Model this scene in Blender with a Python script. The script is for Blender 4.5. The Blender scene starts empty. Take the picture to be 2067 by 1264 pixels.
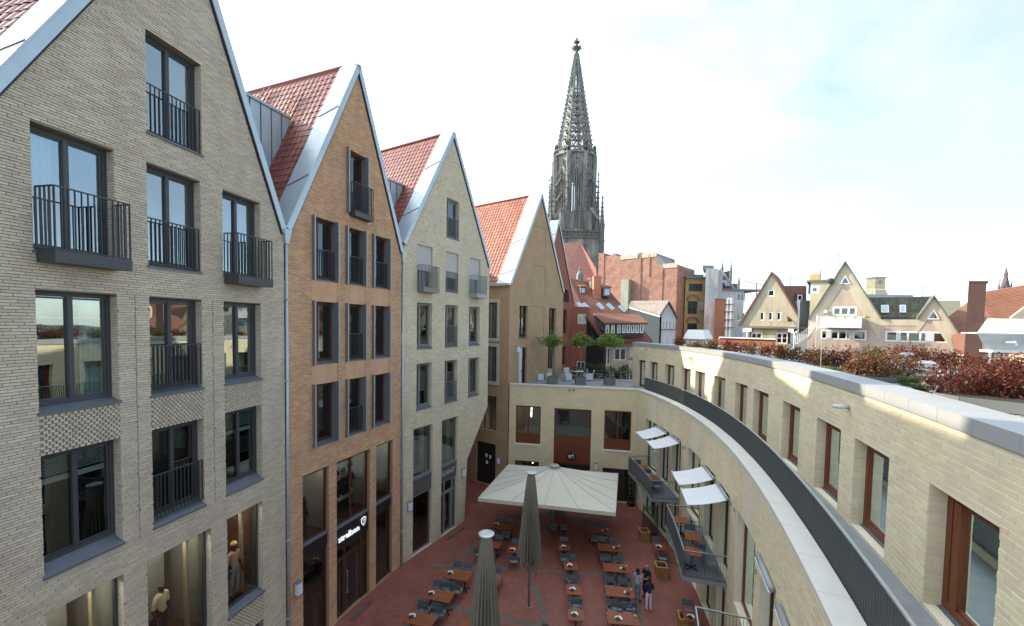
import bpy, bmesh, math, random
from mathutils import Vector as V, Matrix
import numpy as np

SC = bpy.context.scene
COL = SC.collection
rnd = random.Random(7)

# ------------------------------------------------------------------ camera
HC = 14.0                       # height of the photographer above the square
FPX, CXP, CYP = 820.0, 1033.5, 689.0
PITCH, ROLL = -0.0422, 0.0170
fw = V((0, math.cos(PITCH), math.sin(PITCH)))
_up = V((0, -math.sin(PITCH), math.cos(PITCH))); _rt = V((1, 0, 0))
rt = _rt*math.cos(ROLL) + _up*math.sin(ROLL)
up = -_rt*math.sin(ROLL) + _up*math.cos(ROLL)
CAM = V((0, 0, HC))
cd = bpy.data.cameras.new('camera'); cam = bpy.data.objects.new('camera', cd); COL.objects.link(cam)
cd.sensor_fit = 'HORIZONTAL'; cd.sensor_width = 36.0; cd.lens = FPX/2067*36.0
cd.shift_y = (CYP-632)/2067.0; cd.shift_x = 0.0
cd.clip_start = 0.1; cd.clip_end = 3000
m = Matrix.Identity(4)
for i in range(3):
    m[i][0], m[i][1], m[i][2], m[i][3] = rt[i], up[i], -fw[i], CAM[i]
cam.matrix_world = m
SC.camera = cam

# ------------------------------------------------------------------ light
SUN_EL, SUN_AZ = math.radians(27.6), math.atan2(-0.918, 0.397)   # azimuth from +Y towards +X, pointing at the sun
to_sun = V((math.sin(SUN_AZ)*math.cos(SUN_EL), math.cos(SUN_AZ)*math.cos(SUN_EL), math.sin(SUN_EL)))
sd = bpy.data.lights.new('sun', 'SUN'); sd.energy = 2.0; sd.angle = math.radians(0.8); sd.color = (1.0, 0.88, 0.70)
sun = bpy.data.objects.new('sun', sd); COL.objects.link(sun)
sun.rotation_euler = to_sun.to_track_quat('Z', 'Y').to_euler()
W = bpy.data.worlds.new('World'); SC.world = W; W.use_nodes = True
nt = W.node_tree; nt.nodes.clear()
wo = nt.nodes.new('ShaderNodeOutputWorld'); bg = nt.nodes.new('ShaderNodeBackground')
sky = nt.nodes.new('ShaderNodeTexSky'); sky.sky_type = 'NISHITA'; sky.sun_disc = False
sky.sun_elevation = SUN_EL; sky.sun_rotation = SUN_AZ; sky.altitude = 60
sky.air_density = 0.75; sky.dust_density = 0.5; sky.ozone_density = 1.0
tc = nt.nodes.new('ShaderNodeTexCoord'); mp = nt.nodes.new('ShaderNodeMapping'); mp.inputs['Scale'].default_value = (1.0, 2.2, 3.0)
mp.inputs['Rotation'].default_value = (0.2, 0.1, 0.6)
nz = nt.nodes.new('ShaderNodeTexNoise'); nz.inputs['Scale'].default_value = 1.7; nz.inputs['Detail'].default_value = 7; nz.inputs['Roughness'].default_value = 0.6
nz.inputs['Distortion'].default_value = 0.25
cr = nt.nodes.new('ShaderNodeValToRGB'); cr.color_ramp.elements[0].position = 0.36; cr.color_ramp.elements[1].position = 0.74
cr.color_ramp.elements[0].color = (0.30, 0.30, 0.30, 1); cr.color_ramp.elements[1].color = (0.85, 0.85, 0.85, 1)
mx = nt.nodes.new('ShaderNodeMix'); mx.data_type = 'RGBA'
hz_dot = nt.nodes.new('ShaderNodeVectorMath'); hz_dot.operation = 'DOT_PRODUCT'; hz_dot.inputs[1].default_value = tuple(to_sun); nt.links.new(tc.outputs['Generated'], hz_dot.inputs[0])
hz_h = nt.nodes.new('ShaderNodeMath'); hz_h.operation = 'MULTIPLY_ADD'; hz_h.inputs[1].default_value = .5; hz_h.inputs[2].default_value = .5; nt.links.new(hz_dot.outputs['Value'], hz_h.inputs[0])
hz_p = nt.nodes.new('ShaderNodeMath'); hz_p.operation = 'POWER'; hz_p.inputs[1].default_value = 3.0; nt.links.new(hz_h.outputs[0], hz_p.inputs[0])
hz_map = nt.nodes.new('ShaderNodeMath'); hz_map.operation = 'MULTIPLY_ADD'; hz_map.inputs[1].default_value = 2.9; hz_map.inputs[2].default_value = .47; nt.links.new(hz_p.outputs[0], hz_map.inputs[0])
hz_col = nt.nodes.new('ShaderNodeVectorMath'); hz_col.operation = 'SCALE'; hz_col.inputs[0].default_value = (3.45, 3.72, 3.78); nt.links.new(hz_map.outputs[0], hz_col.inputs['Scale'])
nt.links.new(hz_col.outputs[0], mx.inputs[7])      # thin high haze, brighter towards the sun
nt.links.new(tc.outputs['Generated'], mp.inputs['Vector']); nt.links.new(mp.outputs['Vector'], nz.inputs['Vector'])
nt.links.new(nz.outputs['Fac'], cr.inputs['Fac']); nt.links.new(cr.outputs['Color'], mx.inputs[0])
nt.links.new(sky.outputs['Color'], mx.inputs[6]); nt.links.new(mx.outputs[2], bg.inputs['Color'])
bg.inputs['Strength'].default_value = 0.10
nt.links.new(bg.outputs['Background'], wo.inputs['Surface'])
SC.view_settings.view_transform = 'Standard'; SC.view_settings.look = 'None'
SC.view_settings.exposure = 2.22; SC.view_settings.gamma = 1.0
SC.view_settings.use_curve_mapping = False
SC.render.engine = 'CYCLES'
SC.cycles.max_bounces = 6; SC.cycles.transparent_max_bounces = 10; SC.cycles.diffuse_bounces = 4; SC.cycles.glossy_bounces = 3

# ------------------------------------------------------------------ geometry of the view (for measuring the place)
def ray(x, y): return rt*((x-CXP)/FPX) - up*((y-CYP)/FPX) + fw
def atz(x, y, z):
    d = ray(x, y); return CAM + d*((z-HC)/d.z)
def aty(x, y, Y):
    d = ray(x, y); return CAM + d*(Y/d.y)
def atpl(x, y, p0, n):
    d = ray(x, y); return CAM + d*((p0-CAM).dot(n)/d.dot(n))
def depth(p): return (V(p)-CAM).dot(fw)
def px(p):
    d = V(p)-CAM; w = d.dot(fw)
    if w < .05: return (-9999, -9999, w)
    return (CXP+FPX*d.dot(rt)/w, CYP-FPX*d.dot(up)/w, w)

# ------------------------------------------------------------------ materials
MATS = {}
def node_mat(name):
    mt = bpy.data.materials.new(name); mt.use_nodes = True
    t = mt.node_tree; b = t.nodes['Principled BSDF']
    return mt, t, b
def mat(name, col, rough=0.75, metal=0.0, var=0.12, scale=3.0, bump=0.0, bscale=40.0, island=0.0, hue=0.0, spec=0.3, stain=0.0, stretch=(1,1,1)):
    """procedural surface: base colour, large soft variation, fine grain, per-piece variation, bump"""
    if name in MATS: return MATS[name]
    mt, t, b = node_mat(name); N = t.nodes.new; L = t.links.new
    geo = N('ShaderNodeNewGeometry')
    mpn = N('ShaderNodeMapping'); mpn.inputs['Scale'].default_value = stretch; L(geo.outputs['Position'], mpn.inputs['Vector'])
    n1 = N('ShaderNodeTexNoise'); n1.inputs['Scale'].default_value = scale; n1.inputs['Detail'].default_value = 6; n1.inputs['Roughness'].default_value = .65
    L(mpn.outputs['Vector'], n1.inputs['Vector'])
    mr = N('ShaderNodeMapRange'); mr.inputs[1].default_value = .25; mr.inputs[2].default_value = .75
    mr.inputs[3].default_value = 1-var; mr.inputs[4].default_value = 1+var; L(n1.outputs['Fac'], mr.inputs[0])
    val = mr.outputs[0]
    if island > 0:
        oi = N('ShaderNodeObjectInfo'); ad = N('ShaderNodeMath'); ad.operation = 'ADD'
        L(geo.outputs['Random Per Island'], ad.inputs[0]); L(oi.outputs['Random'], ad.inputs[1])
        fr = N('ShaderNodeMath'); fr.operation = 'FRACT'; L(ad.outputs[0], fr.inputs[0])
        m2 = N('ShaderNodeMapRange'); m2.inputs[3].default_value = 1-island; m2.inputs[4].default_value = 1+island; L(fr.outputs[0], m2.inputs[0])
        mu = N('ShaderNodeMath'); mu.operation = 'MULTIPLY'; L(val, mu.inputs[0]); L(m2.outputs[0], mu.inputs[1]); val = mu.outputs[0]
    if stain > 0:
        ms = N('ShaderNodeMapping'); ms.inputs['Scale'].default_value = (1.3, 1.3, .22); L(geo.outputs['Position'], ms.inputs['Vector'])
        ns = N('ShaderNodeTexNoise'); ns.inputs['Scale'].default_value = 1.6; ns.inputs['Detail'].default_value = 8; L(ms.outputs['Vector'], ns.inputs['Vector'])
        m3 = N('ShaderNodeMapRange'); m3.inputs[1].default_value = .42; m3.inputs[2].default_value = .72; m3.inputs[3].default_value = 1; m3.inputs[4].default_value = 1-stain; L(ns.outputs['Fac'], m3.inputs[0])
        mu = N('ShaderNodeMath'); mu.operation = 'MULTIPLY'; L(val, mu.inputs[0]); L(m3.outputs[0], mu.inputs[1]); val = mu.outputs[0]
    hs = N('ShaderNodeHueSaturation'); hs.inputs['Color'].default_value = (*col, 1); L(val, hs.inputs['Value'])
    if hue > 0:
        mh = N('ShaderNodeMapRange'); mh.inputs[3].default_value = .5-hue; mh.inputs[4].default_value = .5+hue
        if island > 0: L(fr.outputs[0], mh.inputs[0])
        else: L(n1.outputs['Fac'], mh.inputs[0])
        L(mh.outputs[0], hs.inputs['Hue'])
    L(hs.outputs['Color'], b.inputs['Base Color'])
    b.inputs['Roughness'].default_value = rough; b.inputs['Metallic'].default_value = metal
    b.inputs['Specular IOR Level'].default_value = spec
    if bump > 0:
        nb = N('ShaderNodeTexNoise'); nb.inputs['Scale'].default_value = bscale; nb.inputs['Detail'].default_value = 4; L(mpn.outputs['Vector'], nb.inputs['Vector'])
        bp = N('ShaderNodeBump'); bp.inputs['Strength'].default_value = bump; bp.inputs['Distance'].default_value = .02
        L(nb.outputs['Fac'], bp.inputs['Height']); L(bp.outputs['Normal'], b.inputs['Normal'])
    MATS[name] = mt; return mt

def brick_mat(name, c1, c2, mortar, bw, bh, axis=None, rough=.85, msize=.012, bump=.4, var=.15, off=.5):
    """small bricks, too far away to tell apart; axis = horizontal direction of the wall"""
    if name in MATS: return MATS[name]
    mt, t, b = node_mat(name); N = t.nodes.new; L = t.links.new
    geo = N('ShaderNodeNewGeometry'); sx = N('ShaderNodeSeparateXYZ'); L(geo.outputs['Position'], sx.inputs[0])
    dp = N('ShaderNodeVectorMath'); dp.operation = 'DOT_PRODUCT'; dp.inputs[1].default_value = axis or (1, 0, 0); L(geo.outputs['Position'], dp.inputs[0])
    cb = N('ShaderNodeCombineXYZ'); L(dp.outputs['Value'], cb.inputs[0]); L(sx.outputs['Z'], cb.inputs[1])
    bt = N('ShaderNodeTexBrick'); L(cb.outputs[0], bt.inputs['Vector'])
    bt.inputs['Color1'].default_value = (*c1, 1); bt.inputs['Color2'].default_value = (*c2, 1); bt.inputs['Mortar'].default_value = (*mortar, 1)
    bt.inputs['Scale'].default_value = 1; bt.inputs['Brick Width'].default_value = bw; bt.inputs['Row Height'].default_value = bh; bt.inputs['Mortar Size'].default_value = msize
    bt.offset = off
    n1 = N('ShaderNodeTexNoise'); n1.inputs['Scale'].default_value = .9; n1.inputs['Detail'].default_value = 8; n1.inputs['Roughness'].default_value = .7; L(geo.outputs['Position'], n1.inputs['Vector'])
    mr = N('ShaderNodeMapRange'); mr.inputs[1].default_value = .25; mr.inputs[2].default_value = .75; mr.inputs[3].default_value = 1-var; mr.inputs[4].default_value = 1+var; L(n1.outputs['Fac'], mr.inputs[0])
    hs = N('ShaderNodeHueSaturation'); L(bt.outputs['Color'], hs.inputs['Color']); L(mr.outputs[0], hs.inputs['Value']); L(hs.outputs['Color'], b.inputs['Base Color'])
    bp = N('ShaderNodeBump'); bp.inputs['Strength'].default_value = bump; bp.inputs['Distance'].default_value = .01; bp.invert = True
    L(bt.outputs['Fac'], bp.inputs['Height']); L(bp.outputs['Normal'], b.inputs['Normal'])
    b.inputs['Roughness'].default_value = rough; b.inputs['Specular IOR Level'].default_value = .2
    MATS[name] = mt; return mt

def glass_mat(name, tint=(.75, .82, .80), refl=1.0, ior=1.52, rough=0.0, base=.03):
    if name in MATS: return MATS[name]
    mt, t, b = node_mat(name); N = t.nodes.new; L = t.links.new; t.nodes.remove(b)
    out = t.nodes['Material Output']; tr = N('ShaderNodeBsdfTransparent'); tr.inputs[0].default_value = (*tint, 1)
    gl = N('ShaderNodeBsdfGlossy'); gl.inputs['Roughness'].default_value = rough; gl.inputs[0].default_value = (.82, .95, .96, 1)
    fr = N('ShaderNodeFresnel'); fr.inputs[0].default_value = ior
    mu = N('ShaderNodeMath'); mu.operation = 'MULTIPLY_ADD'; mu.inputs[1].default_value = 1.7*refl; mu.inputs[2].default_value = base; mu.use_clamp = True
    nb = N('ShaderNodeTexNoise'); nb.inputs['Scale'].default_value = 1.1; nb.inputs['Detail'].default_value = 1
    g = N('ShaderNodeNewGeometry'); L(g.outputs['Position'], nb.inputs['Vector'])
    bp = N('ShaderNodeBump'); bp.inputs['Strength'].default_value = .04; bp.inputs['Distance'].default_value = .05; L(nb.outputs['Fac'], bp.inputs['Height']); L(bp.outputs['Normal'], gl.inputs['Normal'])
    L(fr.outputs[0], mu.inputs[0]); ms = N('ShaderNodeMixShader'); L(mu.outputs[0], ms.inputs[0]); L(tr.outputs[0], ms.inputs[1]); L(gl.outputs[0], ms.inputs[2])
    L(ms.outputs[0], out.inputs['Surface']); MATS[name] = mt; return mt
def emit_mat(name, col, strength):
    if name in MATS: return MATS[name]
    mt, t, b = node_mat(name); b.inputs['Base Color'].default_value = (*col, 1)
    b.inputs['Emission Color'].default_value = (*col, 1); b.inputs['Emission Strength'].default_value = strength
    MATS[name] = mt; return mt
def leaf_mat(name, cols, rough=.55, trans=.35):
    if name in MATS: return MATS[name]
    mt, t, b = node_mat(name); N = t.nodes.new; L = t.links.new
    geo = N('ShaderNodeNewGeometry'); oi = N('ShaderNodeObjectInfo')
    rp = N('ShaderNodeValToRGB'); el = rp.color_ramp.elements
    for i, c in enumerate(cols):
        e = el[i] if i < 2 else el.new(1.0)
        e.color = (*c, 1)
    for i, e in enumerate(el): e.position = i/max(1, len(cols)-1)
    L(geo.outputs['Random Per Island'], rp.inputs['Fac'])
    L(rp.outputs['Color'], b.inputs['Base Color']); b.inputs['Roughness'].default_value = rough; b.inputs['Specular IOR Level'].default_value = .25
    tl = N('ShaderNodeBsdfTranslucent'); L(rp.outputs['Color'], tl.inputs['Color']); ms = N('ShaderNodeMixShader'); ms.inputs[0].default_value = trans
    out = t.nodes['Material Output']; L(b.outputs[0], ms.inputs[1]); L(tl.outputs[0], ms.inputs[2]); L(ms.outputs[0], out.inputs['Surface'])
    MATS[name] = mt; return mt

# ------------------------------------------------------------------ mesh builder and object helpers
class MB:
    def __init__(s): s.v = []; s.f = []
    def poly(s, *pts):
        i = len(s.v); s.v += [tuple(p) for p in pts]; s.f.append(tuple(range(i, i+len(pts)))); return s
    quad = poly
    def box(s, o, a, b, c):
        o, a, b, c = V(o), V(a), V(b), V(c); i = len(s.v)
        s.v += [tuple(p) for p in (o, o+a, o+a+b, o+b, o+c, o+a+c, o+a+b+c, o+b+c)]
        fs = [(0,3,2,1),(4,5,6,7),(0,1,5,4),(1,2,6,5),(2,3,7,6),(3,0,4,7)]
        if a.cross(b).dot(c) < 0: fs = [f[::-1] for f in fs]
        s.f += [tuple(i+k for k in f) for f in fs]; return s
    def cbox(s, c, x, y, z):       # axis-aligned, centre of the base
        return s.box((c[0]-x/2, c[1]-y/2, c[2]), (x,0,0), (0,y,0), (0,0,z))
    def bar(s, p, q, w, h=None, upv=None):
        p, q = V(p), V(q); d = q-p; h = w if h is None else h
        u = V(upv) if upv else (V((0,0,1)) if abs(d.normalized().z) < .95 else V((1,0,0)))
        a = d.cross(u).normalized()*w; b = a.cross(d).normalized()*h
        return s.box(p-a/2-b/2, d, a, b)
    def tube(s, pts, r, n=8, cap=True):
        pts = [V(p) for p in pts]; rs = r if isinstance(r, (list, tuple)) else [r]*len(pts); rings = []
        ref = None
        for k, p in enumerate(pts):
            d = (pts[min(k+1, len(pts)-1)]-pts[max(k-1, 0)]).normalized()
            if ref is None: ref = V((0,0,1)) if abs(d.z) < .9 else V((1,0,0))
            a = d.cross(ref)
            if a.length < 1e-4: a = d.cross(V((0,1,0)))
            a.normalize(); b = d.cross(a).normalized(); i = len(s.v)
            for j in range(n):
                t = 2*math.pi*j/n; s.v.append(tuple(p+(a*math.cos(t)+b*math.sin(t))*rs[k]))
            rings.append(i)
        for x, y in zip(rings, rings[1:]):
            for j in range(n): s.f.append((x+j, x+(j+1)%n, y+(j+1)%n, y+j))
        if cap:
            s.f.append(tuple(rings[0]+j for j in range(n))[::-1]); s.f.append(tuple(rings[-1]+j for j in range(n)))
        return s
    def lathe(s, c, prof, n=16, sx=1, sy=1):
        c = V(c); rings = []
        for r, z in prof:
            i = len(s.v); rings.append(i)
            for j in range(n):
                t = 2*math.pi*j/n; s.v.append((c.x+math.cos(t)*r*sx, c.y+math.sin(t)*r*sy, c.z+z))
        for x, y in zip(rings, rings[1:]):
            for j in range(n): s.f.append((x+j, x+(j+1)%n, y+(j+1)%n, y+j))
        s.f.append(tuple(rings[0]+j for j in range(n))[::-1]); s.f.append(tuple(rings[-1]+j for j in range(n)))
        return s
    def prism(s, pts, d):
        d = V(d); pts = [V(p) for p in pts]; n = len(pts); i = len(s.v)
        s.v += [tuple(p) for p in pts]+[tuple(p+d) for p in pts]
        s.f.append(tuple(range(i, i+n))[::-1]); s.f.append(tuple(range(i+n, i+2*n)))
        for j in range(n): s.f.append((i+j, i+(j+1)%n, i+n+(j+1)%n, i+n+j))
        return s
    def add(s, o, M=None):
        i = len(s.v); s.v += [tuple(M @ V(p)) if M else p for p in o.v]; s.f += [tuple(i+k for k in f) for f in o.f]; return s
    def mesh(s, name, mt=None, smooth=False):
        me = bpy.data.meshes.new(name); me.from_pydata(s.v, [], s.f)
        if mt: me.materials.append(mt)
        if smooth: me.polygons.foreach_set('use_smooth', [True]*len(me.polygons))
        me.update(); return me
    def build(s, name, mt, parent=None, smooth=False, **kw):
        return link(name, s.mesh(name, mt, smooth), parent, **kw)
def link(name, data, parent=None, label=None, cat=None, group=None, kind=None):
    o = bpy.data.objects.new(name, data); COL.objects.link(o); setparent(o, parent); tag(o, label, cat, group, kind); return o
def setparent(o, parent):
    if parent is not None:
        o.parent = parent
        if parent.type == 'EMPTY': o.matrix_parent_inverse = Matrix.LocRotScale(parent.location, parent.rotation_euler, None).inverted()
def tag(o, label=None, cat=None, group=None, kind=None):
    if label: o['label'] = label
    if cat: o['category'] = cat
    if group: o['group'] = group
    if kind: o['kind'] = kind
    return o
def thing(name, loc, label, cat, group=None, rz=0):
    o = bpy.data.objects.new(name, None); COL.objects.link(o); o.location = V(loc); o.rotation_euler = (0, 0, rz); o.empty_display_size = .3
    return tag(o, label, cat, group)
def copy_tree(o, parent=None):
    c = o.copy(); COL.objects.link(c)
    if parent is not None: c.parent = parent
    for ch in [k for k in o.children]: copy_tree(ch, c)
    return c
def place(proto, used, loc, rz, label, group=None):
    """first use moves the prototype itself, later uses copy it with all its parts"""
    o = proto if not used else copy_tree(proto)
    used.append(o); o.location = V(loc); o.rotation_euler = (0, 0, rz); o['label'] = label
    if group: o['group'] = group
    return o

_ub = MB().box((0,0,0), (1,0,0), (0,1,0), (0,0,1))
def pieces(parent, name, mats4, unit, mt, limit=300, rest=None, smooth=False, label=None):
    """alike pieces: the ones that show largest become objects sharing one mesh, the rest one joined part"""
    if not mats4: return
    def score(M):
        x, y, w = px(M @ V((.5, .5, .5)))
        if w < .3: return 0
        inside = -40 < x < 2107 and -40 < y < 1304
        return (1/w if inside else 1e-6/w)
    idx = sorted(range(len(mats4)), key=lambda k: -score(mats4[k]))
    me = unit.mesh(name, mt, smooth)
    pin = Matrix.Identity(4)
    if parent.type == 'EMPTY': pin = Matrix.LocRotScale(parent.location, parent.rotation_euler, None).inverted()
    for k in idx[:limit]:
        o = bpy.data.objects.new(name, me); COL.objects.link(o); o.parent = parent; o.matrix_parent_inverse = pin; o.matrix_basis = mats4[k]
    if len(idx) > limit:
        uv = np.array([(*p, 1.0) for p in unit.v]); nv = len(uv); vs = []; fs = []
        for j, k in enumerate(idx[limit:]):
            vs.append((np.array(mats4[k]) @ uv.T).T[:, :3]); fs += [tuple(j*nv+q for q in f) for f in unit.f]
        mm = bpy.data.meshes.new(rest or name); mm.from_pydata(np.concatenate(vs).tolist(), [], fs); mm.materials.append(mt)
        if smooth: mm.polygons.foreach_set('use_smooth', [True]*len(mm.polygons))
        o = link(rest or name+'s', mm, parent); o['kind'] = 'stuff'
def mat4(o, a, b, c):
    M = Matrix.Identity(4)
    for i in range(3): M[i][0], M[i][1], M[i][2], M[i][3] = a[i], b[i], c[i], o[i]
    return M

# ------------------------------------------------------------------ wall frames: P(s, z, out)
class Plane:
    def __init__(s, o, az, side=1):
        s.o = V((o[0], o[1], 0)); s.d = V((math.sin(az), math.cos(az), 0)); s.n = V((math.cos(az), -math.sin(az), 0))*side
    def __call__(s, a, z, o=0): return s.o + s.d*a + s.n*o + V((0, 0, z))
    def nd(s, a): return s.n, s.d
    def hit(s, x, y, out=0):
        p = atpl(x, y, s.o+s.n*out, s.n); return (p-s.o).dot(s.d), p.z
CC = (-0.00015186383033969389, -0.0038901363712592423, 0.5143538249292351, 2.305471413873766)
_y = np.linspace(-8, 40, 4801); _x = np.polyval(CC, _y); _dx = np.polyval(np.polyder(np.array(CC)), _y)
_s = np.concatenate([[0], np.cumsum(np.hypot(np.diff(_x), np.diff(_y)))]); _s -= np.interp(0, _y, _s)
class Curve:
    """the curved front of the right-hand building; off = set-back from the lower wall"""
    def __init__(s, off): s.off = off
    def base(s, a):
        y = float(np.interp(a, _s, _y)); x = float(np.polyval(CC, y)); d = float(np.interp(y, _y, _dx)); h = math.hypot(1, d)
        return V((x, y, 0)), V((1/h, -d/h, 0)), V((d/h, 1/h, 0))
    def __call__(s, a, z, o=0):
        p, n, d = s.base(a); return p + n*(s.off-o) + V((0, 0, z))
    def nd(s, a):
        p, n, d = s.base(a); return -n, d

def wall(P, s0, s1, zlo, zhi, ops, reveal=.2, breaks=(), step=None):
    """wall sheet with rectangular openings and their reveals"""
    lo = zlo if callable(zlo) else (lambda s: zlo); hi = zhi if callable(zhi) else (lambda s: zhi)
    bs = {round(s0, 4), round(s1, 4)} | {round(b, 4) for b in breaks}
    for a, b, c, d in ops: bs |= {round(a, 4), round(b, 4)}
    if step:
        k = s0
        while k < s1:
            if not any(a-.05 < k < b+.05 for a, b, c, d in ops): bs.add(round(k, 4))
            k += step
    bs = sorted(b for b in bs if s0-1e-6 <= b <= s1+1e-6); M = MB()
    for a, b in zip(bs, bs[1:]):
        mid = (a+b)/2; cur = None
        inn = sorted([(c, d) for (x, y, c, d) in ops if x-1e-4 <= mid <= y+1e-4])
        zs = [(lo(a), lo(b))]
        for c, d in inn: zs += [(c, c), (d, d)]
        zs.append((hi(a), hi(b)))
        for k in range(0, len(zs)-1, 2):
            (p, q), (r, t) = zs[k], zs[k+1]
            if r-p > 1e-3 or t-q > 1e-3: M.quad(P(a, p), P(b, q), P(b, t), P(a, r))
    for a, b, c, d in ops:
        r = -reveal
        M.quad(P(a, c), P(a, d), P(a, d, r), P(a, c, r)); M.quad(P(b, c, r), P(b, d, r), P(b, d), P(b, c))
        M.quad(P(a, d), P(b, d), P(b, d, r), P(a, d, r)); M.quad(P(a, c, r), P(b, c, r), P(b, c), P(a, c))
    return M
def bricks(P, s0, s1, z0, z1, span, ops, L, H, jo, proud, seed=1, bond=None, vis=True):
    """unit-box matrices for every brick of a wall; span(z) gives the solid stretches of the course"""
    R = random.Random(seed); out = []; z = z0; row = 0
    while z+H <= z1+1e-6:
        zm = z+H/2
        segs = [(max(a, s0), min(b, s1)) for a, b in span(zm)]
        for a, b, c, d in ops:
            if min(z+H, d)-max(z, c) > .3*H:
                ns = []
                for p, q in segs:
                    if b <= p or a >= q: ns.append((p, q)); continue
                    if a > p: ns.append((p, a))
                    if b < q: ns.append((b, q))
                segs = ns
        for p, q in segs:
            if q-p < .04: continue
            sh = (row % 3)*L/3 if bond == 3 else (row % 2)*L/2 if bond == 2 else (row*.382*L+R.uniform(-.03, .03)*L) % L
            k = math.floor((p-sh)/L)*L+sh
            while k < q:
                a, b = max(k, p), min(k+L-jo*(.6 if bond is None else 1), q); k += L
                if b-a < .03: continue
                o = P(a, z, 0); e = P(b, z, 0); n, _ = P.nd((a+b)/2)
                pr = proud*(1+R.uniform(-.35, .35))
                if vis:
                    x, y, w = px(o)
                    if w < .3 or not (-260 < x < 2330 and -260 < y < 1520): continue
                out.append(mat4(o, e-o, V((0, 0, H-jo)), n*pr))
        z += H; row += 1
    return out
def ubrick():           # front, top, bottom and ends (the back is never seen)
    m = MB(); c = .0
    m.v = [(0,0,0),(1,0,0),(1,1,0),(0,1,0),(.012,.06,1),(.988,.06,1),(.988,.94,1),(.012,.94,1)]
    m.f = [(4,5,6,7),(0,1,5,4),(1,2,6,5),(2,3,7,6),(3,0,4,7)]; return m
UB = ubrick()
# ------------------------------------------------------------------ facade parts
def bx(M, P, a, b, c, d, o0, o1):
    i = len(M.v)
    M.v += [tuple(p) for p in (P(a,c,o0), P(b,c,o0), P(b,d,o0), P(a,d,o0), P(a,c,o1), P(b,c,o1), P(b,d,o1), P(a,d,o1))]
    M.f += [tuple(i+k for k in f) for f in ((0,3,2,1),(4,5,6,7),(0,1,5,4),(1,2,6,5),(2,3,7,6),(3,0,4,7))]
    return M
M_DARK = mat('anthracite_metal', (.055, .058, .062), .45, .0, .06, 4, spec=.4)
M_BLACK = mat('black_coating', (.02, .02, .021), .4, 0, .05, 4, spec=.4)
M_GREY = mat('grey_coated_metal', (.20, .205, .205), .5, .0, .08, 3)
M_LGREY = mat('light_grey_metal', (.33, .35, .36), .45, .1, .08, 3)
M_ZINC = mat('zinc_sheet', (.42, .50, .54), .38, .35, .10, 1.5, spec=.5, bump=.05, bscale=2)
M_ZINCL = mat('bright_zinc_flashing', (.42, .48, .50), .36, .3, .08, 1.5, spec=.5)
M_SILL = mat('slate_blue_sill', (.13, .145, .165), .5, .2, .08, 3)
M_WOOD = mat('reddish_hardwood', (.15, .045, .018), .45, 0, .22, 3, stretch=(6, 6, .7), bump=.1, bscale=20)
M_DWOOD = mat('dark_hardwood', (.075, .032, .018), .45, 0, .2, 3, stretch=(6, 6, .7))
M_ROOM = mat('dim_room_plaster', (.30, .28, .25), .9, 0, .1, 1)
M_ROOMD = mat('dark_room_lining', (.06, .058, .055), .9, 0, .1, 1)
M_CURT = mat('pale_curtain', (.62, .66, .64), .9, 0, .06, 2)
M_BLIND = mat('grey_roller_shutter', (.44, .43, .41), .7, 0, .05, 2)
M_WHITE = mat('white_paint', (.78, .78, .76), .5, 0, .05, 3)
G_STD = glass_mat('window_glass', (.62, .70, .68), 1.15)
G_SKY = glass_mat('coated_window_glass', (.50, .62, .62), 1.6, base=.22)
G_SHOP = glass_mat('shop_glass', (.86, .88, .86), .75)
G_FAR = glass_mat('far_window_glass', (.45, .5, .5), 1.4)

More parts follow.
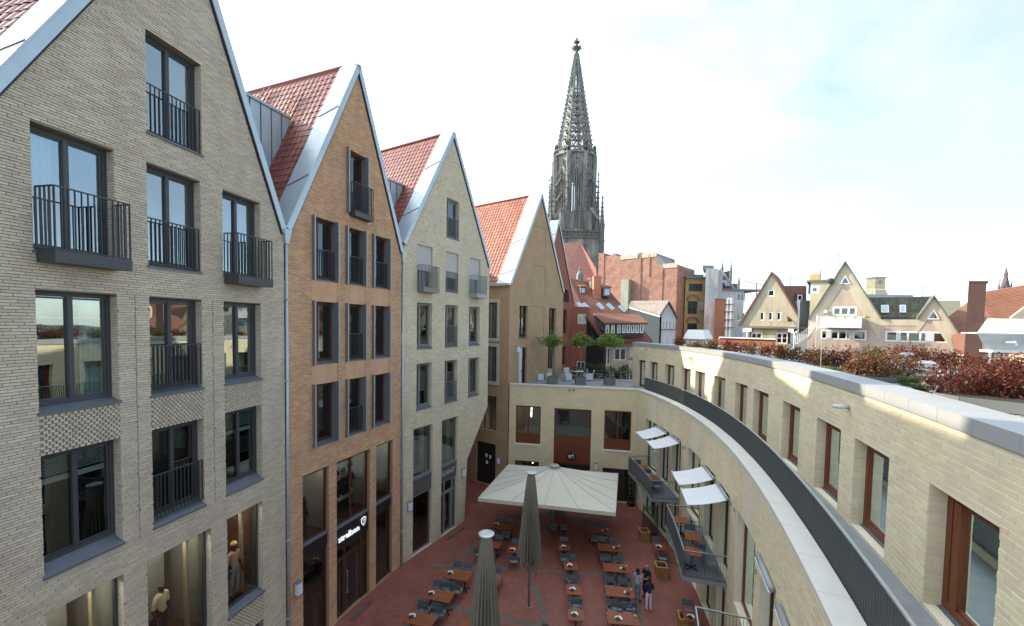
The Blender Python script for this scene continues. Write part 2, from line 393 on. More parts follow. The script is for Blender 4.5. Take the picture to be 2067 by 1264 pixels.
def window(P, a, b, z0, z1, parent, recess=.2, fm=None, fwid=.07, mull=(.5,), trans=(), glass=None, sill=None, curtain=(), room=1.4,
           rmat=None, sash=0.0, name='window', bottom=None, sillout=.06):
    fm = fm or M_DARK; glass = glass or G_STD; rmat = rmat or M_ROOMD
    F = MB(); r0, r1 = -recess-.07, -recess
    zb = z0 + (sill if sill else 0)
    bx(F, P, a, a+fwid, zb, z1, r0, r1); bx(F, P, b-fwid, b, zb, z1, r0, r1)
    bx(F, P, a+fwid, b-fwid, z1-fwid*1.3, z1, r0, r1); bx(F, P, a+fwid, b-fwid, zb, zb+(bottom or fwid), r0, r1)
    xs = [a+fwid]+[a+(b-a)*m for m in mull]+[b-fwid]; mw = fwid*.55
    for m in mull: bx(F, P, a+(b-a)*m-mw, a+(b-a)*m+mw, zb+fwid, z1-fwid*1.3, r0+.004, r1+.03)
    zt = [zb+(bottom or fwid)]+[zb+(z1-zb)*t for t in trans]+[z1-fwid*1.3]
    for t in trans: bx(F, P, a+fwid, b-fwid, zb+(z1-zb)*t-.03, zb+(z1-zb)*t+.03, r0+.006, r1+.006)
    w = F.build(name, fm, parent)
    for p, q in zip(xs, xs[1:]):
        for c, d in zip(zt, zt[1:]):
            if sash:
                S = MB(); g = sash
                bx(S, P, p+.01, p+g, c+.01, d-.01, r0+.012, r1-.012); bx(S, P, q-g, q-.01, c+.01, d-.01, r0+.012, r1-.012)
                bx(S, P, p+g, q-g, c+.01, c+g, r0+.012, r1-.012); bx(S, P, p+g, q-g, d-g, d-.01, r0+.012, r1-.012)
                S.build('sash', fm, w)
            MB().quad(P(p, c, r0+.03), P(q, c, r0+.03), P(q, d, r0+.03), P(p, d, r0+.03)).build('pane', glass, w)
    if sill:
        S = MB(); i = 0
        pts = [P(a-.03, z0+.015, sillout), P(b+.03, z0+.015, sillout), P(b+.03, zb+.012, r0), P(a-.03, zb+.012, r0)]
        S.quad(*pts); S.quad(P(a-.03, z0-.035, sillout), P(b+.03, z0-.035, sillout), P(b+.03, z0+.015, sillout), P(a-.03, z0+.015, sillout))
        S.quad(P(a-.03, z0-.035, sillout), P(a-.03, z0+.015, sillout), P(a-.03, z0+.015, .004), P(a-.03, z0-.035, .004))
        S.quad(P(b+.03, z0-.035, sillout), P(b+.03, z0+.015, sillout), P(b+.03, z0+.015, .004), P(b+.03, z0-.035, .004))
        S.quad(P(a-.03, z0-.035, .004), P(b+.03, z0-.035, .004), P(b+.03, z0-.035, sillout), P(a-.03, z0-.035, sillout))
        S.build('sill', M_SILL, w)
    for (p, q) in curtain:
        C = MB(); n = 14; prev = None
        for k in range(n+1):
            s = a+(b-a)*(p+(q-p)*k/n); o = r0-.16+.035*math.cos(k*2.1)
            cur = (P(s, zb+.05, o), P(s, z1-.03, o))
            if prev: C.quad(prev[0], cur[0], cur[1], prev[1])
            prev = cur
        C.build('curtain', M_CURT, w, smooth=True)
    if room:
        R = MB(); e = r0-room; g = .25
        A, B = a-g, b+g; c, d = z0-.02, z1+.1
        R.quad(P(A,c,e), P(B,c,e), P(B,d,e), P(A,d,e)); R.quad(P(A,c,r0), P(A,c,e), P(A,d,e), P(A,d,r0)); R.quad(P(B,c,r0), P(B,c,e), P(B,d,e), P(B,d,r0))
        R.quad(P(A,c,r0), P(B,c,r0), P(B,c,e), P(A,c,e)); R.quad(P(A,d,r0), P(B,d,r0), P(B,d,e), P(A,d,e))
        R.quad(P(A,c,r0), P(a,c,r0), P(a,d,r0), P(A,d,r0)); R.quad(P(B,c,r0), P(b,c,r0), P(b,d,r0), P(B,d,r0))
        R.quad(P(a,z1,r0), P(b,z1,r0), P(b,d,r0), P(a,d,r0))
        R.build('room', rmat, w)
    return w
UBAR = MB().box((0,0,0), (1,0,0), (0,1,0), (0,0,1))
def railing(P, path, z0, z1, parent, mt, gap=.105, bw=.012, bd=.04, top=.03, name='railing', foot=True):
    """path: (s, out) corners; flat vertical bars, top and bottom rail"""
    T = MB(); Fo = MB(); pts = [P(s, 0, o) for s, o in path]
    for p, q in zip(pts, pts[1:]):
        T.bar(p+V((0,0,z1)), q+V((0,0,z1)), .035, top)
        Fo.bar(p+V((0,0,z0+.03)), q+V((0,0,z0+.03)), .03, .02)
    R = T.build(name, mt, parent); B = []
    if foot: Fo.build('bottom_rail', mt, R)
    for p, q in zip(pts, pts[1:]):
        d = q-p; n = max(1, round(d.length/gap)); u = d.normalized(); w = V((-u.y, u.x, 0))
        for k in range(n+1):
            c = p+d*(k/n); B.append(mat4(c-u*bw/2-w*bd/2+V((0,0,z0)), u*bw, w*bd, V((0,0,z1-z0))))
    pieces(R, 'baluster', B, UBAR, mt, 120)
    return R
def juliet(P, a, b, z0, h, parent, mt, o=-.05, **k): return railing(P, [(a+.02, o), (b-.02, o)], z0, z0+h, parent, mt, **k)
def balcony_box(P, a, b, z, out, parent, mt, h=1.35, hb=.28, gap=.115):
    M = MB(); bx(M, P, a, b, z-hb, z, .003, out); f = M.build('balcony_floor', mt, parent)
    railing(P, [(a+.02, .01), (a+.02, out-.03), (b-.02, out-.03), (b-.02, .01)], z, z+h, parent, mt, gap=gap, name='balcony_railing')
def pantile(w=1.0):
    """one curved roof tile: x across, y down the slope, z off the roof (unit size)"""
    m = MB(); prof = [(0, .10), (.16, .24), (.32, .30), (.48, .22), (.62, .08), (.80, .02), (1.02, .08)]
    for x, z in prof: m.v.append((x, 0, z))
    for x, z in prof: m.v.append((x, 1.06, z+.22))
    for x, z in prof: m.v.append((x, 1.06, z+.02))
    n = len(prof)
    for k in range(n-1): m.f.append((k, k+1, n+k+1, n+k)); m.f.append((n+k, n+k+1, 2*n+k+1, 2*n+k))
    return m
UT = pantile()
M_TILE = mat('red_clay_tile', (.225, .055, .034), .45, 0, .14, 5, island=.25, hue=.008, spec=.5)
M_TILEB = mat('orange_clay_tile', (.31, .10, .052), .5, 0, .14, 5, island=.2, hue=.008, spec=.4)
def tiles(roof, p0, across, down, na, nd, ta, td, nrm, mt, th=.10, skip=None, limit=300):
    """p0 = top corner; across / down unit vectors"""
    out = []
    for j in range(nd):
        for i in range(na):
            o = p0+across*(i*ta)+down*(j*td)
            if skip and skip(o+across*ta/2+down*td/2): continue
            out.append(mat4(o+nrm*rnd.uniform(0, .006), across*ta, down*td, nrm*th))
    pieces(roof, 'roof_tile', out, UT, mt, limit, 'roof_tiles', smooth=False)
def text_mesh(txt, size, ext, bold=0.0, shear=0.0, sx=1.0):
    cu = bpy.data.curves.new('t', 'FONT'); cu.body = txt; cu.size = size; cu.extrude = ext; cu.offset = bold; cu.shear = shear; cu.resolution_u = 3
    o = bpy.data.objects.new('t', cu); COL.objects.link(o); dg = bpy.context.evaluated_depsgraph_get(); me = bpy.data.meshes.new_from_object(o.evaluated_get(dg))
    bpy.data.objects.remove(o); bpy.data.curves.remove(cu)
    M = MB(); M.v = [(v.co.x*sx, v.co.y, v.co.z) for v in me.vertices]; M.f = [tuple(p.vertices) for p in me.polygons]; bpy.data.meshes.remove(me)
    xs = [v[0] for v in M.v]; M.w = max(xs)-min(xs); M.x0 = min(xs); return M
def text_on(P, txt, s, z, width, out, parent, mt, name, ext=.02, bold=0.0, height=None):
    M = text_mesh(txt, 1.0, .03, bold); k = width/M.w; ky = height if height else k
    N = MB(); N.f = M.f; N.v = [tuple(P(s+(x-M.x0)*k, z+y*ky, out+zz*ext/.03)) for x, y, zz in M.v]
    return N.build(name, mt, parent)
def lamp_box(P, s, z, label, w=.22, h=.55, dp=.22):
    t = thing('wall_lamp', P(s, z, 0), label, 'wall lamp', 'box lamps on the house fronts')
    M = MB(); bx(M, P, s-w/2-.02, s+w/2+.02, z, z+h, .004, .05); M.build('back_plate', M_GREY, t)
    M = MB(); bx(M, P, s-w/2, s+w/2, z+.03, z+h-.03, .052, dp); M.build('diffuser', M_LAMPW, t)
    M = MB()
    for zz in (z, z+h-.03): bx(M, P, s-w/2-.012, s+w/2+.012, zz, zz+.03, .052, dp+.012)
    M.build('cap', M_GREY, t); return t
M_LAMPW = mat('opal_lamp_glass', (.72, .74, .78), .4, 0, .03, 3)
# ------------------------------------------------------------------ the ground
M_GROUND = mat('city_ground', (.10, .095, .09), .95, 0, .2, .3)
MB().quad((-900,-300,-.05), (900,-300,-.05), (900,1500,-.05), (-900,1500,-.05)).build('ground', M_GROUND, kind='structure')
def paving_mat():
    mt, t, b = node_mat('red_clinker_paving'); N = t.nodes.new; L = t.links.new
    geo = N('ShaderNodeNewGeometry'); mp_ = N('ShaderNodeMapping'); mp_.inputs['Rotation'].default_value = (0, 0, .5); L(geo.outputs['Position'], mp_.inputs['Vector'])
    bt = N('ShaderNodeTexBrick'); L(mp_.outputs[0], bt.inputs['Vector']); bt.inputs['Scale'].default_value = 1; bt.inputs['Brick Width'].default_value = .21; bt.inputs['Row Height'].default_value = .07; bt.inputs['Mortar Size'].default_value = .006
    bt.inputs['Color1'].default_value = (.25, .078, .055, 1); bt.inputs['Color2'].default_value = (.31, .105, .075, 1); bt.inputs['Mortar'].default_value = (.13, .07, .06, 1)
    n1 = N('ShaderNodeTexNoise'); n1.inputs['Scale'].default_value = .8; n1.inputs['Detail'].default_value = 9; n1.inputs['Roughness'].default_value = .72; L(geo.outputs['Position'], n1.inputs['Vector'])
    mr = N('ShaderNodeMapRange'); mr.inputs[1].default_value = .3; mr.inputs[2].default_value = .72; mr.inputs[3].default_value = .78; mr.inputs[4].default_value = 1.28; L(n1.outputs['Fac'], mr.inputs[0])
    hs = N('ShaderNodeHueSaturation'); L(bt.outputs['Color'], hs.inputs['Color']); L(mr.outputs[0], hs.inputs['Value']); L(hs.outputs['Color'], b.inputs['Base Color'])
    n2 = N('ShaderNodeTexNoise'); n2.inputs['Scale'].default_value = 1.4; n2.inputs['Detail'].default_value = 5; L(geo.outputs['Position'], n2.inputs['Vector'])
    m2 = N('ShaderNodeMapRange'); m2.inputs[3].default_value = .42; m2.inputs[4].default_value = .72; L(n2.outputs['Fac'], m2.inputs[0]); L(m2.outputs[0], b.inputs['Roughness'])
    return mt
PAV = MB(); PAV.quad((-14,-2,0), (20,-2,0), (20,46,0), (-14,46,0))
pav = PAV.build('paving', paving_mat(), kind='structure')
M_BAND = mat('grey_granite_band', (.165, .13, .105), .8, 0, .18, 2.5)
def band(pix, w, name='paving_band'):
    pts = [atz(x, y, 0) for x, y in pix]; M = MB()
    for p, q in zip(pts, pts[1:]):
        d = (q-p).normalized(); n = V((-d.y, d.x, 0))*w/2; z = V((0, 0, .004))
        M.quad(p-n+z, q-n+z, q+n+z, p+n+z)
    M.build(name, M_BAND, pav)
band([(790,1300),(958,1100),(1000,1062),(1040,1046),(1100,1036),(1140,1038),(1190,1053),(1235,1075)], .36)
band([(862,1141),(1150,1156),(1285,1166)], .34)
band([(1064,1165),(1079,1180),(1096,1240),(1104,1290)], .36)
band([(880,1214),(960,1238),(1092,1263),(1120,1272)], .36)
band([(1272,1172),(1284,1200),(1296,1290)], .40)

# ------------------------------------------------------------------ the four gabled houses on the left
AZ1, AZ2, AZ3, AZ4 = .2045, .3642, .5170, .6085
J = V((-8.853, 15.870, 0)); K = V((-6.195, 22.842, 0))
P1, P2, P3 = Plane(J, AZ1), Plane(J, AZ2), Plane(K, AZ3)
P4 = Plane((-.243, 33.60), AZ4)
def gable(sl, sr, zl, zr, sp, zp):
    def hi(s): return zl+(zp-zl)*(s-sl)/(sp-sl) if s <= sp else zp+(zr-zp)*(s-sp)/(sr-sp)
    def span(z):
        a = sl if z <= zl else sl+(sp-sl)*(z-zl)/(zp-zl); b = sr if z <= zr else sr-(sr-sp)*(z-zr)/(zp-zr)
        return [(a, b)] if b > a else []
    return hi, span
def roof_pair(P, sl, sr, zl, zr, sp, zp, dep, root, tmat=None, tile_depth=7.0, fl=.95, ntile=300, ta=.31, td=.37, front=.10, seams=(.30, .72), skip=None, right=True):
    """steep tiled roof behind a gable: slabs, zinc verge strips, tiles on the slope that the square sees"""
    tmat = tmat or M_TILE; n = P.n
    rp = MB(); t = .10
    A, B, C = P(sl, zl), P(sp, zp), P(sr, zr); back = -n*dep
    for (p, q) in ((A, B), (B, C)):
        d = (q-p).normalized(); nn = d.cross(n); nn = nn if nn.z > 0 else -nn
        rp.prism([p, q, q-nn*t, p-nn*t], back)
    roof = rp.build('roof', M_TILEB if tmat is M_TILEB else tmat, root)
    for (p, q, vis) in ((B, A, True), (B, C, right)):
        d = (q-p); L = d.length; d = d.normalized(); nn = d.cross(n); nn = nn if nn.z > 0 else -nn
        M = MB(); o = nn*.05
        M.prism([p+o+n*front, q+o+n*front, q+o+nn*.05+n*front, p+o+nn*.05+n*front], -n*(fl+front))   # broad zinc strip
        f = M.build('verge_flashing', M_ZINCL, roof)
        M = MB(); M.prism([p-d*.0-nn*.14+n*(front-.03), q-nn*.14+n*(front-.03), q+nn*.05+n*(front-.03), p+nn*.05+n*(front-.03)], n*.035); M.build('verge_trim', M_ZINC, roof)
        M = MB(); M.prism([p-nn*.19+n*.002, q-nn*.19+n*.002, q-nn*.14+n*.002, p-nn*.14+n*.002], n*.05); M.build('painted_shadow_gap', M_BLACK, roof)  # solid black strip, the shade under the verge trim put into its colour
        if vis:
            for k in seams:
                c = p+d*(L*k)+nn*.10; e = c-n*(fl-.05)+d*.45
                MB().bar(c+n*(front-.05), e, .05, .04, nn).build('snow_stop', M_SILL, roof)
            for k in range(1, 7):
                c = p+d*(L*k/7)+nn*.10; MB().bar(c+n*front, c-n*fl, .02, .008, nn).build('sheet_seam', M_ZINC, roof)
            na = int(tile_depth/ta); nd = int((L-.25)/td)
            tiles(roof, p-n*fl+d*.12+nn*.01, -n, d, na, nd, ta, td, nn, tmat, .09, skip, ntile)
    M = MB(); M.tube([B-n*fl+V((0,0,.06)), B-n*dep+V((0,0,.06))], .10, 8); M.build('ridge_tiles', tmat, roof)
    return roof
def downpipe(p, ztop, lab, n, d, side):
    t = thing('downpipe', p, lab, 'downpipe', 'downpipes between the houses')
    q = p+n*.07
    MB().tube([q, q+V((0,0,ztop-.55))], .055, 8).build('pipe', M_ZINC, t, smooth=True)
    M = MB(); M.prism([q+n*.12-d*.16+V((0,0,ztop)), q+n*.12+d*.16+V((0,0,ztop)), q+n*.06+d*.07+V((0,0,ztop-.55)), q+n*.06-d*.07+V((0,0,ztop-.55))], -n*.24); M.build('hopper', M_ZINC, t)
    M = MB()
    for z in (2.0, 5.2, 8.4, 11.6, 14.8): M.cbox(q+V((0,0,z)), .15, .15, .05)
    M.build('bracket', M_ZINC, t)
    return t

# ---- house 1: grey-beige brick
M_BR1 = mat('grey_beige_brick', (.56, .485, .375), .9, 0, .07, 1.2, bump=.25, bscale=60, island=.11, hue=.008, spec=.15, stain=.10)
M_MO1 = mat('dark_mortar', (.25, .22, .175), .95, 0, .1, 8)
h1 = thing('gabled_house', P1(-4.2, 0), 'grey-beige brick gabled house with black French balconies nearest on the left', 'house', 'gabled brick houses along the left of the square')
S1 = [(-7.22, -5.69), (-4.94, -3.44), (-2.69, -1.20)]
ops1 = [(-4.90, -3.36, 18.95, 21.65)]
for a, b in S1: ops1 += [(a, b, 15.40, 18.15), (a, b, 11.86, 14.57), (a, b, 8.17, 10.92)]
shop1 = [(-7.22, -5.69), (-5.13, -3.24), (-2.67, -1.20)]
ops1 += [(a, b, 3.94, 7.33) for a, b in shop1]+[(-7.22, -5.69, .2, 2.9), (-5.13, -3.24, .2, 2.9), (-2.67, -1.20, .2, 2.9)]
hi1, sp1 = gable(-8.48, -.06, 17.25, 17.35, -3.86, 26.05)
panels1 = [(a, b, 10.92, 11.80) for a, b in S1]+[(-2.67, -1.20, 2.95, 3.88)]
w1 = wall(P1, -8.48, -.06, 0, hi1, ops1, .30, [-3.86]).build('wall', M_MO1, h1)
joints1 = [(-3.10, -3.075, 8.10, 14.58), (-5.30, -5.275, 8.10, 14.58), (-2.0, -1.99, 0, .1)]
bw1 = bricks(P1, -8.48, -.075, 1.5, 26.0, sp1, ops1+panels1+joints1, .292, .0665, .0105, .016, 3)
pieces(w1, 'brick', bw1, UB, M_BR1, 300, 'bricks')
# reveal bricks: courses on the far jamb of each opening
def jamb_bricks(P, s, z0, z1, dep, L, H, jo, seed, dirn=-1):
    out = []; z = z0; row = 0; R = random.Random(seed)
    while z+H < z1+.01:
        segs = [(0, dep)] if row % 2 else [(0, dep*.55), (dep*.55, dep)]
        for a, b in segs:
            o = P(s, z, -a-.004); e = P(s, z, -b+jo); n, d = P.nd(s)
            out.append(mat4(o, e-o, V((0,0,H-jo)), d*(dirn*.006)))
        z += H; row += 1
    return out
jb = []
for a, b, c, d in ops1:
    if d > 7: jb += jamb_bricks(P1, b, c, d, .22, .2, .0665, .0105, 5)
pieces(w1, 'jamb_brick', jb, UB, M_BR1, 0, 'jamb_bricks')
# relief panels of protruding headers under the windows
for a, b, c, d in panels1:
    M = MB(); bx(M, P1, a, b, c, d, -.10, -.03); pn = M.build('relief_panel', M_MO1, h1); L = []
    nz_ = round((d-c)/.0665); nx = round((b-a)/.118); hx = (b-a)/nx; hz = (d-c)/nz_
    for r in range(nz_):
        for k in range(nx):
            o = a+k*hx+(.5*hx if r % 2 else 0)
            e = min(o+hx*.62, b-.01)
            if e-o < .03: continue
            pr = .055
            L.append(mat4(P1(o, c+r*hz+.004, -.028), P1(e, 0)-P1(o, 0), V((0,0,hz*.86)), P1.n*pr))
    pieces(pn, 'header_brick', L, UB, M_BR1, 75, 'header_bricks')
for i, (a, b, c, d) in enumerate(ops1):
    if c >= 15.3: window(P1, a, b, c, d, h1, .24, M_DARK, .09, (.47,), (), G_SKY, .06, curtain=((.02, .40),) if i in (1,) else (((.55, .97),) if i == 0 else ()), sash=.05, rmat=M_ROOM)
    elif c > 11: window(P1, a, b, c, d, h1, .24, M_DARK, .09, (.47,), (), G_SKY, .13, curtain=((.66, .98),) if a < -6 else (), sash=.05)
    elif c > 8: window(P1, a, b, c, d, h1, .24, M_DARK, .09, (.47,), (), G_STD, .24, curtain=(), sash=.05)
# slatted blinds half lowered behind the glass of the second floor
for a, b, zt, zb in ((S1[0][0], S1[0][1], 10.85, 10.30), (S1[2][0], S1[2][1], 10.85, 10.2)):
    M = MB()
    for k in range(12):
        z = zt-(zt-zb)*k/12; bx(M, P1, a+.1, b-.1, z-.012, z, -.42, -.38)
    bx(M, P1, a+.1, b-.1, zb-.16, zb-.03, -.41, -.39); M.build('window_blind', M_CURT, h1)
for a, b in (S1[0], S1[2]):
    balcony_box(P1, a+.03, b-.03, 15.42, .57, h1, M_DARK, 1.36, .26, .118)
for a, b, z in ((-4.90, -3.36, 18.98), (S1[1][0], S1[1][1], 15.46), (S1[1][0], S1[1][1], 11.98), (S1[1][0], S1[1][1], 8.36)):
    juliet(P1, a, b, z, 1.25 if z < 18 else 1.3, h1, M_DARK, -.04, gap=.112)
r1 = roof_pair(P1, -8.48, -.06, 17.25, 17.35, -3.86, 26.05, 9, h1, M_TILE, 5.0, .95, 120, ta=.31, td=.36)
downpipe(J+V((0,0,0)), 17.5, 'zinc downpipe between the grey-beige and the orange brick house', P2.n, P2.d, 1)
downpipe(K+V((0,0,0)), 17.9, 'zinc downpipe between the orange and the cream brick house', P3.n, P3.d, 1)

# ---- house 2: orange brick with grey window fins
M_BR2 = mat('orange_brick', (.58, .365, .22), .9, 0, .10, 1.2, bump=.25, bscale=60, island=.12, hue=.008, spec=.15, stain=.12)
M_MO2 = mat('orange_mortar', (.32, .20, .12), .95, 0, .1, 8)
M_SP2 = mat('smooth_orange_render', (.55, .335, .195), .9, 0, .12, 2, bump=.1, bscale=30, stain=.12)
h2 = thing('gabled_house', P2(3.7, 0), 'orange brick gabled house with grey fins beside its windows', 'house', 'gabled brick houses along the left of the square')
S2 = [(1.27, 2.64), (3.15, 4.43), (4.95, 6.28)]; R2 = [(15.75, 18.36), (12.15, 14.82), (8.60, 11.27)]
ops2 = [(3.22, 4.57, 19.05, 21.92)]+[(a, b, c, d) for a, b in S2 for c, d in R2]
shop2 = [(.75, 2.15), (2.61, 4.83), (5.31, 6.67)]
ops2 += [(a, b, .02, 7.54) for a, b in shop2]
sps2 = [(a, b, c, d) for a, b in S2 for c, d in ((14.82, 15.75), (11.27, 12.15))]
hi2, sp2 = gable(.08, 7.40, 17.55, 17.85, 3.95, 26.0)
w2 = wall(P2, .08, 7.40, 0, hi2, ops2, .30, [3.95]).build('wall', M_MO2, h2)
j2 = [(b+.0, b+.025, 11.27, 15.75) for a, b in S2]
pieces(w2, 'brick', bricks(P2, .08, 7.40, 0, 25.9, sp2, ops2+sps2+j2, .245, .0625, .0105, .014, 4), UB, M_BR2, 300, 'bricks')
for a, b, c, d in sps2:
    M = MB(); bx(M, P2, a, b-.004, c+.002, d-.002, .0, .012); M.build('spandrel_panel', M_SP2, h2)
M_FIN = mat('grey_fin_sheet', (.17, .18, .185), .5, .1, .10, 2)
for i, (a, b, c, d) in enumerate(ops2[:10]):
    w = window(P2, a+.07, b-.07, c, d, h2, .26, M_DWOOD, .07, (.36,), (), G_STD, .10, curtain=((.40, .66),) if i in (2, 5, 8, 6) else (), sash=.045, sillout=.03)
    for s in (a, b-.06):
        M = MB(); bx(M, P2, s, s+.06, c-.03, d+.03, -.30, .16); M.build('window_fin', M_FIN, h2)
        M = MB(); bx(M, P2, s-.004, s+.064, c-.03, d+.03, .162, .172); M.build('fin_edge', M_LGREY, h2)
    if i in (1, 4, 7): juliet(P2, a+.07, b-.07, c+.06, 1.25, h2, M_DARK, -.06, gap=.115)
    elif i in (5, 6): juliet(P2, a+.07, b-.07, c+.06, 1.2, h2, M_DARK, -.06, gap=.125)
balcony_box(P2, 3.40, 4.66, 19.10, .36, h2, M_DARK, 1.32, .22, .115)
def shopfront(P, a, b, zmid0, zmid1, ztop, root, fm, lower='glass', mull_up=(), sillcol=None, glass=None, panel=None, bot=.02):
    """double-height shop opening: upper pane, solid band, lower pane or door"""
    window(P, a, b, zmid1, ztop, root, .16, fm, .09, mull_up, (), glass or G_SHOP, .05, room=0, name='shop_window', sillout=-.02)
    M = MB(); bx(M, P, a, b, zmid0, zmid1, -.24, -.10); M.build('shop_band', panel or M_BLACK, root)
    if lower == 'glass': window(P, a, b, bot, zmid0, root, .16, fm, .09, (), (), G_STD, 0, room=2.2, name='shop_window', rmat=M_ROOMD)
    elif lower == 'door':
        window(P, a, b, 2.75, zmid0, root, .16, fm, .09, (.28, .78), (), G_STD, 0, room=2.2, name='transom_window')
        window(P, a, a+(b-a)*.28, bot, 2.75, root, .16, fm, .07, (), (), G_STD, 0, room=2.2, name='side_light')
        window(P, a+(b-a)*.78, b, bot, 2.75, root, .16, fm, .07, (), (), G_STD, 0, room=2.2, name='side_light')
        dr = window(P, a+(b-a)*.28, a+(b-a)*.78, bot, 2.75, root, .20, fm, .12, (), (), G_STD, 0, room=2.2, name='door', bottom=.12)
        s = a+(b-a)*.36; T = MB(); T.tube([P(s, .9, -.18), P(s, .9, -.10), P(s, 2.0, -.10), P(s, 2.0, -.18)], .018, 6); T.build('door_handle', M_LGREY, dr)
shopfront(P2, *shop2[0], 3.95, 4.55, 7.54, h2, M_DWOOD)
shopfront(P2, *shop2[1], 3.35, 4.40, 7.54, h2, M_DWOOD, 'door', (.46,))
shopfront(P2, *shop2[2], 3.85, 4.42, 7.54, h2, M_DWOOD)
M_SIGN = emit_mat('lit_white_letters', (.9, .92, .95), .12)
text_on(P2, 'strellson', 2.80, 3.66, 1.36, -.07, h2, M_SIGN, 'sign_lettering', .03, .008, .40)
def shield(P, s, z, k, o, root, mt, mt2):
    out = [(-.5,.5),(-.3,.62),(0,.68),(.3,.62),(.5,.5),(.46,.05),(.3,-.35),(0,-.62),(-.3,-.35),(-.46,.05)]
    M = MB(); M.prism([P(s+x*k, z+y*k, o) for x, y in out], P.n*.02); a = M.build('sign_shield', mt, root)
    M = MB(); M.prism([P(s+x*k*.68, z+y*k*.70, o+.021) for x, y in out], P.n*.004); M.build('shield_field', mt2, a)
    M = MB(); M.prism([P(s+x*k, z+y*k, o+.026) for x, y in ((-.2,.30),(.22,.30),(.22,.2),(-.02,-.34),(-.14,-.34),(.09,.18),(-.2,.18))], P.n*.004); M.build('shield_numeral', mt, a)
shield(P2, 4.46, 3.95, .36, -.07, h2, M_SIGN, M_BLACK)
# poster with portraits behind the upper glass, with the same lettering
M_POST = mat('black_poster', (.02, .02, .022), .5); M_POSTW = mat('pale_poster_paper', (.46, .47, .40), .6, var=.2, scale=4); M_FACE = mat('printed_face', (.36, .26, .19), .7); M_HAIR = mat('dark_hair', (.03, .025, .02), .7)
ps = thing('poster', P2(3.4, 4.5, -.45), 'large dark shop poster with portraits behind the upper glass of the orange house', 'poster')
M = MB(); bx(M, P2, 2.72, 4.10, 4.75, 7.3, -.46, -.44); M.build('sheet', M_POST, ps)
M = MB(); bx(M, P2, 2.74, 4.08, 6.15, 7.25, -.438, -.436); M.build('photo_field', M_POSTW, ps)
for s, z, k in ((3.08, 6.62, .24), (3.47, 6.68, .22), (3.93, 6.78, .26)):
    M = MB(); M.prism([P2(s+math.cos(t)*k*.62, z+math.sin(t)*k, -.434) for t in [i*math.pi/6 for i in range(12)]], P2.n*.002); M.build('portrait', M_FACE, ps)
    M = MB(); M.prism([P2(s+math.cos(t)*k*.72, z+.1+math.sin(t)*k*.95, -.431) for t in [i*math.pi/6 for i in range(7)]], P2.n*.002); M.build('portrait_hair', M_HAIR, ps)
    M = MB(); M.prism([P2(s-k*1.3, 6.16, -.433), P2(s+k*1.3, 6.16, -.433), P2(s+k*.8, z-k*.8, -.433), P2(s-k*.8, z-k*.8, -.433)], P2.n*.002); M.build('portrait_jacket', M_HAIR, ps)
M_PRINT = mat('white_print', (.75, .76, .74), .6)
text_on(P2, 'strellson', 2.80, 5.42, 1.0, -.43, ps, M_PRINT, 'poster_lettering', .006, .02, .38)
shield(P2, 3.95, 5.62, .26, -.43, ps, M_PRINT, M_POST)
r2 = roof_pair(P2, .08, 7.40, 17.55, 17.85, 3.95, 26.0, 11, h2, M_TILE, 7.6, .95, 300)
# roof ladders
def roof_ladder(P, sl, sp, zl, zp, back, t0, t1, label):
    A, B = P(sl, zl), P(sp, zp); d = (A-B); L = d.length; d.normalize(); n = P.n; nn = d.cross(n); nn = nn if nn.z > 0 else -nn
    p = B+d*(L*t0)-n*back+nn*.16; q = B+d*(L*t1)-n*back+nn*.16
    t = thing('roof_ladder', p, label, 'ladder', 'red roof ladders')
    for k in (-.2, .2): MB().bar(p-n*k, q-n*k, .05, .04, nn).build('side_rail', M_TILEB, t)
    N = int((t1-t0)*L/.3); M = MB()
    for k in range(1, N): M.bar(p+(q-p)*(k/N)-n*.2, p+(q-p)*(k/N)+n*.2, .035, .03, nn)
    M.build('rungs', M_TILEB, t)
roof_ladder(P2, .08, 3.95, 17.55, 26.0, 3.1, .12, .86, 'red roof ladder nearest the gable on the orange house')
roof_ladder(P2, .08, 3.95, 17.55, 26.0, 5.6, .02, .5, 'red roof ladder farther back on the roof of the orange house')

# ---- house 3: cream brick
c3a, c3b = (.66, .58, .42), (.60, .525, .375)
M_W3 = brick_mat('cream_brick_wall', c3a, c3b, (.50, .45, .34), .27, .066, tuple(P3.d), msize=.008, bump=.9, var=.16)
h3 = thing('gabled_house', P3(4.4, 0), 'cream brick gabled house with a slanting cut-away lower corner', 'house', 'gabled brick houses along the left of the square')
S3 = [(1.2, 2.53), (3.80, 5.13), (6.40, 7.74)]; R3 = [(16.03, 18.58), (12.45, 15.18), (8.80, 11.55)]
ops3 = [(3.84, 5.15, 19.50, 22.0)]+[(a, b, c, d) for a, b in S3 for c, d in R3]
shop3 = [(.97, 2.68), (3.57, 5.25)]
ops3 += [(a, b, .02, 7.70) for a, b in shop3]
hi3, sp3 = gable(.08, 8.93, 18.40, 18.25, 4.43, 26.25)
def lo3(s): return 0 if s <= 6.15 else 4.05+(s-6.15)*(7.70-4.05)/(8.93-6.15)
w3 = MB()
w3 = wall(P3, .08, 6.15, 0, hi3, [o for o in ops3 if o[0] < 6], .28, [4.43])
w3.add(wall(P3, 6.15, 8.93, lo3, hi3, [o for o in ops3 if o[0] > 6], .28))
w3.quad(P3(6.15, 0), P3(6.15, 4.05), P3(6.15, 4.05, -9), P3(6.15, 0, -9)); w3.quad(P3(6.15, 4.05), P3(8.93, 7.70), P3(8.93, 7.70, -9), P3(6.15, 4.05, -9))
w3.quad(P3(8.93, 7.70), P3(8.93, 18.25), P3(8.93, 18.25, -11), P3(8.93, 7.70, -11))
w3 = w3.build('wall', M_W3, h3)
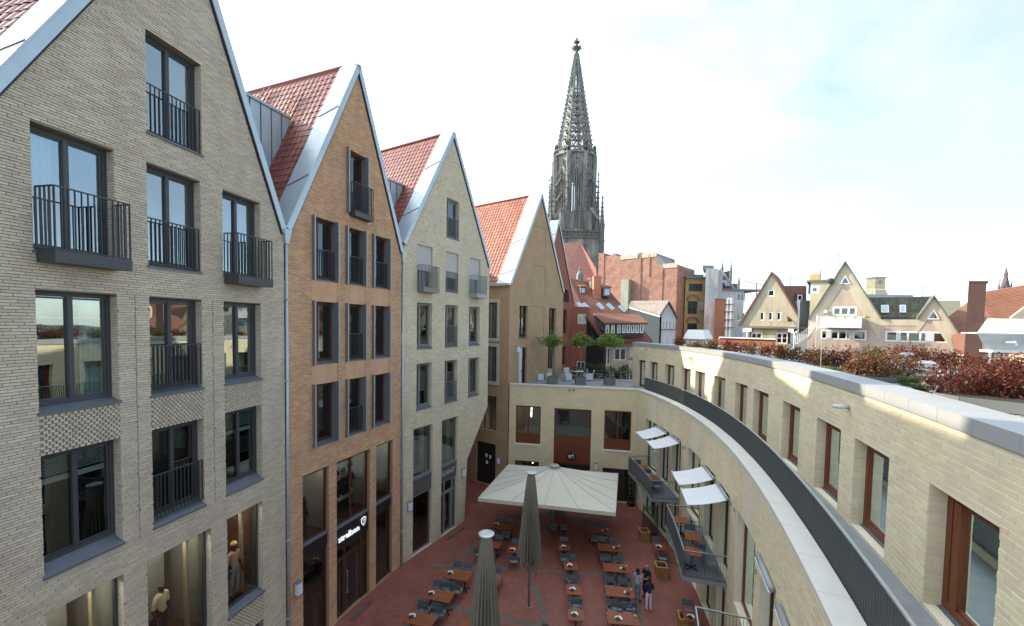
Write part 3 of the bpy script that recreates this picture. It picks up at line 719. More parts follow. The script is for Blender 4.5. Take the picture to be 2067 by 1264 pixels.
# a sprinkling of proud bricks gives the hand-laid relief
def rough_bricks(P, s0, s1, z0, z1, span, ops, n, mt, parent, seed, L=.27, H=.066):
    R = random.Random(seed); out = []; tries = 0
    while len(out) < n and tries < n*6:
        tries += 1; s = R.uniform(s0, s1); z = math.floor(R.uniform(z0, z1)/H)*H
        if not any(a < s and s+L < b for a, b in span(z+H)): continue
        if any(a-.02 < s+L and s < b+.02 and c-.08 < z < d+.02 for a, b, c, d in ops): continue
        if z < lo3(s+L)+.1: continue
        out.append(mat4(P(s, z+.004, 0), P(s+L-.01, 0)-P(s, 0), V((0,0,H-.01)), P.n*R.uniform(.008, .022)))
    pieces(parent, 'brick', out, UB, mt, 300, 'bricks')
M_BR3 = mat('cream_brick', (.63, .55, .40), .9, 0, .06, 1.2, island=.14, spec=.15)
rough_bricks(P3, .1, 8.8, .2, 25.5, sp3, ops3, 2600, M_BR3, w3, 8)
for i, (a, b, c, d) in enumerate(ops3[:10]):
    low = (i not in (0,)) and c < 16
    w = window(P3, a, b, c, d, h3, .22, M_GREY, .08, (.30,), (), G_STD, .12 if low else .05, curtain=((.35, .62),) if i in (2, 3, 5, 6, 9) else (), sash=.05, sillout=.05)
    if i in (1, 4, 7):
        zz = 16.95 if i == 4 else 17.1
        M = MB(); bx(M, P3, a+.02, b-.02, zz, d-.01, -.14, -.10); M.build('roller_shutter', M_BLIND, h3)
for i in (0, 5, 6): juliet(P3, ops3[i][0], ops3[i][1], ops3[i][2]+.06, 1.3, h3, M_GREY, -.05, gap=.12)
juliet(P3, S3[1][0], S3[1][1], 16.08, 1.25, h3, M_GREY, -.05, gap=.12)
balcony_box(P3, 1.19, 2.57, 16.05, .54, h3, M_GREY, 1.3, .26, .12)
balcony_box(P3, 6.42, 7.68, 16.05, .66, h3, M_LGREY, 1.3, .26, .10)
M_BAND3 = mat('grey_shop_band', (.10, .10, .098), .5)
for (a, b), lo in zip(shop3, ('glass', 'door')):
    shopfront(P3, a, b, 3.60, 4.60, 7.70, h3, M_GREY, lo, panel=M_BAND3, glass=G_STD)
    M = MB(); bx(M, P3, a-.25, b+.25, 4.2, 7.9, -2.6, -2.55); M.build('shop_back_wall', M_ROOM, h3)
    M = MB(); n = 10
    for k in range(n):
        s = a+(b-a)*(.62+.24*k/n); s2 = a+(b-a)*(.62+.24*(k+1)/n); M.quad(P3(s, 4.7, -.5+.04*math.cos(k*2)), P3(s2, 4.7, -.5+.04*math.cos(k*2+2)), P3(s2-.05, 7.65, -.5+.04*math.cos(k*2+2)), P3(s-.05, 7.65, -.5+.04*math.cos(k*2)))
    M.build('curtain', M_CURT, h3)
text_on(P3, 'GANT', 3.72, 3.93, 1.35, -.09, h3, mat('silver_letters', (.62, .63, .63), .35, .6), 'sign_lettering', .03, .01, .46)
r3 = roof_pair(P3, .08, 8.93, 18.40, 18.25, 4.43, 26.25, 11, h3, M_TILE, 7.2, 1.0, 300)

# ---- zinc-clad infill between the roofs of houses 1|2 and 2|3
def infill(p_left_top, p_right_top, p_low, dep, n, label, zlow):
    t = thing('roof_infill', V((p_low.x, p_low.y, zlow)), label, 'roof cladding', 'zinc-clad links between the roofs')
    A, B, C = p_left_top, p_right_top, p_low
    D = V((A.x, A.y, zlow-1.5)); E_ = V((C.x, C.y, zlow-1.5))
    back = -n*dep
    M = MB(); M.prism([A, B, C, E_, D], back); M.build('cladding', M_ZINC, t)
    d = (B-A); L = d.length; N = max(3, round(L/.5))
    for k in range(1, N):
        p = A+d*(k/N); MB().bar(p+n*.015-V((0,0,.02)), V((p.x, p.y, zlow-1.4))+n*.015, .035, .03, n).build('standing_seam', M_SILL, t)
    MB().bar(A+n*.02, B+n*.02, .12, .10, V((0,0,1))).build('edge_trim', M_ZINCL, t)
def on_roof(P, sl, sp, zl, zp, x, y):
    A, B = P(sl, zl), P(sp, zp); d = (B-A).normalized(); nn = d.cross(P.n); return atpl(x, y, A, nn)
q = on_roof(P2, .08, 3.95, 17.55, 26.0, 587, 253); qb = (q-J).dot(P2.n)
a_ = q-P2.d*6; c_ = on_roof(P2, .08, 3.95, 17.55, 26.0, 552, 350)
c_ = atpl(552, 350, J+P2.n*qb, P2.n)
q = q+V((0, 0, .3)); infill(V((a_.x, a_.y, q.z)), q, c_, 3, P2.n, 'zinc-clad link between the roofs of the grey-beige and orange houses', 17.0)
q = on_roof(P3, .08, 4.43, 18.4, 26.25, 824, 361); qb = (q-K).dot(P3.n)
a_ = q-P3.d*6; c_ = atpl(796, 425, K+P3.n*qb, P3.n)
q = q-V((0, 0, .55)); infill(V((a_.x, a_.y, q.z)), q, c_, 3, P3.n, 'zinc-clad link between the roofs of the orange and cream houses', 17.6)

# ---- lamps on the fronts
lamp_box(P2, .42, 2.75, 'box wall lamp on the orange house beside the shop window')
lamp_box(P3, .60, 3.0, 'box wall lamp on the cream house next to the downpipe')
lamp_box(P3, 5.85, 3.35, 'box wall lamp on the cream house under its slanting corner')

# ---- backs of the houses, and the next house of the row just outside the picture
M_REAR = mat('rear_wall_render', (.40, .36, .30), .9, 0, .1, 1)
for P, s0, s1, zt, root in ((P1, -9.5, .9, 17.2, h1), (P2, -.9, 8.4, 17.5, h2), (P3, -.9, 9.0, 18.2, h3)):
    MB().prism([P(s0, 0, -9), P(s1, 0, -9), P(s1, zt, -9), P(s0, zt, -9)], -P.n*.3).build('rear_wall', M_REAR, root)
P0 = Plane(P1(-8.48, 0)-V((math.sin(.05), math.cos(.05), 0))*8.5, .05)
h0 = thing('gabled_house', P0(4.2, 0), 'sand brick gabled house next in the row, just outside the left edge', 'house', 'gabled brick houses along the left of the square')
ops0 = [(a, a+1.5, c, c+2.7) for a in (1.2, 3.5, 5.8) for c in (4.0, 8.2, 11.9, 15.4)]
hi0, sp0 = gable(0, 8.45, 17.2, 17.2, 4.2, 26.0)
wall(P0, 0, 8.45, 0, hi0, ops0, .28, [4.2]).build('wall', brick_mat('sand_brick_wall', (.46, .38, .27), (.40, .33, .23), (.33, .28, .21), .27, .066, tuple(P0.d)), h0)
for o in ops0: window(P0, *o, h0, .22, M_DARK, .09, (.47,), (), G_SKY, .1)
roof_pair(P0, 0, 8.45, 17.2, 17.2, 4.2, 26.0, 9, h0, M_TILE, 0.0, .95, 0, right=False)
MB().prism([P0(-1, 0, -9), P0(9.5, 0, -9), P0(9.5, 17.1, -9), P0(-1, 17.1, -9)], -P0.n*.3).build('rear_wall', M_REAR, h0)
# ------------------------------------------------------------------ house 4: brown brick, with its corner behind the cream house
M_W4 = brick_mat('brown_brick_wall', (.46, .32, .19), (.41, .28, .165), (.32, .23, .15), .25, .066, tuple(P4.d), msize=.007, bump=.6, var=.14)
h4 = thing('gabled_house', P4(4.7, 0), 'brown brick gabled house with narrow windows behind the roof terrace', 'house', 'gabled brick houses along the left of the square')
def rect(P, x0, y0, x1, y1):
    a, z1 = P.hit(x0, y0); b, z0 = P.hit(x1, y1); return (min(a, b), max(a, b), min(z0, z1), max(z0, z1))
ops4 = [rect(P4, 1048.7, 616.6, 1064.5, 682), rect(P4, 1109, 621, 1121.3, 684), rect(P4, 1048, 702, 1063, 768), rect(P4, 1106.5, 702, 1119.6, 757)]
ops4[1] = (ops4[1][0], ops4[1][1], ops4[0][2], ops4[0][3]); ops4[2] = (ops4[2][0], ops4[2][1], 8.8, ops4[2][3]); ops4[3] = (ops4[3][0], ops4[3][1], 8.8, ops4[2][3])
hi4, sp4 = gable(0, 9.4, 17.3, 17.3, 4.75, 25.85)
wall(P4, 0, 9.4, 0, hi4, ops4, .3, [4.75]).build('wall', M_W4, h4)
P4s = Plane((-.243, 33.60), AZ4-math.pi/2, -1)
ops4s = [rect(P4s, 984, 611, 1003.5, 683), rect(P4s, 984, 699, 1002.5, 771), rect(P4s, 975, 797, 1001, 870), rect(P4s, 962, 889, 999, 986)]
ops4s[3] = (ops4s[3][0], ops4s[3][1], .02, ops4s[3][3])
M_W4s = brick_mat('brown_brick_side_wall', (.46, .32, .19), (.41, .28, .165), (.32, .23, .15), .25, .066, tuple(P4s.d), msize=.007, bump=.6, var=.14)
wall(P4s, 0, 11, 0, 17.3, ops4s, .3).build('side_wall', M_W4s, h4)
M_CRFR = mat('cream_window_surround', (.50, .46, .37), .7, 0, .06, 2)
for i, (a, b, c, d) in enumerate(ops4):
    if i == 2:
        window(P4, a+(b-a)*.42, b, c, d, h4, .2, M_DWOOD, .07, (), (), G_STD, 0, room=1.2)
        M = MB(); bx(M, P4, a, a+(b-a)*.45, c, d-.03, -.12, -.07); dr = M.build('door', mat('pale_grey_door', (.55, .58, .62), .5), h4)
        M = MB(); bx(M, P4, a+.5, a+.56, c+1.0, c+1.2, -.068, -.02); M.build('door_handle', M_BLACK, dr)
    else: window(P4, a, b, c, d, h4, .22, M_DWOOD, .08, (.45,), (), G_STD, .08 if i < 2 else 0, curtain=((.1, .4),) if i == 0 else (), room=1.2)
for i, (a, b, c, d) in enumerate(ops4s):
    if i < 2:
        M = MB(); g = .28
        for q in ((a-g, a, c-g, d+g), (b, b+g, c-g, d+g), (a, b, d, d+g), (a, b, c-g, c)): bx(M, P4s, *q, .002, .07)
        M.build('window_surround', M_CRFR, h4); window(P4s, a, b, c, d, h4, .1, M_DARK, .07, (.5,), (), G_STD, 0, curtain=((.5, .95),))
    elif i == 2: window(P4s, a, b, c, d, h4, .2, M_DARK, .07, (.5,), (), G_STD, 0)
    else:
        M = MB(); bx(M, P4s, a, b, c, d, -.25, -.18); pt = M.build('black_portal', M_BLACK, h4)
        for s, z in ((.42, 2.35), (.62, 2.30), (.45, 1.75)):
            M = MB(); q = b-(b-a)*s; bx(M, P4s, q-.22, q, z, z+.3, -.178, -.174); M.build('paper_notice', M_WHITE, pt)
def groove_strip(P, pts, root, w=.035):
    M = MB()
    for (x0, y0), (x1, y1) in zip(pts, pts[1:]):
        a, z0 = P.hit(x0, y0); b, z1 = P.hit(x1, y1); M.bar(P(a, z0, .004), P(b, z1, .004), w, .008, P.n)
    M.build('groove_strip', mat('painted_groove_shade', (.13, .085, .05), .95), root)  # raised dark strips; the shade of the recess lines is in their colour
groove_strip(P4, [(1079.6, 455.5), (1102, 463), (1101, 521)], h4); groove_strip(P4, [(1078, 534.8), (1100.5, 539), (1099.7, 598)], h4)
groove_strip(P4, [(1071, 617.5), (1098.5, 620), (1097, 686)], h4); groove_strip(P4, [(1069, 618), (1068, 686)], h4)
lamp_box(P4, P4.hit(1043.5, 703)[0], P4.hit(1043.5, 712)[1], 'box wall lamp on the brown house beside the terrace door')
lamp_box(P4s, P4s.hit(1008, 930)[0], P4s.hit(1008, 936)[1], 'box wall lamp on the brown house beside the black portal')
r4 = roof_pair(P4, 0, 9.4, 17.3, 17.3, 4.75, 25.85, 11.5, h4, M_TILEB, 9.5, 1.35, 300, ta=.34, td=.37, seams=(.52, .86))
M = MB(); M.bar(P4(-.1, 17.28, .1), P4(-.1, 17.28, -11), .22, .2); M.build('eave_gutter', M_ZINC, h4)
# ---- red house peeping out behind the brown one
P5 = Plane((1.9, 38.5), .395)
M_W5 = brick_mat('red_brick_wall', (.34, .115, .075), (.28, .09, .06), (.22, .12, .10), .25, .07, tuple(P5.d), msize=.008, var=.15)
h5 = thing('gabled_house', P5(10, 0), 'red brick gabled house peeping out behind the brown one', 'house', 'gabled brick houses along the left of the square')
hi5, sp5 = gable(4.2, 15.6, 19.7, 16.9, 7.8, 25.6)
ops5 = [rect(P5, 1137, 625, 1144, 673), rect(P5, 1135, 700, 1142, 736), rect(P5, 1137.5, 583, 1147.5, 611)]
wall(P5, 4.2, 15.6, 0, hi5, ops5, .3, [7.8]).build('wall', M_W5, h5)
for o in ops5: window(P5, *o, h5, .2, M_DWOOD, .08, (.5,), (), G_STD, 0)
juliet(P5, ops5[2][0], ops5[2][1], ops5[2][2], 1.0, h5, M_DARK, .04, gap=.14)
roof_pair(P5, 4.2, 15.6, 19.7, 16.9, 7.8, 25.6, 5, h5, M_TILE, 1.5, .9, 30)

# ------------------------------------------------------------------ end wall of the court with the roof terrace on top
E0 = V((-.134, 33.45, 0)); E1 = V((10.18, 31.45, 0)); AZE = math.atan2(E1.x-E0.x, E1.y-E0.y)
PE = Plane(E0, AZE); LE = (E1-E0).length
cR1, cR2, cRM = (.69, .59, .39), (.63, .54, .345), (.62, .54, .37)
M_WE = brick_mat('yellow_cream_brick_wall', cR1, cR2, cRM, .29, .115, tuple(PE.d), msize=.010, bump=.5, var=.10)
he = thing('terrace_wing', PE(LE/2, 0), 'yellow-cream brick wing with wooden windows carrying the roof terrace', 'building')
oe = [rect(PE, 1041.7, 818.1, 1090.3, 897.5), rect(PE, 1119.2, 823.7, 1191.2, 945), rect(PE, 1220.4, 829, 1272.5, 915), rect(PE, 1039.5, 928.7, 1087, 990), rect(PE, 1216.4, 944, 1268.5, 1018)]
oe[1] = (oe[1][0], oe[1][1], .02, oe[1][3]); oe[3] = (oe[3][0], oe[3][1], .02, oe[3][3]); oe[4] = (oe[4][0], oe[4][1], .02, oe[4][3]); oe[2] = (oe[2][0], oe[2][1], oe[0][2], oe[0][3])
wall(PE, 0, LE, 0, 8.98, oe, .3).build('wall', M_WE, he)
for i in (0, 2):
    a, b, c, d = oe[i]; window(PE, a, b, c+.75, d, he, .10, M_WOOD, .10, (.5,), (), G_STD, 0, room=2.5, rmat=M_ROOM if i == 0 else M_ROOMD)
    M = MB(); bx(M, PE, a, b, c, c+.75, -.16, -.09); M.build('timber_panel', M_WOOD, he)
    M = MB(); bx(M, PE, a-.06, b+.06, c-.10, c-.002, .002, .07); M.build('stone_sill', M_WHITE, he)
M_SLAMP = emit_mat('fluorescent_tube', (1, .97, .9), 6)
M = MB(); a, z = PE.hit(1070, 822); bx(M, PE, a-.02, a+.02, z-1.0, z, -.9, -.86); M.build('strip_light', M_SLAMP, he)
M = MB(); a, z = PE.hit(1072.5, 933); bx(M, PE, a-.02, a+.02, z-.4, z-.05, -.9, -.86); M.build('strip_light', M_SLAMP, he)
a, b, c, d = oe[1]
window(PE, a, b, d-2.35, d, he, .06, M_WOOD, .12, (), (), G_STD, 0, room=3.5, rmat=M_ROOM)
zz = d-2.35
for zt, zb in ((zz, zz-.82), (zz-.83, zz-2.1)):
    M = MB(); bx(M, PE, a, b, zb, zt-.012, -.13, -.06); M.build('timber_panel', M_WOOD, he)
window(PE, a, b, .02, zz-2.1, he, .10, M_DWOOD, .1, (.5,), (), G_STD, 0, room=2.5, name='door')
lc, lz = PE.hit(1153, 922.5)
M = MB(); M.lathe((0,0,0), [(.36, 0), (.36, .03)], 24); D = MB(); D.f = M.f; D.v = [tuple(PE(lc+x, lz+y, -.055+z)) for x, y, z in M.v]; em = D.build('round_emblem', M_BLACK, he)
for s, w, mt in ((-.20, .07, M_PRINT), (-.06, .06, M_PRINT), (.12, .07, mat('orange_print', (.6, .30, .05), .5))):
    M = MB(); bx(M, PE, lc+s, lc+s+w, lz-.12, lz+.10, -.022, -.016); M.build('emblem_stroke', mt, em)
M = MB(); bx(M, PE, lc-.20, lc+.20, lz+.08, lz+.14, -.022, -.015); M.build('emblem_stroke', M_PRINT, em)
M = MB(); bx(M, PE, lc+.12, lc+.17, lz+.16, lz+.28, -.022, -.016); M.build('emblem_stroke', M_PRINT, em)
for i in (3, 4): window(PE, *oe[i], he, .14, M_DWOOD, .1, (.5,) if i == 3 else (), (), G_STD, 0, room=2.2, name='door')
M = MB(); bx(M, PE, 0, LE+.25, 8.98, 9.10, -.30, .06); M.build('coping', mat('pale_stone_coping', (.58, .56, .50), .8, 0, .08, 2, bump=.1), he)
TZ = 8.80
M = MB(); M.poly(PE(0, TZ, -.3), PE(LE+1.5, TZ, -.3), V((12.2, 36, TZ)), V((11.5, 44, TZ)), V((4.8, 44, TZ)), P4(9.4, TZ), P4(.05, TZ)); ter = M.build('terrace_deck', mat('grey_terrace_slabs', (.26, .275, .29), .7, 0, .14, 2), he)
lamp_box(PE, *(lambda q: (q[0], q[1]))(PE.hit(1202.5, 948)), 'box wall lamp on the terrace wing above the big parasol')
for x in (1147, 1155):
    M = MB(); a, z = PE.hit(x+3, 787); bx(M, PE, a-.05, a+.05, z-.05, z+.05, .004, .12); M.build('wall_camera' if x > 1150 else 'camera_mount', M_BLACK, he)

# ------------------------------------------------------------------ the curved building on the right
PL, PU = Curve(0), Curve(1.9)
M_BRR = mat('yellow_cream_block', (.665, .575, .395), .85, 0, .05, 1.0, bump=.15, bscale=40, island=.05, hue=.008, spec=.2, stain=.06)
M_MOR = mat('cream_mortar', (.69, .62, .47), .95, 0, .08, 5)
M_COPG = mat('grey_coping_sheet', (.34, .35, .345), .45, .15, .06, 1.2)
hr = thing('curved_building', PU(15, 0), 'curved cream brick building with timber windows and a planted roof on the right', 'building')
SU = [(7.36, 9.23), (10.76, 12.54), (13.37, 15.09), (16.46, 18.07), (19.53, 21.16), (21.89, 23.31), (24.55, 25.95), (27.14, 28.42), (29.03, 30.29), (31.23, 32.48), (33.49, 34.61), (35.19, 36.28)]
SU = [(3.9, 5.75)]+SU
opu = [(a, b, 8.78, 11.12) for a, b in SU]
wu = wall(PU, -3, 36.95, 8.60, 12.35, opu, .34, (), .6).build('upper_wall', M_MOR, hr)
full = lambda z: [(-3, 36.95)]
ju = [(a-1.05, a-1.03, 8.6, 11.5) for a, b in (SU[1], SU[4], SU[7])]
pieces(wu, 'block', bricks(PU, 1.5, 36.95, 8.62, 12.34, full, opu+ju, .40, .1165, .008, .010, 11, 3), UB, M_BRR, 300, 'blocks')
jb = []
for a, b, c, d in opu[:8]: jb += jamb_bricks(PU, a, c, d, .26, .2, .1165, .009, 6, 1)
for a, b, c, d in opu[:8]: jb += jamb_bricks(PU, b, c, d, .26, .2, .1165, .009, 5)
pieces(wu, 'jamb_block', jb, UB, M_BRR, 0, 'jamb_blocks')
# weep joints over the near windows
M = MB()
for k in range(5): bx(M, PU, 9.55-.62*k, 9.562-.62*k, 11.72, 11.83, .008, .0125)
for i, (a, b, c, d) in enumerate(opu):
    w = window(PU, a, b, c, d, hr, .27, M_WOOD, .16, (.80,) if i in (0, 1) else (), (), G_STD, .04, room=2.0, rmat=M_ROOM, curtain=((.02, .78),) if i > 1 else (), name='window', sash=.06 if i < 6 else 0, sillout=-.2)
# coping of the upper wall: sheets butted end to end
M = MB(); prev = None; k = -3.0; ss = []
while k <= 37.0: ss.append(k); k += 1.0
for a, b in zip(ss, ss[1:]):
    M = MB(); bx(M, PU, a+.004, b-.004, 12.33, 12.60, -.80, .06); M.build('coping_sheet', M_COPG, hr)
# lower wall
SLo = [(29.7, 31.62), (27.76, 29.24), (25.75, 27.18), (22.46, 24.57), (19.99, 21.56), (17.59, 19.18), (13.91, 16.48), (11.61, 13.11), (8.8, 10.65), (5.2, 7.6)]
opl = [(a, b, 3.52, 7.12) for a, b in SLo]+[(a, b, .02, 3.05) for a, b in SLo]
wl = wall(PL, -3, 32.97, 0, 8.98, opl, .38, (), .6).build('lower_wall', M_MOR, hr)
pieces(wl, 'block', bricks(PL, 4, 32.95, .0, 8.97, lambda z: [(-3, 32.97)], opl, .30, .1165, .009, .010, 12, 3), UB, M_BRR, 300, 'blocks')
for i, (a, b, c, d) in enumerate(opl):
    big = i in (0, 3, 6)
    window(PL, a, b, c, d, hr, .26, M_WOOD if big else M_DWOOD, .11 if big else .09, () if big else (.5,), (), G_SKY if i == 6 else G_STD, 0, room=1.8, rmat=M_ROOM if big else M_ROOMD, curtain=((.3, .95),) if i in (0, 3) else ())
    if big:      # stepped jamb: a slim pilaster line beside the tall windows
        M = MB(); bx(M, PL, b+.12, b+.30, .05, 7.6, .0, .035); M.build('pilaster', M_BRR, hr)
k = -3.0
while k < 32.9:
    e = min(k+1.4, 32.9); M = MB(); bx(M, PL, k+.004, e-.004, 8.98, 9.10, -.47, .06); M.build('coping_stone', MATS['pale_stone_coping'], hr); k += 1.4
# walkway and its railing
M = MB(); ss = [-3+i*.8 for i in range(51)]
for a, b in zip(ss, ss[1:]): M.quad(PL(a, 8.72, -.45), PL(b, 8.72, -.45), PL(b, 8.72, -2.0), PL(a, 8.72, -2.0))
M.build('walkway', mat('grey_walkway', (.24, .25, .25), .8), hr)
rl = thing('walkway_railing', PL(15, 9.1, -.5), 'long curved grey railing along the upper walkway', 'railing')
B = []; s = 1.0; T = MB(); Fr = MB(); prev = None
M_RAIL = mat('grey_railing_steel', (.105, .112, .112), .5, .2, .06, 3)
while s < 33.0:
    n, d = PL.nd(s); c = PL(s, 9.02, -.52); B.append(mat4(c-d*.006-n*.025, d*.012, n*.05, V((0,0,1.0)))); s += .108
s = 1.0
while s < 33.0:
    e = min(s+.6, 33.0); T.bar(PL(s, 10.03, -.52), PL(e, 10.03, -.52), .05, .035); Fr.bar(PL(s, 9.03, -.52), PL(e, 9.03, -.52), .05, .02); s += .6
T.build('handrail', mat('pale_handrail', (.40, .42, .42), .4, .4), rl); Fr.build('bottom_rail', M_RAIL, rl)
pieces(rl, 'baluster', B, UBAR, M_RAIL, 300)
# little wall lights / spouts
for s, z, L_ in ((12.94, 11.86, .34), (28.99, 11.9, .5), (35.1, 12.06, .5)):
    t = thing('wall_spout', PU(s, z, 0), {12.94: 'pale cylinder wall lamp on the near part of the curved upper wall', 28.99: 'small wall lamp in the middle of the far curved wall', 35.1: 'small wall lamp at the far end of the curved wall'}[s], 'wall lamp', 'small lamps on the curved wall')
    MB().tube([PU(s, z, .04), PU(s-.02, z, .04+L_)], .055, 10).build('body', mat('pale_lamp_metal', (.60, .60, .57), .45), t, smooth=True)
    MB().tube([PU(s, z, .004), PU(s, z, .04)], .075, 10).build('mount', M_LGREY, t)
# roof of the curved building
M_ROOF = mat('grey_roof_gravel', (.33, .32, .30), .9, 0, .25, 6)
M = MB()
ss = [-3+i*1.0 for i in range(41)]
for a, b in zip(ss, ss[1:]):
    if b > 37: break
    M.quad(PU(a, 12.40, -.75), PU(b, 12.40, -.75), PU(b, 12.40, -9), PU(a, 12.40, -9))
M.build('flat_roof', M_ROOF, hr)
M = MB(); M.quad(PU(36.95, 8.6), PU(36.95, 12.4), PU(36.95, 12.4, -9), PU(36.95, 8.6, -9)); M.build('end_wall', M_MOR, hr)

# ---- balconies of the curved building
M_GALV = mat('galvanised_steel', (.30, .33, .34), .45, .4, .1, 4)
M_DECK = mat('grey_balcony_planks', (.20, .225, .24), .6, 0, .12, 3)
def balcony(a, b, label, zf=3.55, out=1.72):
    t = thing('balcony', PL((a+b)/2, zf-.25, .8), label, 'balcony', 'steel balconies of the curved building')
    M = MB(); N = 6
    for k in range(N):
        s0, s1 = a+(b-a)*k/N, a+(b-a)*(k+1)/N; bx(M, PL, s0, s1, zf-.20, zf-.04, .01, out)
    M.build('steel_frame', M_GALV, t)
    pl = []; n = int(out/.145)
    for k in range(n):
        M = MB(); o = .03+k*.145
        for q in range(N): bx(M, PL, a+(b-a)*q/N, a+(b-a)*(q+1)/N, zf-.036, zf, o, o+.135)
        M.build('deck_plank', M_DECK, t)
    path = [(a+.03, .05), (a+.03, out-.04)]+[(a+(b-a)*k/N, out-.04) for k in range(1, N)]+[(b-.03, out-.04), (b-.03, .05)]
    railing(PL, path, zf, zf+1.08, t, M_RAIL, gap=.10, bw=.008, bd=.03, name='railing')
    T = MB(); ps_ = [PL(s, zf+1.10, o) for s, o in path]
    for p, q in zip(ps_, ps_[1:]): T.bar(p, q, .045, .02)
    T.build('handrail', MATS['pale_handrail'], t)
    n1 = N*2                       # dense mesh infill on the long side
    for k in range(n1):
        s0, s1 = a+.06+(b-a-.12)*k/n1, a+.06+(b-a-.12)*(k+1)/n1
        M = MB(); bx(M, PL, s0+.005, s1-.005, zf+.06, zf+1.02, out-.034, out-.026); M.build('mesh_panel', M_RAIL, t)
    for k in range(8):
        s0 = a+.2+(b-a-.4)*k/7; M = MB(); bx(M, PL, s0-.03, s0+.03, zf-.16, zf+.12, out+.002, out+.05); M.build('post_bracket', M_GALV, t)
    return t
balcony(25.66, 30.6, 'steel balcony farthest along the curved building, beneath the first pair of awnings')
balcony(17.55, 22.2, 'middle steel balcony of the curved building with three timber tables')
balcony(9.0, 13.9, 'nearest steel balcony at the lower right, its corner rail just in view')
# ---- awnings
M_AWN = mat('white_awning_cloth', (.66, .68, .69), .8, 0, .05, 2)
def awning(a, b, label, out=1.58, zt=7.0, zf=6.60):
    t = thing('awning', PL((a+b)/2, zt, .1), label, 'awning', 'white awnings over the balcony doors')
    M = MB(); n = 6
    for k in range(n):
        o0, o1 = .1+(out-.1)*k/n, .1+(out-.1)*(k+1)/n; f = lambda o: zt+(zf-zt)*((o-.1)/(out-.1))-.05*math.sin(math.pi*(o-.1)/(out-.1))
        M.quad(PL(a, f(o0), o0), PL(b, f(o0), o0), PL(b, f(o1), o1), PL(a, f(o1), o1))
        M.quad(PL(a, f(o0)-.008, o0), PL(b, f(o0)-.008, o0), PL(b, f(o1)-.008, o1), PL(a, f(o1)-.008, o1))
    M.build('cloth', M_AWN, t, smooth=True)
    MB().tube([PL(a, zt+.03, .10), PL(b, zt+.03, .10)], .07, 8).build('cassette', M_LGREY, t, smooth=True)
    MB().tube([PL(a-.03, zf, out), PL(b+.03, zf, out)], .045, 8).build('front_bar', M_WHITE, t, smooth=True)
    for s in (a+.12, b-.12):
        MB().tube([PL(s, zt-.1, .1), PL(s+(.25 if s < (a+b)/2 else -.25), zt-.32, out*.5), PL(s, zf-.04, out-.03)], .025, 6).build('folding_arm', M_DWOOD, t)
awning(27.9, 29.75, 'white awning farthest away over the far balcony'); awning(25.7, 27.4, 'white awning second farthest over the far balcony')
awning(19.85, 21.65, 'white awning over the middle balcony, the farther of its pair'); awning(17.55, 19.35, 'white awning over the middle balcony, the nearer of its pair')
for (a, b), lab in (((11.45, 13.2), 'rolled-up awning cassette over the nearer narrow window'), ((8.7, 10.75), 'rolled-up awning cassette at the bottom edge of the curved wall')):
    t = thing('rolled_awning', PL(a, 7.1, .1), lab, 'awning', 'rolled-up awnings')
    MB().tube([PL(a, 7.12, .10), PL(b, 7.12, .10)], .085, 10).build('cassette', M_LGREY, t, smooth=True)
    MB().bar(PL(a, 7.02, .15), PL(b, 7.02, .15), .06, .03).build('front_bar', M_WHITE, t)
# small wire anchors beside the windows
for s, z in ((16.7, 6.9), (17.3, 6.9), (24.9, 6.9), (25.3, 6.8), (13.6, 6.3), (13.6, 3.9)):
    M = MB(); bx(M, PL, s-.012, s+.012, z, z+.16, .01, .09); bx(M, PL, s-.10, s+.10, z+.07, z+.085, .06, .08); M.build('wall_anchor', M_LGREY, hr)

MB().prism([P3(8.6, 0, -8), P4s(9.5, 0, -.6), P4s(9.5, 21.8, -.6), P3(8.6, 21.8, -8)], V((-.2, .3, 0))).build('sun_block_wall', M_REAR, h4)  # unseen wall added behind the gap to hold back sunlight
MB().prism([P4(.3, 0, -11), P4(10.5, 0, -11), P4(10.5, 17.2, -11), P4(.3, 17.2, -11)], -P4.n*.3).build('rear_wall', M_REAR, h4)
# ------------------------------------------------------------------ the church: open-work spire on an octagonal belfry
M_STONE = mat('weathered_sandstone', (.28, .275, .25), .92, 0, .30, .35, bump=.5, bscale=3, stain=.5)
M_STONED = mat('dark_sandstone', (.15, .15, .14), .95, 0, .3, .4, bump=.4, bscale=3, stain=.4)
YC = 109.0
def cx_(x, y): return aty(x, y, YC)
tp = cx_(1157, 83); ch_c = V((aty(1155.5, 470, YC).x, YC, 0))
def zc(y): return aty(1156, y, YC).z
M_NAVE = brick_mat('pink_red_church_roof', (.37, .18, .14), (.32, .15, .115), (.26, .11, .09), .5, .4, (1, 0, 0), var=.15)
ch = thing('church', ch_c, 'tall grey gothic church tower with open-work stone spire behind the houses', 'church')
def octp(r, z, k, rot=math.pi/8): a = rot+k*math.pi/4; return ch_c+V((math.cos(a)*r, math.sin(a)*r, z))
z_sp0, z_top = zc(312), zc(112)          # spire foot and the collar under the finial
R0, R1 = 4.75, .42
def rs(z): return R0+(R1-R0)*(z-z_sp0)/(z_top-z_sp0)
sp = MB()
for k in range(8):       # ribs
    sp.bar(octp(R0, z_sp0, k), octp(R1, z_top, k), .46, .46)
spire = sp.build('spire', M_STONE, ch)
crk = MB()
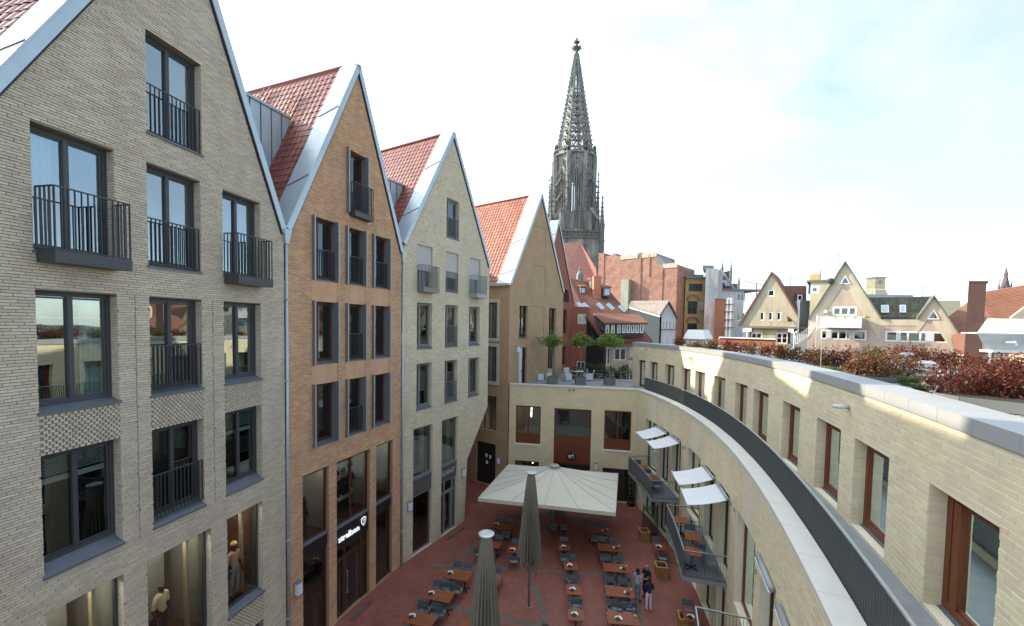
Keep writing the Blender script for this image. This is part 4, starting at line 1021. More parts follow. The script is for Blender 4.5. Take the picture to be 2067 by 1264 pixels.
for k in range(8):
    n = 22
    for j in range(n):
        z = z_sp0+(z_top-z_sp0)*(j+.5)/n; r = rs(z); a = math.pi/8+k*math.pi/4; o = V((math.cos(a), math.sin(a), 0))
        s = .16+.16*(1-j/n)
        p = ch_c+o*r+V((0,0,z)); crk.bar(p+o*.05, p+o*(.18+s)+V((0,0,.12)), s*.9, s*.7); crk.bar(p+o*(.1+s)+V((0,0,.05)), p+o*(.12+s)+V((0,0,.05+s)), s*.7, s*.7)
crk.build('crockets', M_STONED, spire, kind='stuff')
# tracery: storeys of rings and cross bars in each of the eight faces
def facepoint(k, u, z):
    a, b = octp(rs(z), z, k), octp(rs(z), z, k+1); return a+(b-a)*u
bands = []; z = z_sp0+.2
while z < z_top-10.5:
    hgt = rs(z)*.78*.62+.35; bands.append((z, z+hgt)); z += hgt
for k in range(8):
    T = MB()
    for (za, zb) in bands:
        zm = (za+zb)/2; A, B = facepoint(k, 0, zm), facepoint(k, 1, zm); w = (B-A).length; C = (A+B)/2; u = (B-A).normalized()
        upv = (facepoint(k, .5, zb)-facepoint(k, .5, za)).normalized(); nn = u.cross(upv)
        T.bar(facepoint(k, 0, za), facepoint(k, 1, za), .34, .3)
        r = min((zb-za)*.47, w*.44); N = 12
        ring = [C+(u*math.cos(t)+upv*math.sin(t))*r for t in [2*math.pi*i/N for i in range(N)]]
        for i in range(N): T.bar(ring[i], ring[(i+1) % N], .19, .26, nn)
        for t in (.785, 2.356, 3.927, 5.498):      # quatrefoil cusps
            d = u*math.cos(t)+upv*math.sin(t); T.bar(C+d*r*.92, C+d*r*.36, .18, .22, nn)
        for sx_ in (-1, 1):
            for sy_ in (-1, 1):
                T.bar(C+u*sx_*w*.47+upv*sy_*(zb-za)*.46, C+u*sx_*r*.66+upv*sy_*r*.66, .22, .22, nn)
    zt = bands[-1][1]
    T.bar(facepoint(k, 0, zt), facepoint(k, 1, zt), .25, .22); T.bar(facepoint(k, .5, zt), facepoint(k, .5, zt+5.0), .16, .2)
    for zz in (zt+2.4, zt+5.0): T.bar(facepoint(k, 0, zz), facepoint(k, 1, zz), .16, .16)
    T.poly(facepoint(k, 0, zt+5.0), facepoint(k, 1, zt+5.0), octp(R1, z_top, k+1), octp(R1, z_top, k))
    T.build('tracery_face', M_STONE, spire)
# finial
M = MB(); zt = z_top
M.lathe(ch_c+V((0,0,zt)), [(.45,-.3),(.75,.0),(.75,.18),(.42,.35),(.40,1.2),(.85,1.5),(1.05,1.85),(.6,2.1),(.34,2.3),(.30,2.9),(.62,3.15),(.66,3.4),(.3,3.6),(.22,4.0),(.32,4.15),(.2,4.35)], 8)
for k in range(8):
    a = k*math.pi/4; o = V((math.cos(a), math.sin(a), 0)); M.bar(ch_c+o*.5+V((0,0,zt+1.6)), ch_c+o*1.25+V((0,0,zt+1.95)), .3, .3); M.bar(ch_c+o*.3+V((0,0,zt+3.2)), ch_c+o*.8+V((0,0,zt+3.4)), .22, .22)
M.build('finial', M_STONED, spire)
# belfry octagon
z_b0, z_b1 = zc(445), zc(322)
bel = MB(); RB = 5.5
for k in range(8): bel.bar(octp(RB, z_b0-8, k), octp(RB, z_b1, k), .95, .95)
core = MB()
for k in range(8):
    core.quad(octp(RB*.93, z_b0-9, k), octp(RB*.93, z_b0-9, k+1), octp(RB*.93, z_b0+.8, k+1), octp(RB*.93, z_b0+.8, k))
    core.quad(octp(RB*.95, z_b1-1.9, k), octp(RB*.95, z_b1-1.9, k+1), octp(RB*.95, z_b1, k+1), octp(RB*.95, z_b1, k))
belfry = bel.build('belfry', M_STONE, ch); core.build('belfry_wall', M_STONE, belfry)
for k in range(8):
    zt, zb = z_b1-1.9, z_b0+.8
    def fp(u, z, ins=.94): a, b = octp(RB*ins, z, k), octp(RB*ins, z, k+1); return a+(b-a)*u
    T = MB()
    T.quad(fp(0, zb), fp(.2, zb), fp(.2, zt), fp(0, zt)); T.quad(fp(.8, zb), fp(1, zb), fp(1, zt), fp(.8, zt))
    zs = zt-3.2; arc = [(.2, zs)]+[(.2+.3*math.sin(t*math.pi/12)*1.0, zs+2.9*(1-math.cos(t*math.pi/12))**.62) for t in range(1, 6)]+[(.5, zt-.2)]
    for (ua, za), (ub, zb_) in zip(arc, arc[1:]):
        T.quad(fp(ua, za), fp(ub, zb_), fp(ub, zt), fp(ua, zt)); T.quad(fp(1-ua, za), fp(1-ub, zb_), fp(1-ub, zt), fp(1-ua, zt))
        T.bar(fp(ua, za, .97), fp(ub, zb_, .97), .3, .4); T.bar(fp(1-ua, za, .97), fp(1-ub, zb_, .97), .3, .4)
        T.bar(fp(ua, za+.7, 1.0), fp(ub, zb_+.8, 1.0), .16, .25); T.bar(fp(1-ua, za+.7, 1.0), fp(1-ub, zb_+.8, 1.0), .16, .25)
    for u in (.2, .35, .5, .65, .8): T.bar(fp(u, zb), fp(u, zs+.3), .20, .3)
    T.bar(fp(.5, zs), fp(.5, zt-.2), .2, .3)
    for u, zz, r in ((.35, zs+.4, .42), (.65, zs+.4, .42), (.5, zs+1.5, .5)):
        c = fp(u, zz); uu = (fp(1, zz)-fp(0, zz)).normalized()
        ring = [c+uu*math.cos(t)*r+V((0,0,math.sin(t)*r)) for t in [math.pi*i/5 for i in range(10)]]
        for i in range(10): T.bar(ring[i], ring[(i+1) % 10], .14, .18)
    for j in range(9):
        zz = zb+.5+j*(zs-zb-.6)/9
        if k % 2 == 0: T.quad(fp(.2, zz, .90), fp(.8, zz, .90), fp(.8, zz+.5, .84), fp(.2, zz+.5, .84))
    for j in range(14):       # banded ashlar on the piers
        zz = zb+j*(zt-zb)/14; T.bar(fp(.02, zz, .965), fp(.19, zz, .965), .1, .06); T.bar(fp(.81, zz, .965), fp(.98, zz, .965), .1, .06)
    T.build('gothic_window', M_STONE, belfry)
# corner pinnacles and flying buttresses in two rings
def pinnacle(c, z0, z1, w, name='pinnacle'):
    M = MB(); h = z1-z0; zz = z0+h*.55
    M.cbox((c.x, c.y, z0), w, w, h*.55)
    for s in (.18, .36): M.cbox((c.x, c.y, z0+h*s), w*1.25, w*1.25, .25)
    for q in range(4):
        a = q*math.pi/2; o = V((math.cos(a), math.sin(a), 0)); M.prism([c+o*w*.56+V((-o.y, o.x, 0))*w*.5+V((0,0,zz-.2)), c+o*w*.56-V((-o.y, o.x, 0))*w*.5+V((0,0,zz-.2)), c+o*w*.56+V((0,0,zz+w*1.3))], -o*.2)
    M.lathe(V((c.x, c.y, zz)), [(w*.62, 0), (w*.5, h*.04), (w*.12, h*.40), (w*.34, h*.415), (w*.12, h*.43), (.05, h*.45)], 4)
    for j in range(6):
        f = j/6; r = w*.5*(1-f)+w*.12*f; zq = zz+h*.04+h*.36*f
        for q in range(4):
            a = q*math.pi/2; o = V((math.cos(a), math.sin(a), 0)); M.bar(c+o*r*.8+V((0,0,zq)), c+o*(r+.22)+V((0,0,zq+.12)), .18, .18)
    M.build(name, M_STONED, ch)
for k in range(8):
    a = math.pi/8+k*math.pi/4
    pinnacle(ch_c+V((math.cos(a)*5.35, math.sin(a)*5.35, 0)), z_b1-.3, zc(300), .55)
for a in (math.pi*.25, math.pi*.75, math.pi*1.25, math.pi*1.75):
    for r, da, top, w in ((6.5, .42, 352, .8), (6.5, -.42, 360, .8), (7.6, 0, 385, 1.0)):
        pinnacle(ch_c+V((math.cos(a+da)*r, math.sin(a+da)*r, 0)), z_b0-12, zc(top), w)
    o = V((math.cos(a), math.sin(a), 0)); M = MB()
    for zz, f in ((z_b0+8, .9), (z_b0+4, .9)): M.bar(ch_c+o*7.2+V((0,0,zz-1)), ch_c+o*5.3+V((0,0,zz+1.4)), .4, .6)
    M.build('flying_buttress', M_STONED, ch)
# balustrades
def balustrade(r, z, h, name, zig=False):
    M = MB()
    for k in range(8):
        A, B = octp(r, z, k), octp(r, z, k+1); n = 7
        M.bar(A, B, .35, .3); M.bar(A+V((0,0,h)), B+V((0,0,h)), .3, .22)
        for j in range(n+1):
            p = A+(B-A)*(j/n)
            if zig and j < n: q = A+(B-A)*((j+.5)/n)+V((0,0,h)); M.bar(p, q, .22, .2); M.bar(q, A+(B-A)*((j+1)/n), .22, .2)
            else: M.bar(p, p+V((0,0,h)), .2, .2)
    M.build(name, M_STONE, ch)
balustrade(5.75, z_b1, 1.15, 'gallery_balustrade')
# square lower tower with louvred window and zig-zag gallery
z_l1 = zc(478)
M = MB(); W2 = 6.4
def sq(x, y, z): return ch_c+V((x, y, z))
M.box(sq(-W2, -W2, 0), (2*W2, 0, 0), (0, 2*W2, 0), (0, 0, z_l1-.0)); M.build('lower_tower', M_STONE, ch)
M = MB(); M.box(sq(-3.9, -6.0, z_l1+.02), (7.8, 0, 0), (0, 11, 0), (0, 0, z_b0-z_l1+.8)); M.build('middle_stage', M_STONE, ch)
M = MB()
for j in range(8): M.box(sq(-.6, -6.25, z_l1+1.1+j*.55), (2.6, 0, 0), (0, .28, 0), (0, 0, .34))
M.build('louvres', M_STONED, ch)
M = MB()
for x in (-.85, .72, 2.05): M.box(sq(x, -6.3, z_l1+.8), (.22, 0, 0), (0, .32, 0), (0, 0, 5.4))
M.build('louvre_mullions', M_STONE, ch)
g = MB(); n = 12
for sx_ in range(n):
    x = -W2+2*W2*sx_/n; d = 2*W2/n
    g.bar(sq(x, -W2-.12, z_l1-1.35), sq(x+d/2, -W2-.12, z_l1-.2), .28, .25); g.bar(sq(x+d/2, -W2-.12, z_l1-.2), sq(x+d, -W2-.12, z_l1-1.35), .28, .25)
g.bar(sq(-W2, -W2-.15, z_l1), sq(W2, -W2-.15, z_l1), .5, .3); g.bar(sq(-W2, -W2-.15, z_l1-1.55), sq(W2, -W2-.15, z_l1-1.55), .5, .3)
g.build('zigzag_gallery', M_STONED, ch)
for x in (-W2, W2):
    for j, (dz, w) in enumerate(((0, 1.3), (-5, 1.5))): pass
    pinnacle(sq(x, -W2, 0), z_l1-9, z_l1+9, 1.15, 'corner_turret')
for s_ in (-1, 1): MB().bar(sq(s_*5.6, -6.2, z_l1+3.2), sq(s_*3.6, -6.0, z_b0+1.6), .5, .8).build('buttress', M_STONE, ch)
# nave roof seen below the tower
a, b, c, d = aty(1128, 491, 96), aty(1171, 489, 96), aty(1203, 542, 90), aty(1120, 575, 88)
M = MB(); M.poly(a, b, c, aty(1206, 580, 88), d); M.poly(a, b, V((b.x, 103, b.z)), V((a.x, 103, a.z))); M.poly(b, c, V((c.x+1, 103, c.z)), V((b.x, 103, b.z)))
M.poly(c, aty(1206, 580, 88), V((c.x+1, 103, 8)), V((c.x+1, 103, c.z)))
M.build('nave_roof', M_NAVE, ch)
# ------------------------------------------------------------------ houses behind the court
class Front:
    """house front parallel to the picture plane at distance Y, measured where it stands"""
    def __init__(s, Y, x0): s.Y = Y; s.x0 = x0; s.n = V((0, -1, 0)); s.d = V((1, 0, 0))
    def __call__(s, a, z, o=0): return V((s.x0+a, s.Y-o, z))
    def nd(s, a): return s.n, s.d
    def hit(s, x, y, out=0): p = aty(x, y, s.Y-out); return p.x-s.x0, p.z
    def R(s, x0, y0, x1, y1):
        a, z1 = s.hit(x0, (y0+y0)/2); b, z0 = s.hit(x1, y1); return (a, b, z0, z1)
class RFront(Plane):
    """house front turned towards the square: d runs to the right, n faces left and forward"""
    def __init__(s, xref, Y, az=2.21):
        p = aty(xref, 660, Y); Plane.__init__(s, (p.x, p.y), az); s.Y = Y; s.x0 = 0
    def R(s, x0, y0, x1, y1):
        a, z1 = s.hit(x0, y0); b, z0 = s.hit(x1, y1); return (a, b, z0, z1)
def plaster(name, c, **k): return mat(name, c, .9, 0, .10, .8, bump=.15, bscale=12, stain=k.get('stain', .18))
M_DROOF = mat('dark_roof_tile', (.060, .050, .045), .6, 0, .2, 2)
M_GROOF = mat('grey_roof_sheet', (.15, .165, .175), .5, .1, .12, 1)
def simple_window(P, r, root, fm=None, fwid=.09, mull=(.5,), trans=(), glass=None, recess=.1, room=.9, **k):
    return window(P, *r, root, recess, fm or M_WHITE, fwid, mull, trans, glass or G_FAR, 0, room=room, **k)

# ---- big red-brick building with stepped parapet
F = RFront(1290, 78, 2.3); M_RB = brick_mat('red_brick_gable_wall', (.37, .20, .145), (.29, .145, .105), (.32, .20, .16), .5, .16, tuple(F.d), msize=.02, var=.35)
b = thing('brick_warehouse', F(F.hit(1290, 650)[0], 0), 'big windowless red-brick building with stepped parapet to the right of the church', 'building')
pts = [(1208.5, 511), (1220, 511), (1220, 517.5), (1237, 516), (1237, 511.5), (1243.5, 511.5), (1243.5, 516), (1253, 517), (1288.5, 514), (1288.5, 509.5), (1295.5, 509.5), (1295.5, 513), (1311, 512.5), (1326, 511.5), (1326, 534), (1367.7, 534)]
ol = [F(*F.hit(*p)) for p in pts]
M = MB(); M.prism(ol+[V((ol[-1].x, ol[-1].y, 0)), V((ol[0].x, ol[0].y, 0))], -F.n*9); M.build('wall', M_RB, b)
M_STN = plaster('pale_parapet_stone', (.52, .46, .36))
for p, q in (((1253, 517), (1288, 514)), ((1296, 513), (1326, 511.5)), ((1338, 534), (1367, 533.5))):
    A, B_ = F.hit(*p), F.hit(*q); M = MB(); bx(M, F, A[0], B_[0], A[1]-.75, A[1]+.08, -.05, .10); M.build('parapet_stone', M_STN, b)
for x, y0, y1 in ((1219, 513, 575), (1294, 511, 610), (1337.5, 536, 608), (1311.5, 514, 558)):
    A, B_ = F.hit(x, y0), F.hit(x, y1); M = MB(); bx(M, F, A[0]-.12, A[0]+.12, B_[1], A[1], .0, .12); M.build('pilaster', MATS['red_brick_gable_wall'], b)
q0, q1 = F.hit(1326, 513), F.hit(1343, 531)
M = MB(); M.prism([F(q0[0], q0[1], .01), F(q1[0], q1[1], .01), F(q1[0], F.hit(1343, 534)[1], .01), F(q0[0], F.hit(1326, 534)[1], .01)], -F.n*6); M.build('roof_glazing', M_GROOF, b)
M = MB(); A, B_ = F.hit(1260, 566), F.hit(1273, 625); bx(M, F, A[0], B_[0], B_[1], A[1], .05, 1.2); M.build('glazed_shaft', plaster('greenish_concrete', (.34, .35, .28)), b)
MB().tube([F(F.hit(1255, 520)[0], F.hit(1255, 520)[1], -2), F(F.hit(1255, 502)[0], F.hit(1255, 502)[1], -2)], .05, 5).build('antenna', M_GREY, b)

# ---- yellow-brick building
F = Front(76, 0); M_YB = brick_mat('yellow_brick_wall', (.42, .30, .13), (.36, .25, .10), (.30, .24, .15), .5, .15, (1, 0, 0), msize=.02, var=.2)
b = thing('yellow_brick_building', F(F.hit(1400, 650)[0], 0), 'yellow brick building with arched windows and grey flat roof', 'building')
A, B_ = F.hit(1384, 562), F.hit(1425, 700)
ow = [F.R(1390.5, 572.5, 1418, 588.5), F.R(1388.5, 608, 1407, 634.5), F.R(1387.5, 652.5, 1406, 690)]
wall(F, A[0], B_[0], 0, A[1], ow, .25).build('wall', M_YB, b)
for i, o in enumerate(ow):
    simple_window(F, o, b, M_DARK, .14, (.5,), (.45,) if i else ())
    if i:
        m_ = (o[0]+o[1])/2; w_ = (o[1]-o[0])/2+.2; M = MB(); n = 8
        P_ = [F(m_-math.cos(t)*w_, o[3]+.15+math.sin(t)*.9, .05) for t in [math.pi*k/n for k in range(n+1)]]
        for p, q in zip(P_, P_[1:]): M.bar(p, q, .45, .12, V((0, -1, 0)))
        M.build('brick_arch', mat('red_arch_brick', (.30, .13, .07), .9, 0, .2, 2), b)
C0 = V((F.hit(1366, 561)[0], 84, 0)); C1 = F(A[0], 0)
azs = math.atan2(C1.x-C0.x, C1.y-C0.y); FS = Plane(C0, azs, 1); Ls = (C1-C0).length
osd = []
for k in range(3):
    s = Ls*(.12+.29*k)
    osd += [(s, s+Ls*.14, z0, z1) for z0, z1 in ((ow[0][2], ow[0][3]+.6), (ow[1][2], ow[1][3]+.3), (ow[2][2], ow[2][3]+.3))]
wall(FS, 0, Ls, 0, A[1], osd, .25).build('side_wall', M_YB, b)
for o in osd: simple_window(FS, o, b, M_DARK, .1, (), ())
M = MB(); M.prism([V((C0.x-.4, C0.y, A[1])), V((A[0]+F.x0-.3, F.Y-.5, A[1])), V((B_[0]+F.x0+.3, F.Y-.5, A[1])), V((B_[0]+F.x0+.3, 86, A[1])), V((C0.x-.4, 86, A[1]))], (0, 0, .35)); M.build('eaves', M_GROOF, b)
q0 = F.hit(1386, 551); M = MB(); M.prism([V((C0.x, C0.y+2, A[1]+.35)), V((A[0]+F.x0+.5, F.Y+2, A[1]+.35)), V((B_[0]+F.x0, F.Y+2, A[1]+.35)), V((B_[0]+F.x0, 86, A[1]+.35)), V((C0.x, 86, A[1]+.35))], (0, 0, q0[1]-A[1]-.35)); M.build('roof', M_GROOF, b)
M = MB(); a0, a1 = F.hit(1405, 541), F.hit(1419.5, 552); M.box((a0[0], 80, a1[1]-.5), (a1[0]-a0[0], 0, 0), (0, 3, 0), (0, 0, a0[1]-a1[1]+.6)); M.build('roof_box', M_GREY, b)
M = MB(); a, z = F.hit(1415.5, 610); bx(M, F, a-.25, a+.25, F.hit(1415, 627)[1], z, .05, .4); M.build('wall_niche', M_LGREY, b)

# ---- pale concrete stair tower and white building
F = Front(70, 0); M_CON = plaster('streaked_white_concrete', (.60, .62, .62), stain=.4)
b = thing('white_stair_tower', F(F.hit(1438, 650)[0], 0), 'tall streaked white concrete stair tower beside the yellow brick building', 'building')
M = MB(); a0, a1 = F.hit(1425, 542), F.hit(1444, 700); M.box((a0[0], 70, 0), (a1[0]-a0[0], 0, 0), (3.2, 6, 0), (0, 0, a0[1])); M.build('front_wall', M_CON, b)
M = MB(); a0, a1 = F.hit(1444, 543), F.hit(1452.5, 700); M.box((a0[0]+.5, 71, 0), (a1[0]-a0[0], 0, 0), (3.2, 6, 0), (0, 0, a0[1]-.3)); M.build('side_wall', plaster('grey_white_concrete', (.45, .47, .48)), b)
M = MB(); a0, a1 = F.hit(1424, 534), F.hit(1446, 542); M.box((a0[0], 71, a1[1]), (a1[0]-a0[0], 0, 0), (2.6, 5, 0), (0, 0, a0[1]-a1[1])); M.build('roof_hood', M_GREY, b)
F = Front(74, 0)
b = thing('white_rear_building', F(F.hit(1490, 650)[0], 0), 'white rendered rear building with dark mansard roof between yellow brick and beige gable', 'building')
M_WR = plaster('white_render', (.58, .60, .60)); o = [F.R(1488, 592.5, 1501.5, 607.5), F.R(1487, 633, 1500, 648)]
a0, a1 = F.hit(1452, 586.5), F.hit(1534, 700)
wall(F, a0[0], a1[0], 0, a0[1], o, .2).build('wall', M_WR, b)
for r in o: simple_window(F, r, b, M_WHITE, .12, (.55,), ())
M = MB(); bx(M, F, a0[0]-.1, a1[0], a0[1], a0[1]+.3, -8, .3); M.build('eaves', M_GREY, b)
M = MB(); M.prism([aty(1453, 586, 76), aty(1453, 545, 80), aty(1457, 543, 80), aty(1482, 585, 76)], (0, 6, 0)); rf = M.build('mansard_roof', M_DROOF, b)
for x, y in ((1463, 566), (1470, 572)):
    MB().bar(aty(x, y, 77.4), aty(x+6, y+12, 76.6), .9, .2, V((0, -1, .6))).build('skylight', M_LGREY, b)
M = MB(); M.tube([aty(1456, 545, 76), aty(1483, 586, 75.2)], .2, 6); M.build('verge', M_LGREY, b)
F = Front(66, 0)
b = thing('brick_chimney', F(F.hit(1454, 650)[0], 0), 'broad orange brick chimney in front of the white rear building', 'chimney', 'brick chimneys on the roofs')
a0, a1 = F.hit(1443, 605), F.hit(1466, 690); M = MB(); M.box((a0[0], 66, 0), (a1[0]-a0[0], 0, 0), (.85, 1.6, 0), (0, 0, a0[1])); M.build('stack', brick_mat('orange_chimney_brick', (.46, .17, .09), (.40, .13, .07), (.40, .26, .18), .45, .16, (1, 0, 0), msize=.03), b)
M = MB(); M.box((a0[0]-.1, 65.9, a0[1]), (a1[0]-a0[0]+.2, 0, 0), (.9, 1.8, 0), (0, 0, .18)); M.build('cap', M_GREY, b)
for x in (1468.5, 1475.5):
    t = thing('vent_pipe', F(F.hit(x, 690)[0], 0), 'white flue pipe %s the orange chimney' % ('close beside' if x < 1470 else 'a little to the right of'), 'pipe', 'white flue pipes')
    a, z = F.hit(x, 603 if x < 1470 else 602); MB().tube([F(a, 0), F(a, z)], .25 if x < 1470 else .38, 10).build('flue', M_WR, t, smooth=True)
    M = MB()
    for y in (615, 630, 646, 662): M.cbox(F(a, F.hit(x, y)[1]), .85, .85, .10)
    M.build('bracket', M_GREY, t)
# ---- gothic turrets far away
def turret(x, ytop, ybase, wpx, Y, label):
    p, q = aty(x, ytop, Y), aty(x, ybase, Y); w = wpx*Y/FPX
    t = thing('gothic_turret', (q.x, Y, 0), label, 'turret', 'distant gothic turrets')
    h = p.z-q.z; M = MB(); M.cbox((q.x, Y, 0), w, w, q.z+h*.55); M.build('shaft', M_STONED, t)
    M = MB(); M.lathe((q.x, Y, q.z+h*.55), [(w*.8, 0), (w*.62, h*.06), (w*.12, h*.36), (w*.4, h*.38), (w*.05, h*.45)], 6); M.build('cap', M_STONED, t)
turret(1457.5, 527, 560, 3.4, 170, 'thin gothic turret on the left of the pair behind the white building'); turret(1474.5, 525, 570, 3.4, 170, 'thin gothic turret on the right of the pair behind the white building'); turret(1490.5, 553, 590, 3.2, 165, 'shorter gothic turret right of the pair')
t = thing('gothic_gable', aty(1470, 600, 172), 'stone church gable with parapet between the far turrets', 'church'); M = MB(); M.prism([aty(1460, 590, 172), aty(1460, 550, 172), aty(1474, 546, 172), aty(1474, 590, 172)], (0, 4, 0)); M.build('wall', M_STONED, t)
M = MB(); M.prism([aty(1474, 600, 171), aty(1474, 572, 171), aty(1491, 573, 171), aty(1491, 600, 171)], (0, 4, 0)); M.build('parapet', M_STONED, t)

# ---- small house: white gable front, dark slate side
F = Front(60, 0)
b = thing('small_house', F(F.hit(1347, 660)[0], 0), 'small house with white gable front and dark slate side wall', 'house')
gp = [F.hit(1331.5, 690), F.hit(1332, 637), F.hit(1348.5, 612), F.hit(1364, 642), F.hit(1363.5, 690)]
M = MB(); M.prism([F(gp[1][0], 0), F(gp[1][0], gp[1][1]), F(*gp[2]), F(gp[3][0], gp[3][1]), F(gp[3][0], 0)], (0, .3, 0)); M.build('front_wall', M_WR, b)
for x in (1336, 1343, 1350, 1357):
    r = F.R(x, 646, x+4.2, 664); simple_window(F, r, b, M_WHITE, .07, (), (), recess=-.08, room=0)
    M = MB(); bx(M, F, r[0]-.1, r[1]+.1, r[2]-.12, r[2]-.02, .0, .14); M.build('sill', M_GREY, b)
back = aty(1271, 620, 74); f0 = F(gp[1][0], 0)
M = MB(); M.prism([f0, F(gp[1][0], gp[1][1]), V((back.x, 74, back.z)), V((back.x, 74, 0))], (.25, 0, 0)); M.build('slate_side', mat('dark_slate_cladding', (.032, .042, .048), .75, 0, .12, 2, spec=.15), b)
rb = aty(1274, 610, 77); rr = F(*gp[2])
M = MB(); M.prism([F(gp[1][0]-.15, gp[1][1]-.1, .4), rr+V((0, -.4, .15)), V((rb.x, 77, rb.z)), V((back.x-.2, 74, back.z))], (0, 0, .22)); M.prism([rr+V((0, -.4, .15)), F(gp[3][0]+.2, gp[3][1]-.1, .4), F(gp[3][0]+.2, gp[3][1]-.1, -15), rr+V((0, 15, .15))], (0, 0, .22)); M.build('roof', mat('grey_brown_roof_tile', (.16, .14, .125), .7, 0, .3, 1.5), b)
M = MB(); M.bar(F(gp[1][0], gp[1][1]-.15, .1), V((back.x, 74, back.z-.1)), .2, .15); M.build('gutter', M_WHITE, b)

# ---- orange-roofed house with the long dormer
M_OR = mat('orange_red_plain_tile', (.20, .092, .062), .85, 0, .16, 1.5, island=.12, stretch=(1, 1, 3))
b = thing('dormer_house', aty(1240, 700, 50).xy.to_3d(), 'orange-tiled house with a long row of dormer windows behind the terrace trees', 'house')
FD = Front(50, 0)
eL, eR = aty(1220, 690, 49), aty(1320, 690, 49); rL, rR = aty(1149, 561, 60), aty(1218, 574, 60)
fl = aty(1184, 640, 52); bl = aty(1162, 618, 54)
M = MB(); roofpts = [eL, eR, rR, rL, bl, fl]
M.poly(*roofpts); M.poly(*[p-V((0,0,.25)) for p in roofpts][::-1]); rf = M.build('roof', M_OR, b)
# visible tile courses: thin long steps across the slope
def lerp(a, b_, t): return a+(b_-a)*t
M = MB(); N = 44
for k in range(1, N):
    t = k/N; L_ = lerp(eL, rL, t) if t > .42 else lerp(eL, fl, min(1, t/.42)); R_ = lerp(eR, rR, t)
    if t > .42: L_ = lerp(fl, rL, (t-.42)/.58)
    nrm = V((0, -.75, .66)); M.bar(L_+nrm*.03, R_+nrm*.03, .05, .05, nrm)
M.build('tile_courses', M_OR, rf, kind='stuff')
dl, dr_ = aty(1222, 655, 48.6), aty(1300, 655, 48.6); db = aty(1222, 674, 48.6); dtl, dtr = aty(1187, 627, 55), aty(1282, 632, 55.5)
M = MB(); M.prism([dl+V((-.3, -.3, 0)), dr_+V((.4, -.3, 0)), dtr, dtl], (0, 0, .22)); M.build('dormer_roof', M_OR, b)
M = MB(); M.prism([dl, V((db.x, 48.6, db.z)), aty(1190, 642, 53)], (.2, 0, 0)); M.build('dormer_cheek', M_GROOF, b)
M = MB(); M.quad(V((dl.x, 48.75, db.z-.3)), V((dr_.x, 48.75, db.z-.3)), V((dr_.x, 48.75, dl.z)), V((dl.x, 48.75, dl.z))); M.build('dormer_front', M_ROOMD, b)
FW = Front(48.6, 0)
for x in (1223, 1234, 1246, 1256, 1265, 1274, 1283, 1292):
    simple_window(FW, FW.R(x, 656, x+6.6, 672.5), b, M_WHITE, .11, (), (), recess=.0, room=0)
wl_ = V((bl.x-.2, 54, 0)); M_RB2 = brick_mat('red_brick_gable', (.36, .11, .06), (.30, .085, .05), (.28, .15, .11), .3, .09, (1, 0, 0), msize=.012)
FG = Front(52.2, 0); og = [FG.R(1166.6, 633.7, 1183.2, 654), FG.R(1165, 681, 1176, 702), FG.R(1164.5, 729, 1181, 748)]
g0, g1 = FG.hit(1146, 619), FG.hit(1186.5, 760)
wall(FG, g0[0], g1[0], 0, g0[1], og, .15).build('brick_gable_wall', M_RB2, b)
for r in og: simple_window(FG, r, b, M_WHITE, .12, (.5,), ())
M = MB(); M.prism([aty(1185, 648, 52), aty(1219, 688, 50), V((aty(1219, 688, 50).x, 50, 5)), V((aty(1185, 688, 52).x, 52, 5))], (.3, .1, 0)); M.build('slate_cheek', mat('black_slate', (.03, .032, .035), .6, 0, .1, 2), b)
F2 = Front(50.5, 0); og = [F2.R(1219, 701, 1232, 737), F2.R(1240, 702, 1264, 728), F2.R(1272, 700, 1278, 720)]
h0, h1_ = F2.hit(1219, 689), F2.hit(1285, 700)
wall(F2, h0[0], h1_[0], 0, h0[1], og, .15).build('ground_floor_wall', plaster('cream_render', (.50, .44, .32)), b)
for r in og: simple_window(F2, r, b, M_WHITE, .13, (.5,), ())
# chimney, dormers, roof lights
M_CHO = brick_mat('pink_chimney_brick', (.52, .22, .13), (.46, .18, .10), (.42, .25, .18), .3, .09, (1, 0, 0))
p, q = aty(1199, 557, 56), aty(1213, 611, 56); M = MB(); M.box((p.x, 56, q.z-1.5), (q.x-p.x, 0, 0), (0, 1.1, 0), (0, 0, p.z-q.z+1.5)); M.build('chimney', M_CHO, b)
for x, y, w, h, Y in ((1173, 580, 9, 13, 56.5), (1194, 566, 8, 16, 57.5), (1219, 581, 13, 17, 55.5)):
    A, B_ = aty(x, y, Y), aty(x+w, y+h, Y); M = MB(); M.box((A.x, Y, B_.z), (B_.x-A.x, 0, 0), (0, 2.2, 0), (0, 0, A.z-B_.z)); d_ = M.build('roof_dormer', M_GROOF, b)
    M = MB(); M.box((A.x-.15, Y-.2, A.z), (B_.x-A.x+.3, 0, 0), (0, 3, .5), (0, 0, .15)); M.build('dormer_top', M_OR, d_)
    MB().quad(V((A.x+.12, Y-.02, B_.z+.15)), V((B_.x-.12, Y-.02, B_.z+.15)), V((B_.x-.12, Y-.02, A.z-.12)), V((A.x+.12, Y-.02, A.z-.12))).build('pane', mat('pale_blue_skylight', (.42, .52, .58), .25, .2), d_)
for x, y, Y in ((1166, 611, 54.6), (1177, 612, 54.6), (1206, 612, 54.0), (1226, 613, 53.5), (1250, 617, 53)):
    c = aty(x, y, Y-.35); MB().bar(c, c+V((.7, -.55, -.75)), .55, .08, V((0, -.7, .7))).build('roof_light', mat('pale_blue_skylight', (.42, .52, .58), .25, .2), b)
t = thing('roof_finial', aty(1170, 575, 62), 'small lead spirelet on the roof ridge under the church tower', 'spirelet'); p = aty(1170.5, 556, 62); q = aty(1170.5, 540, 62)
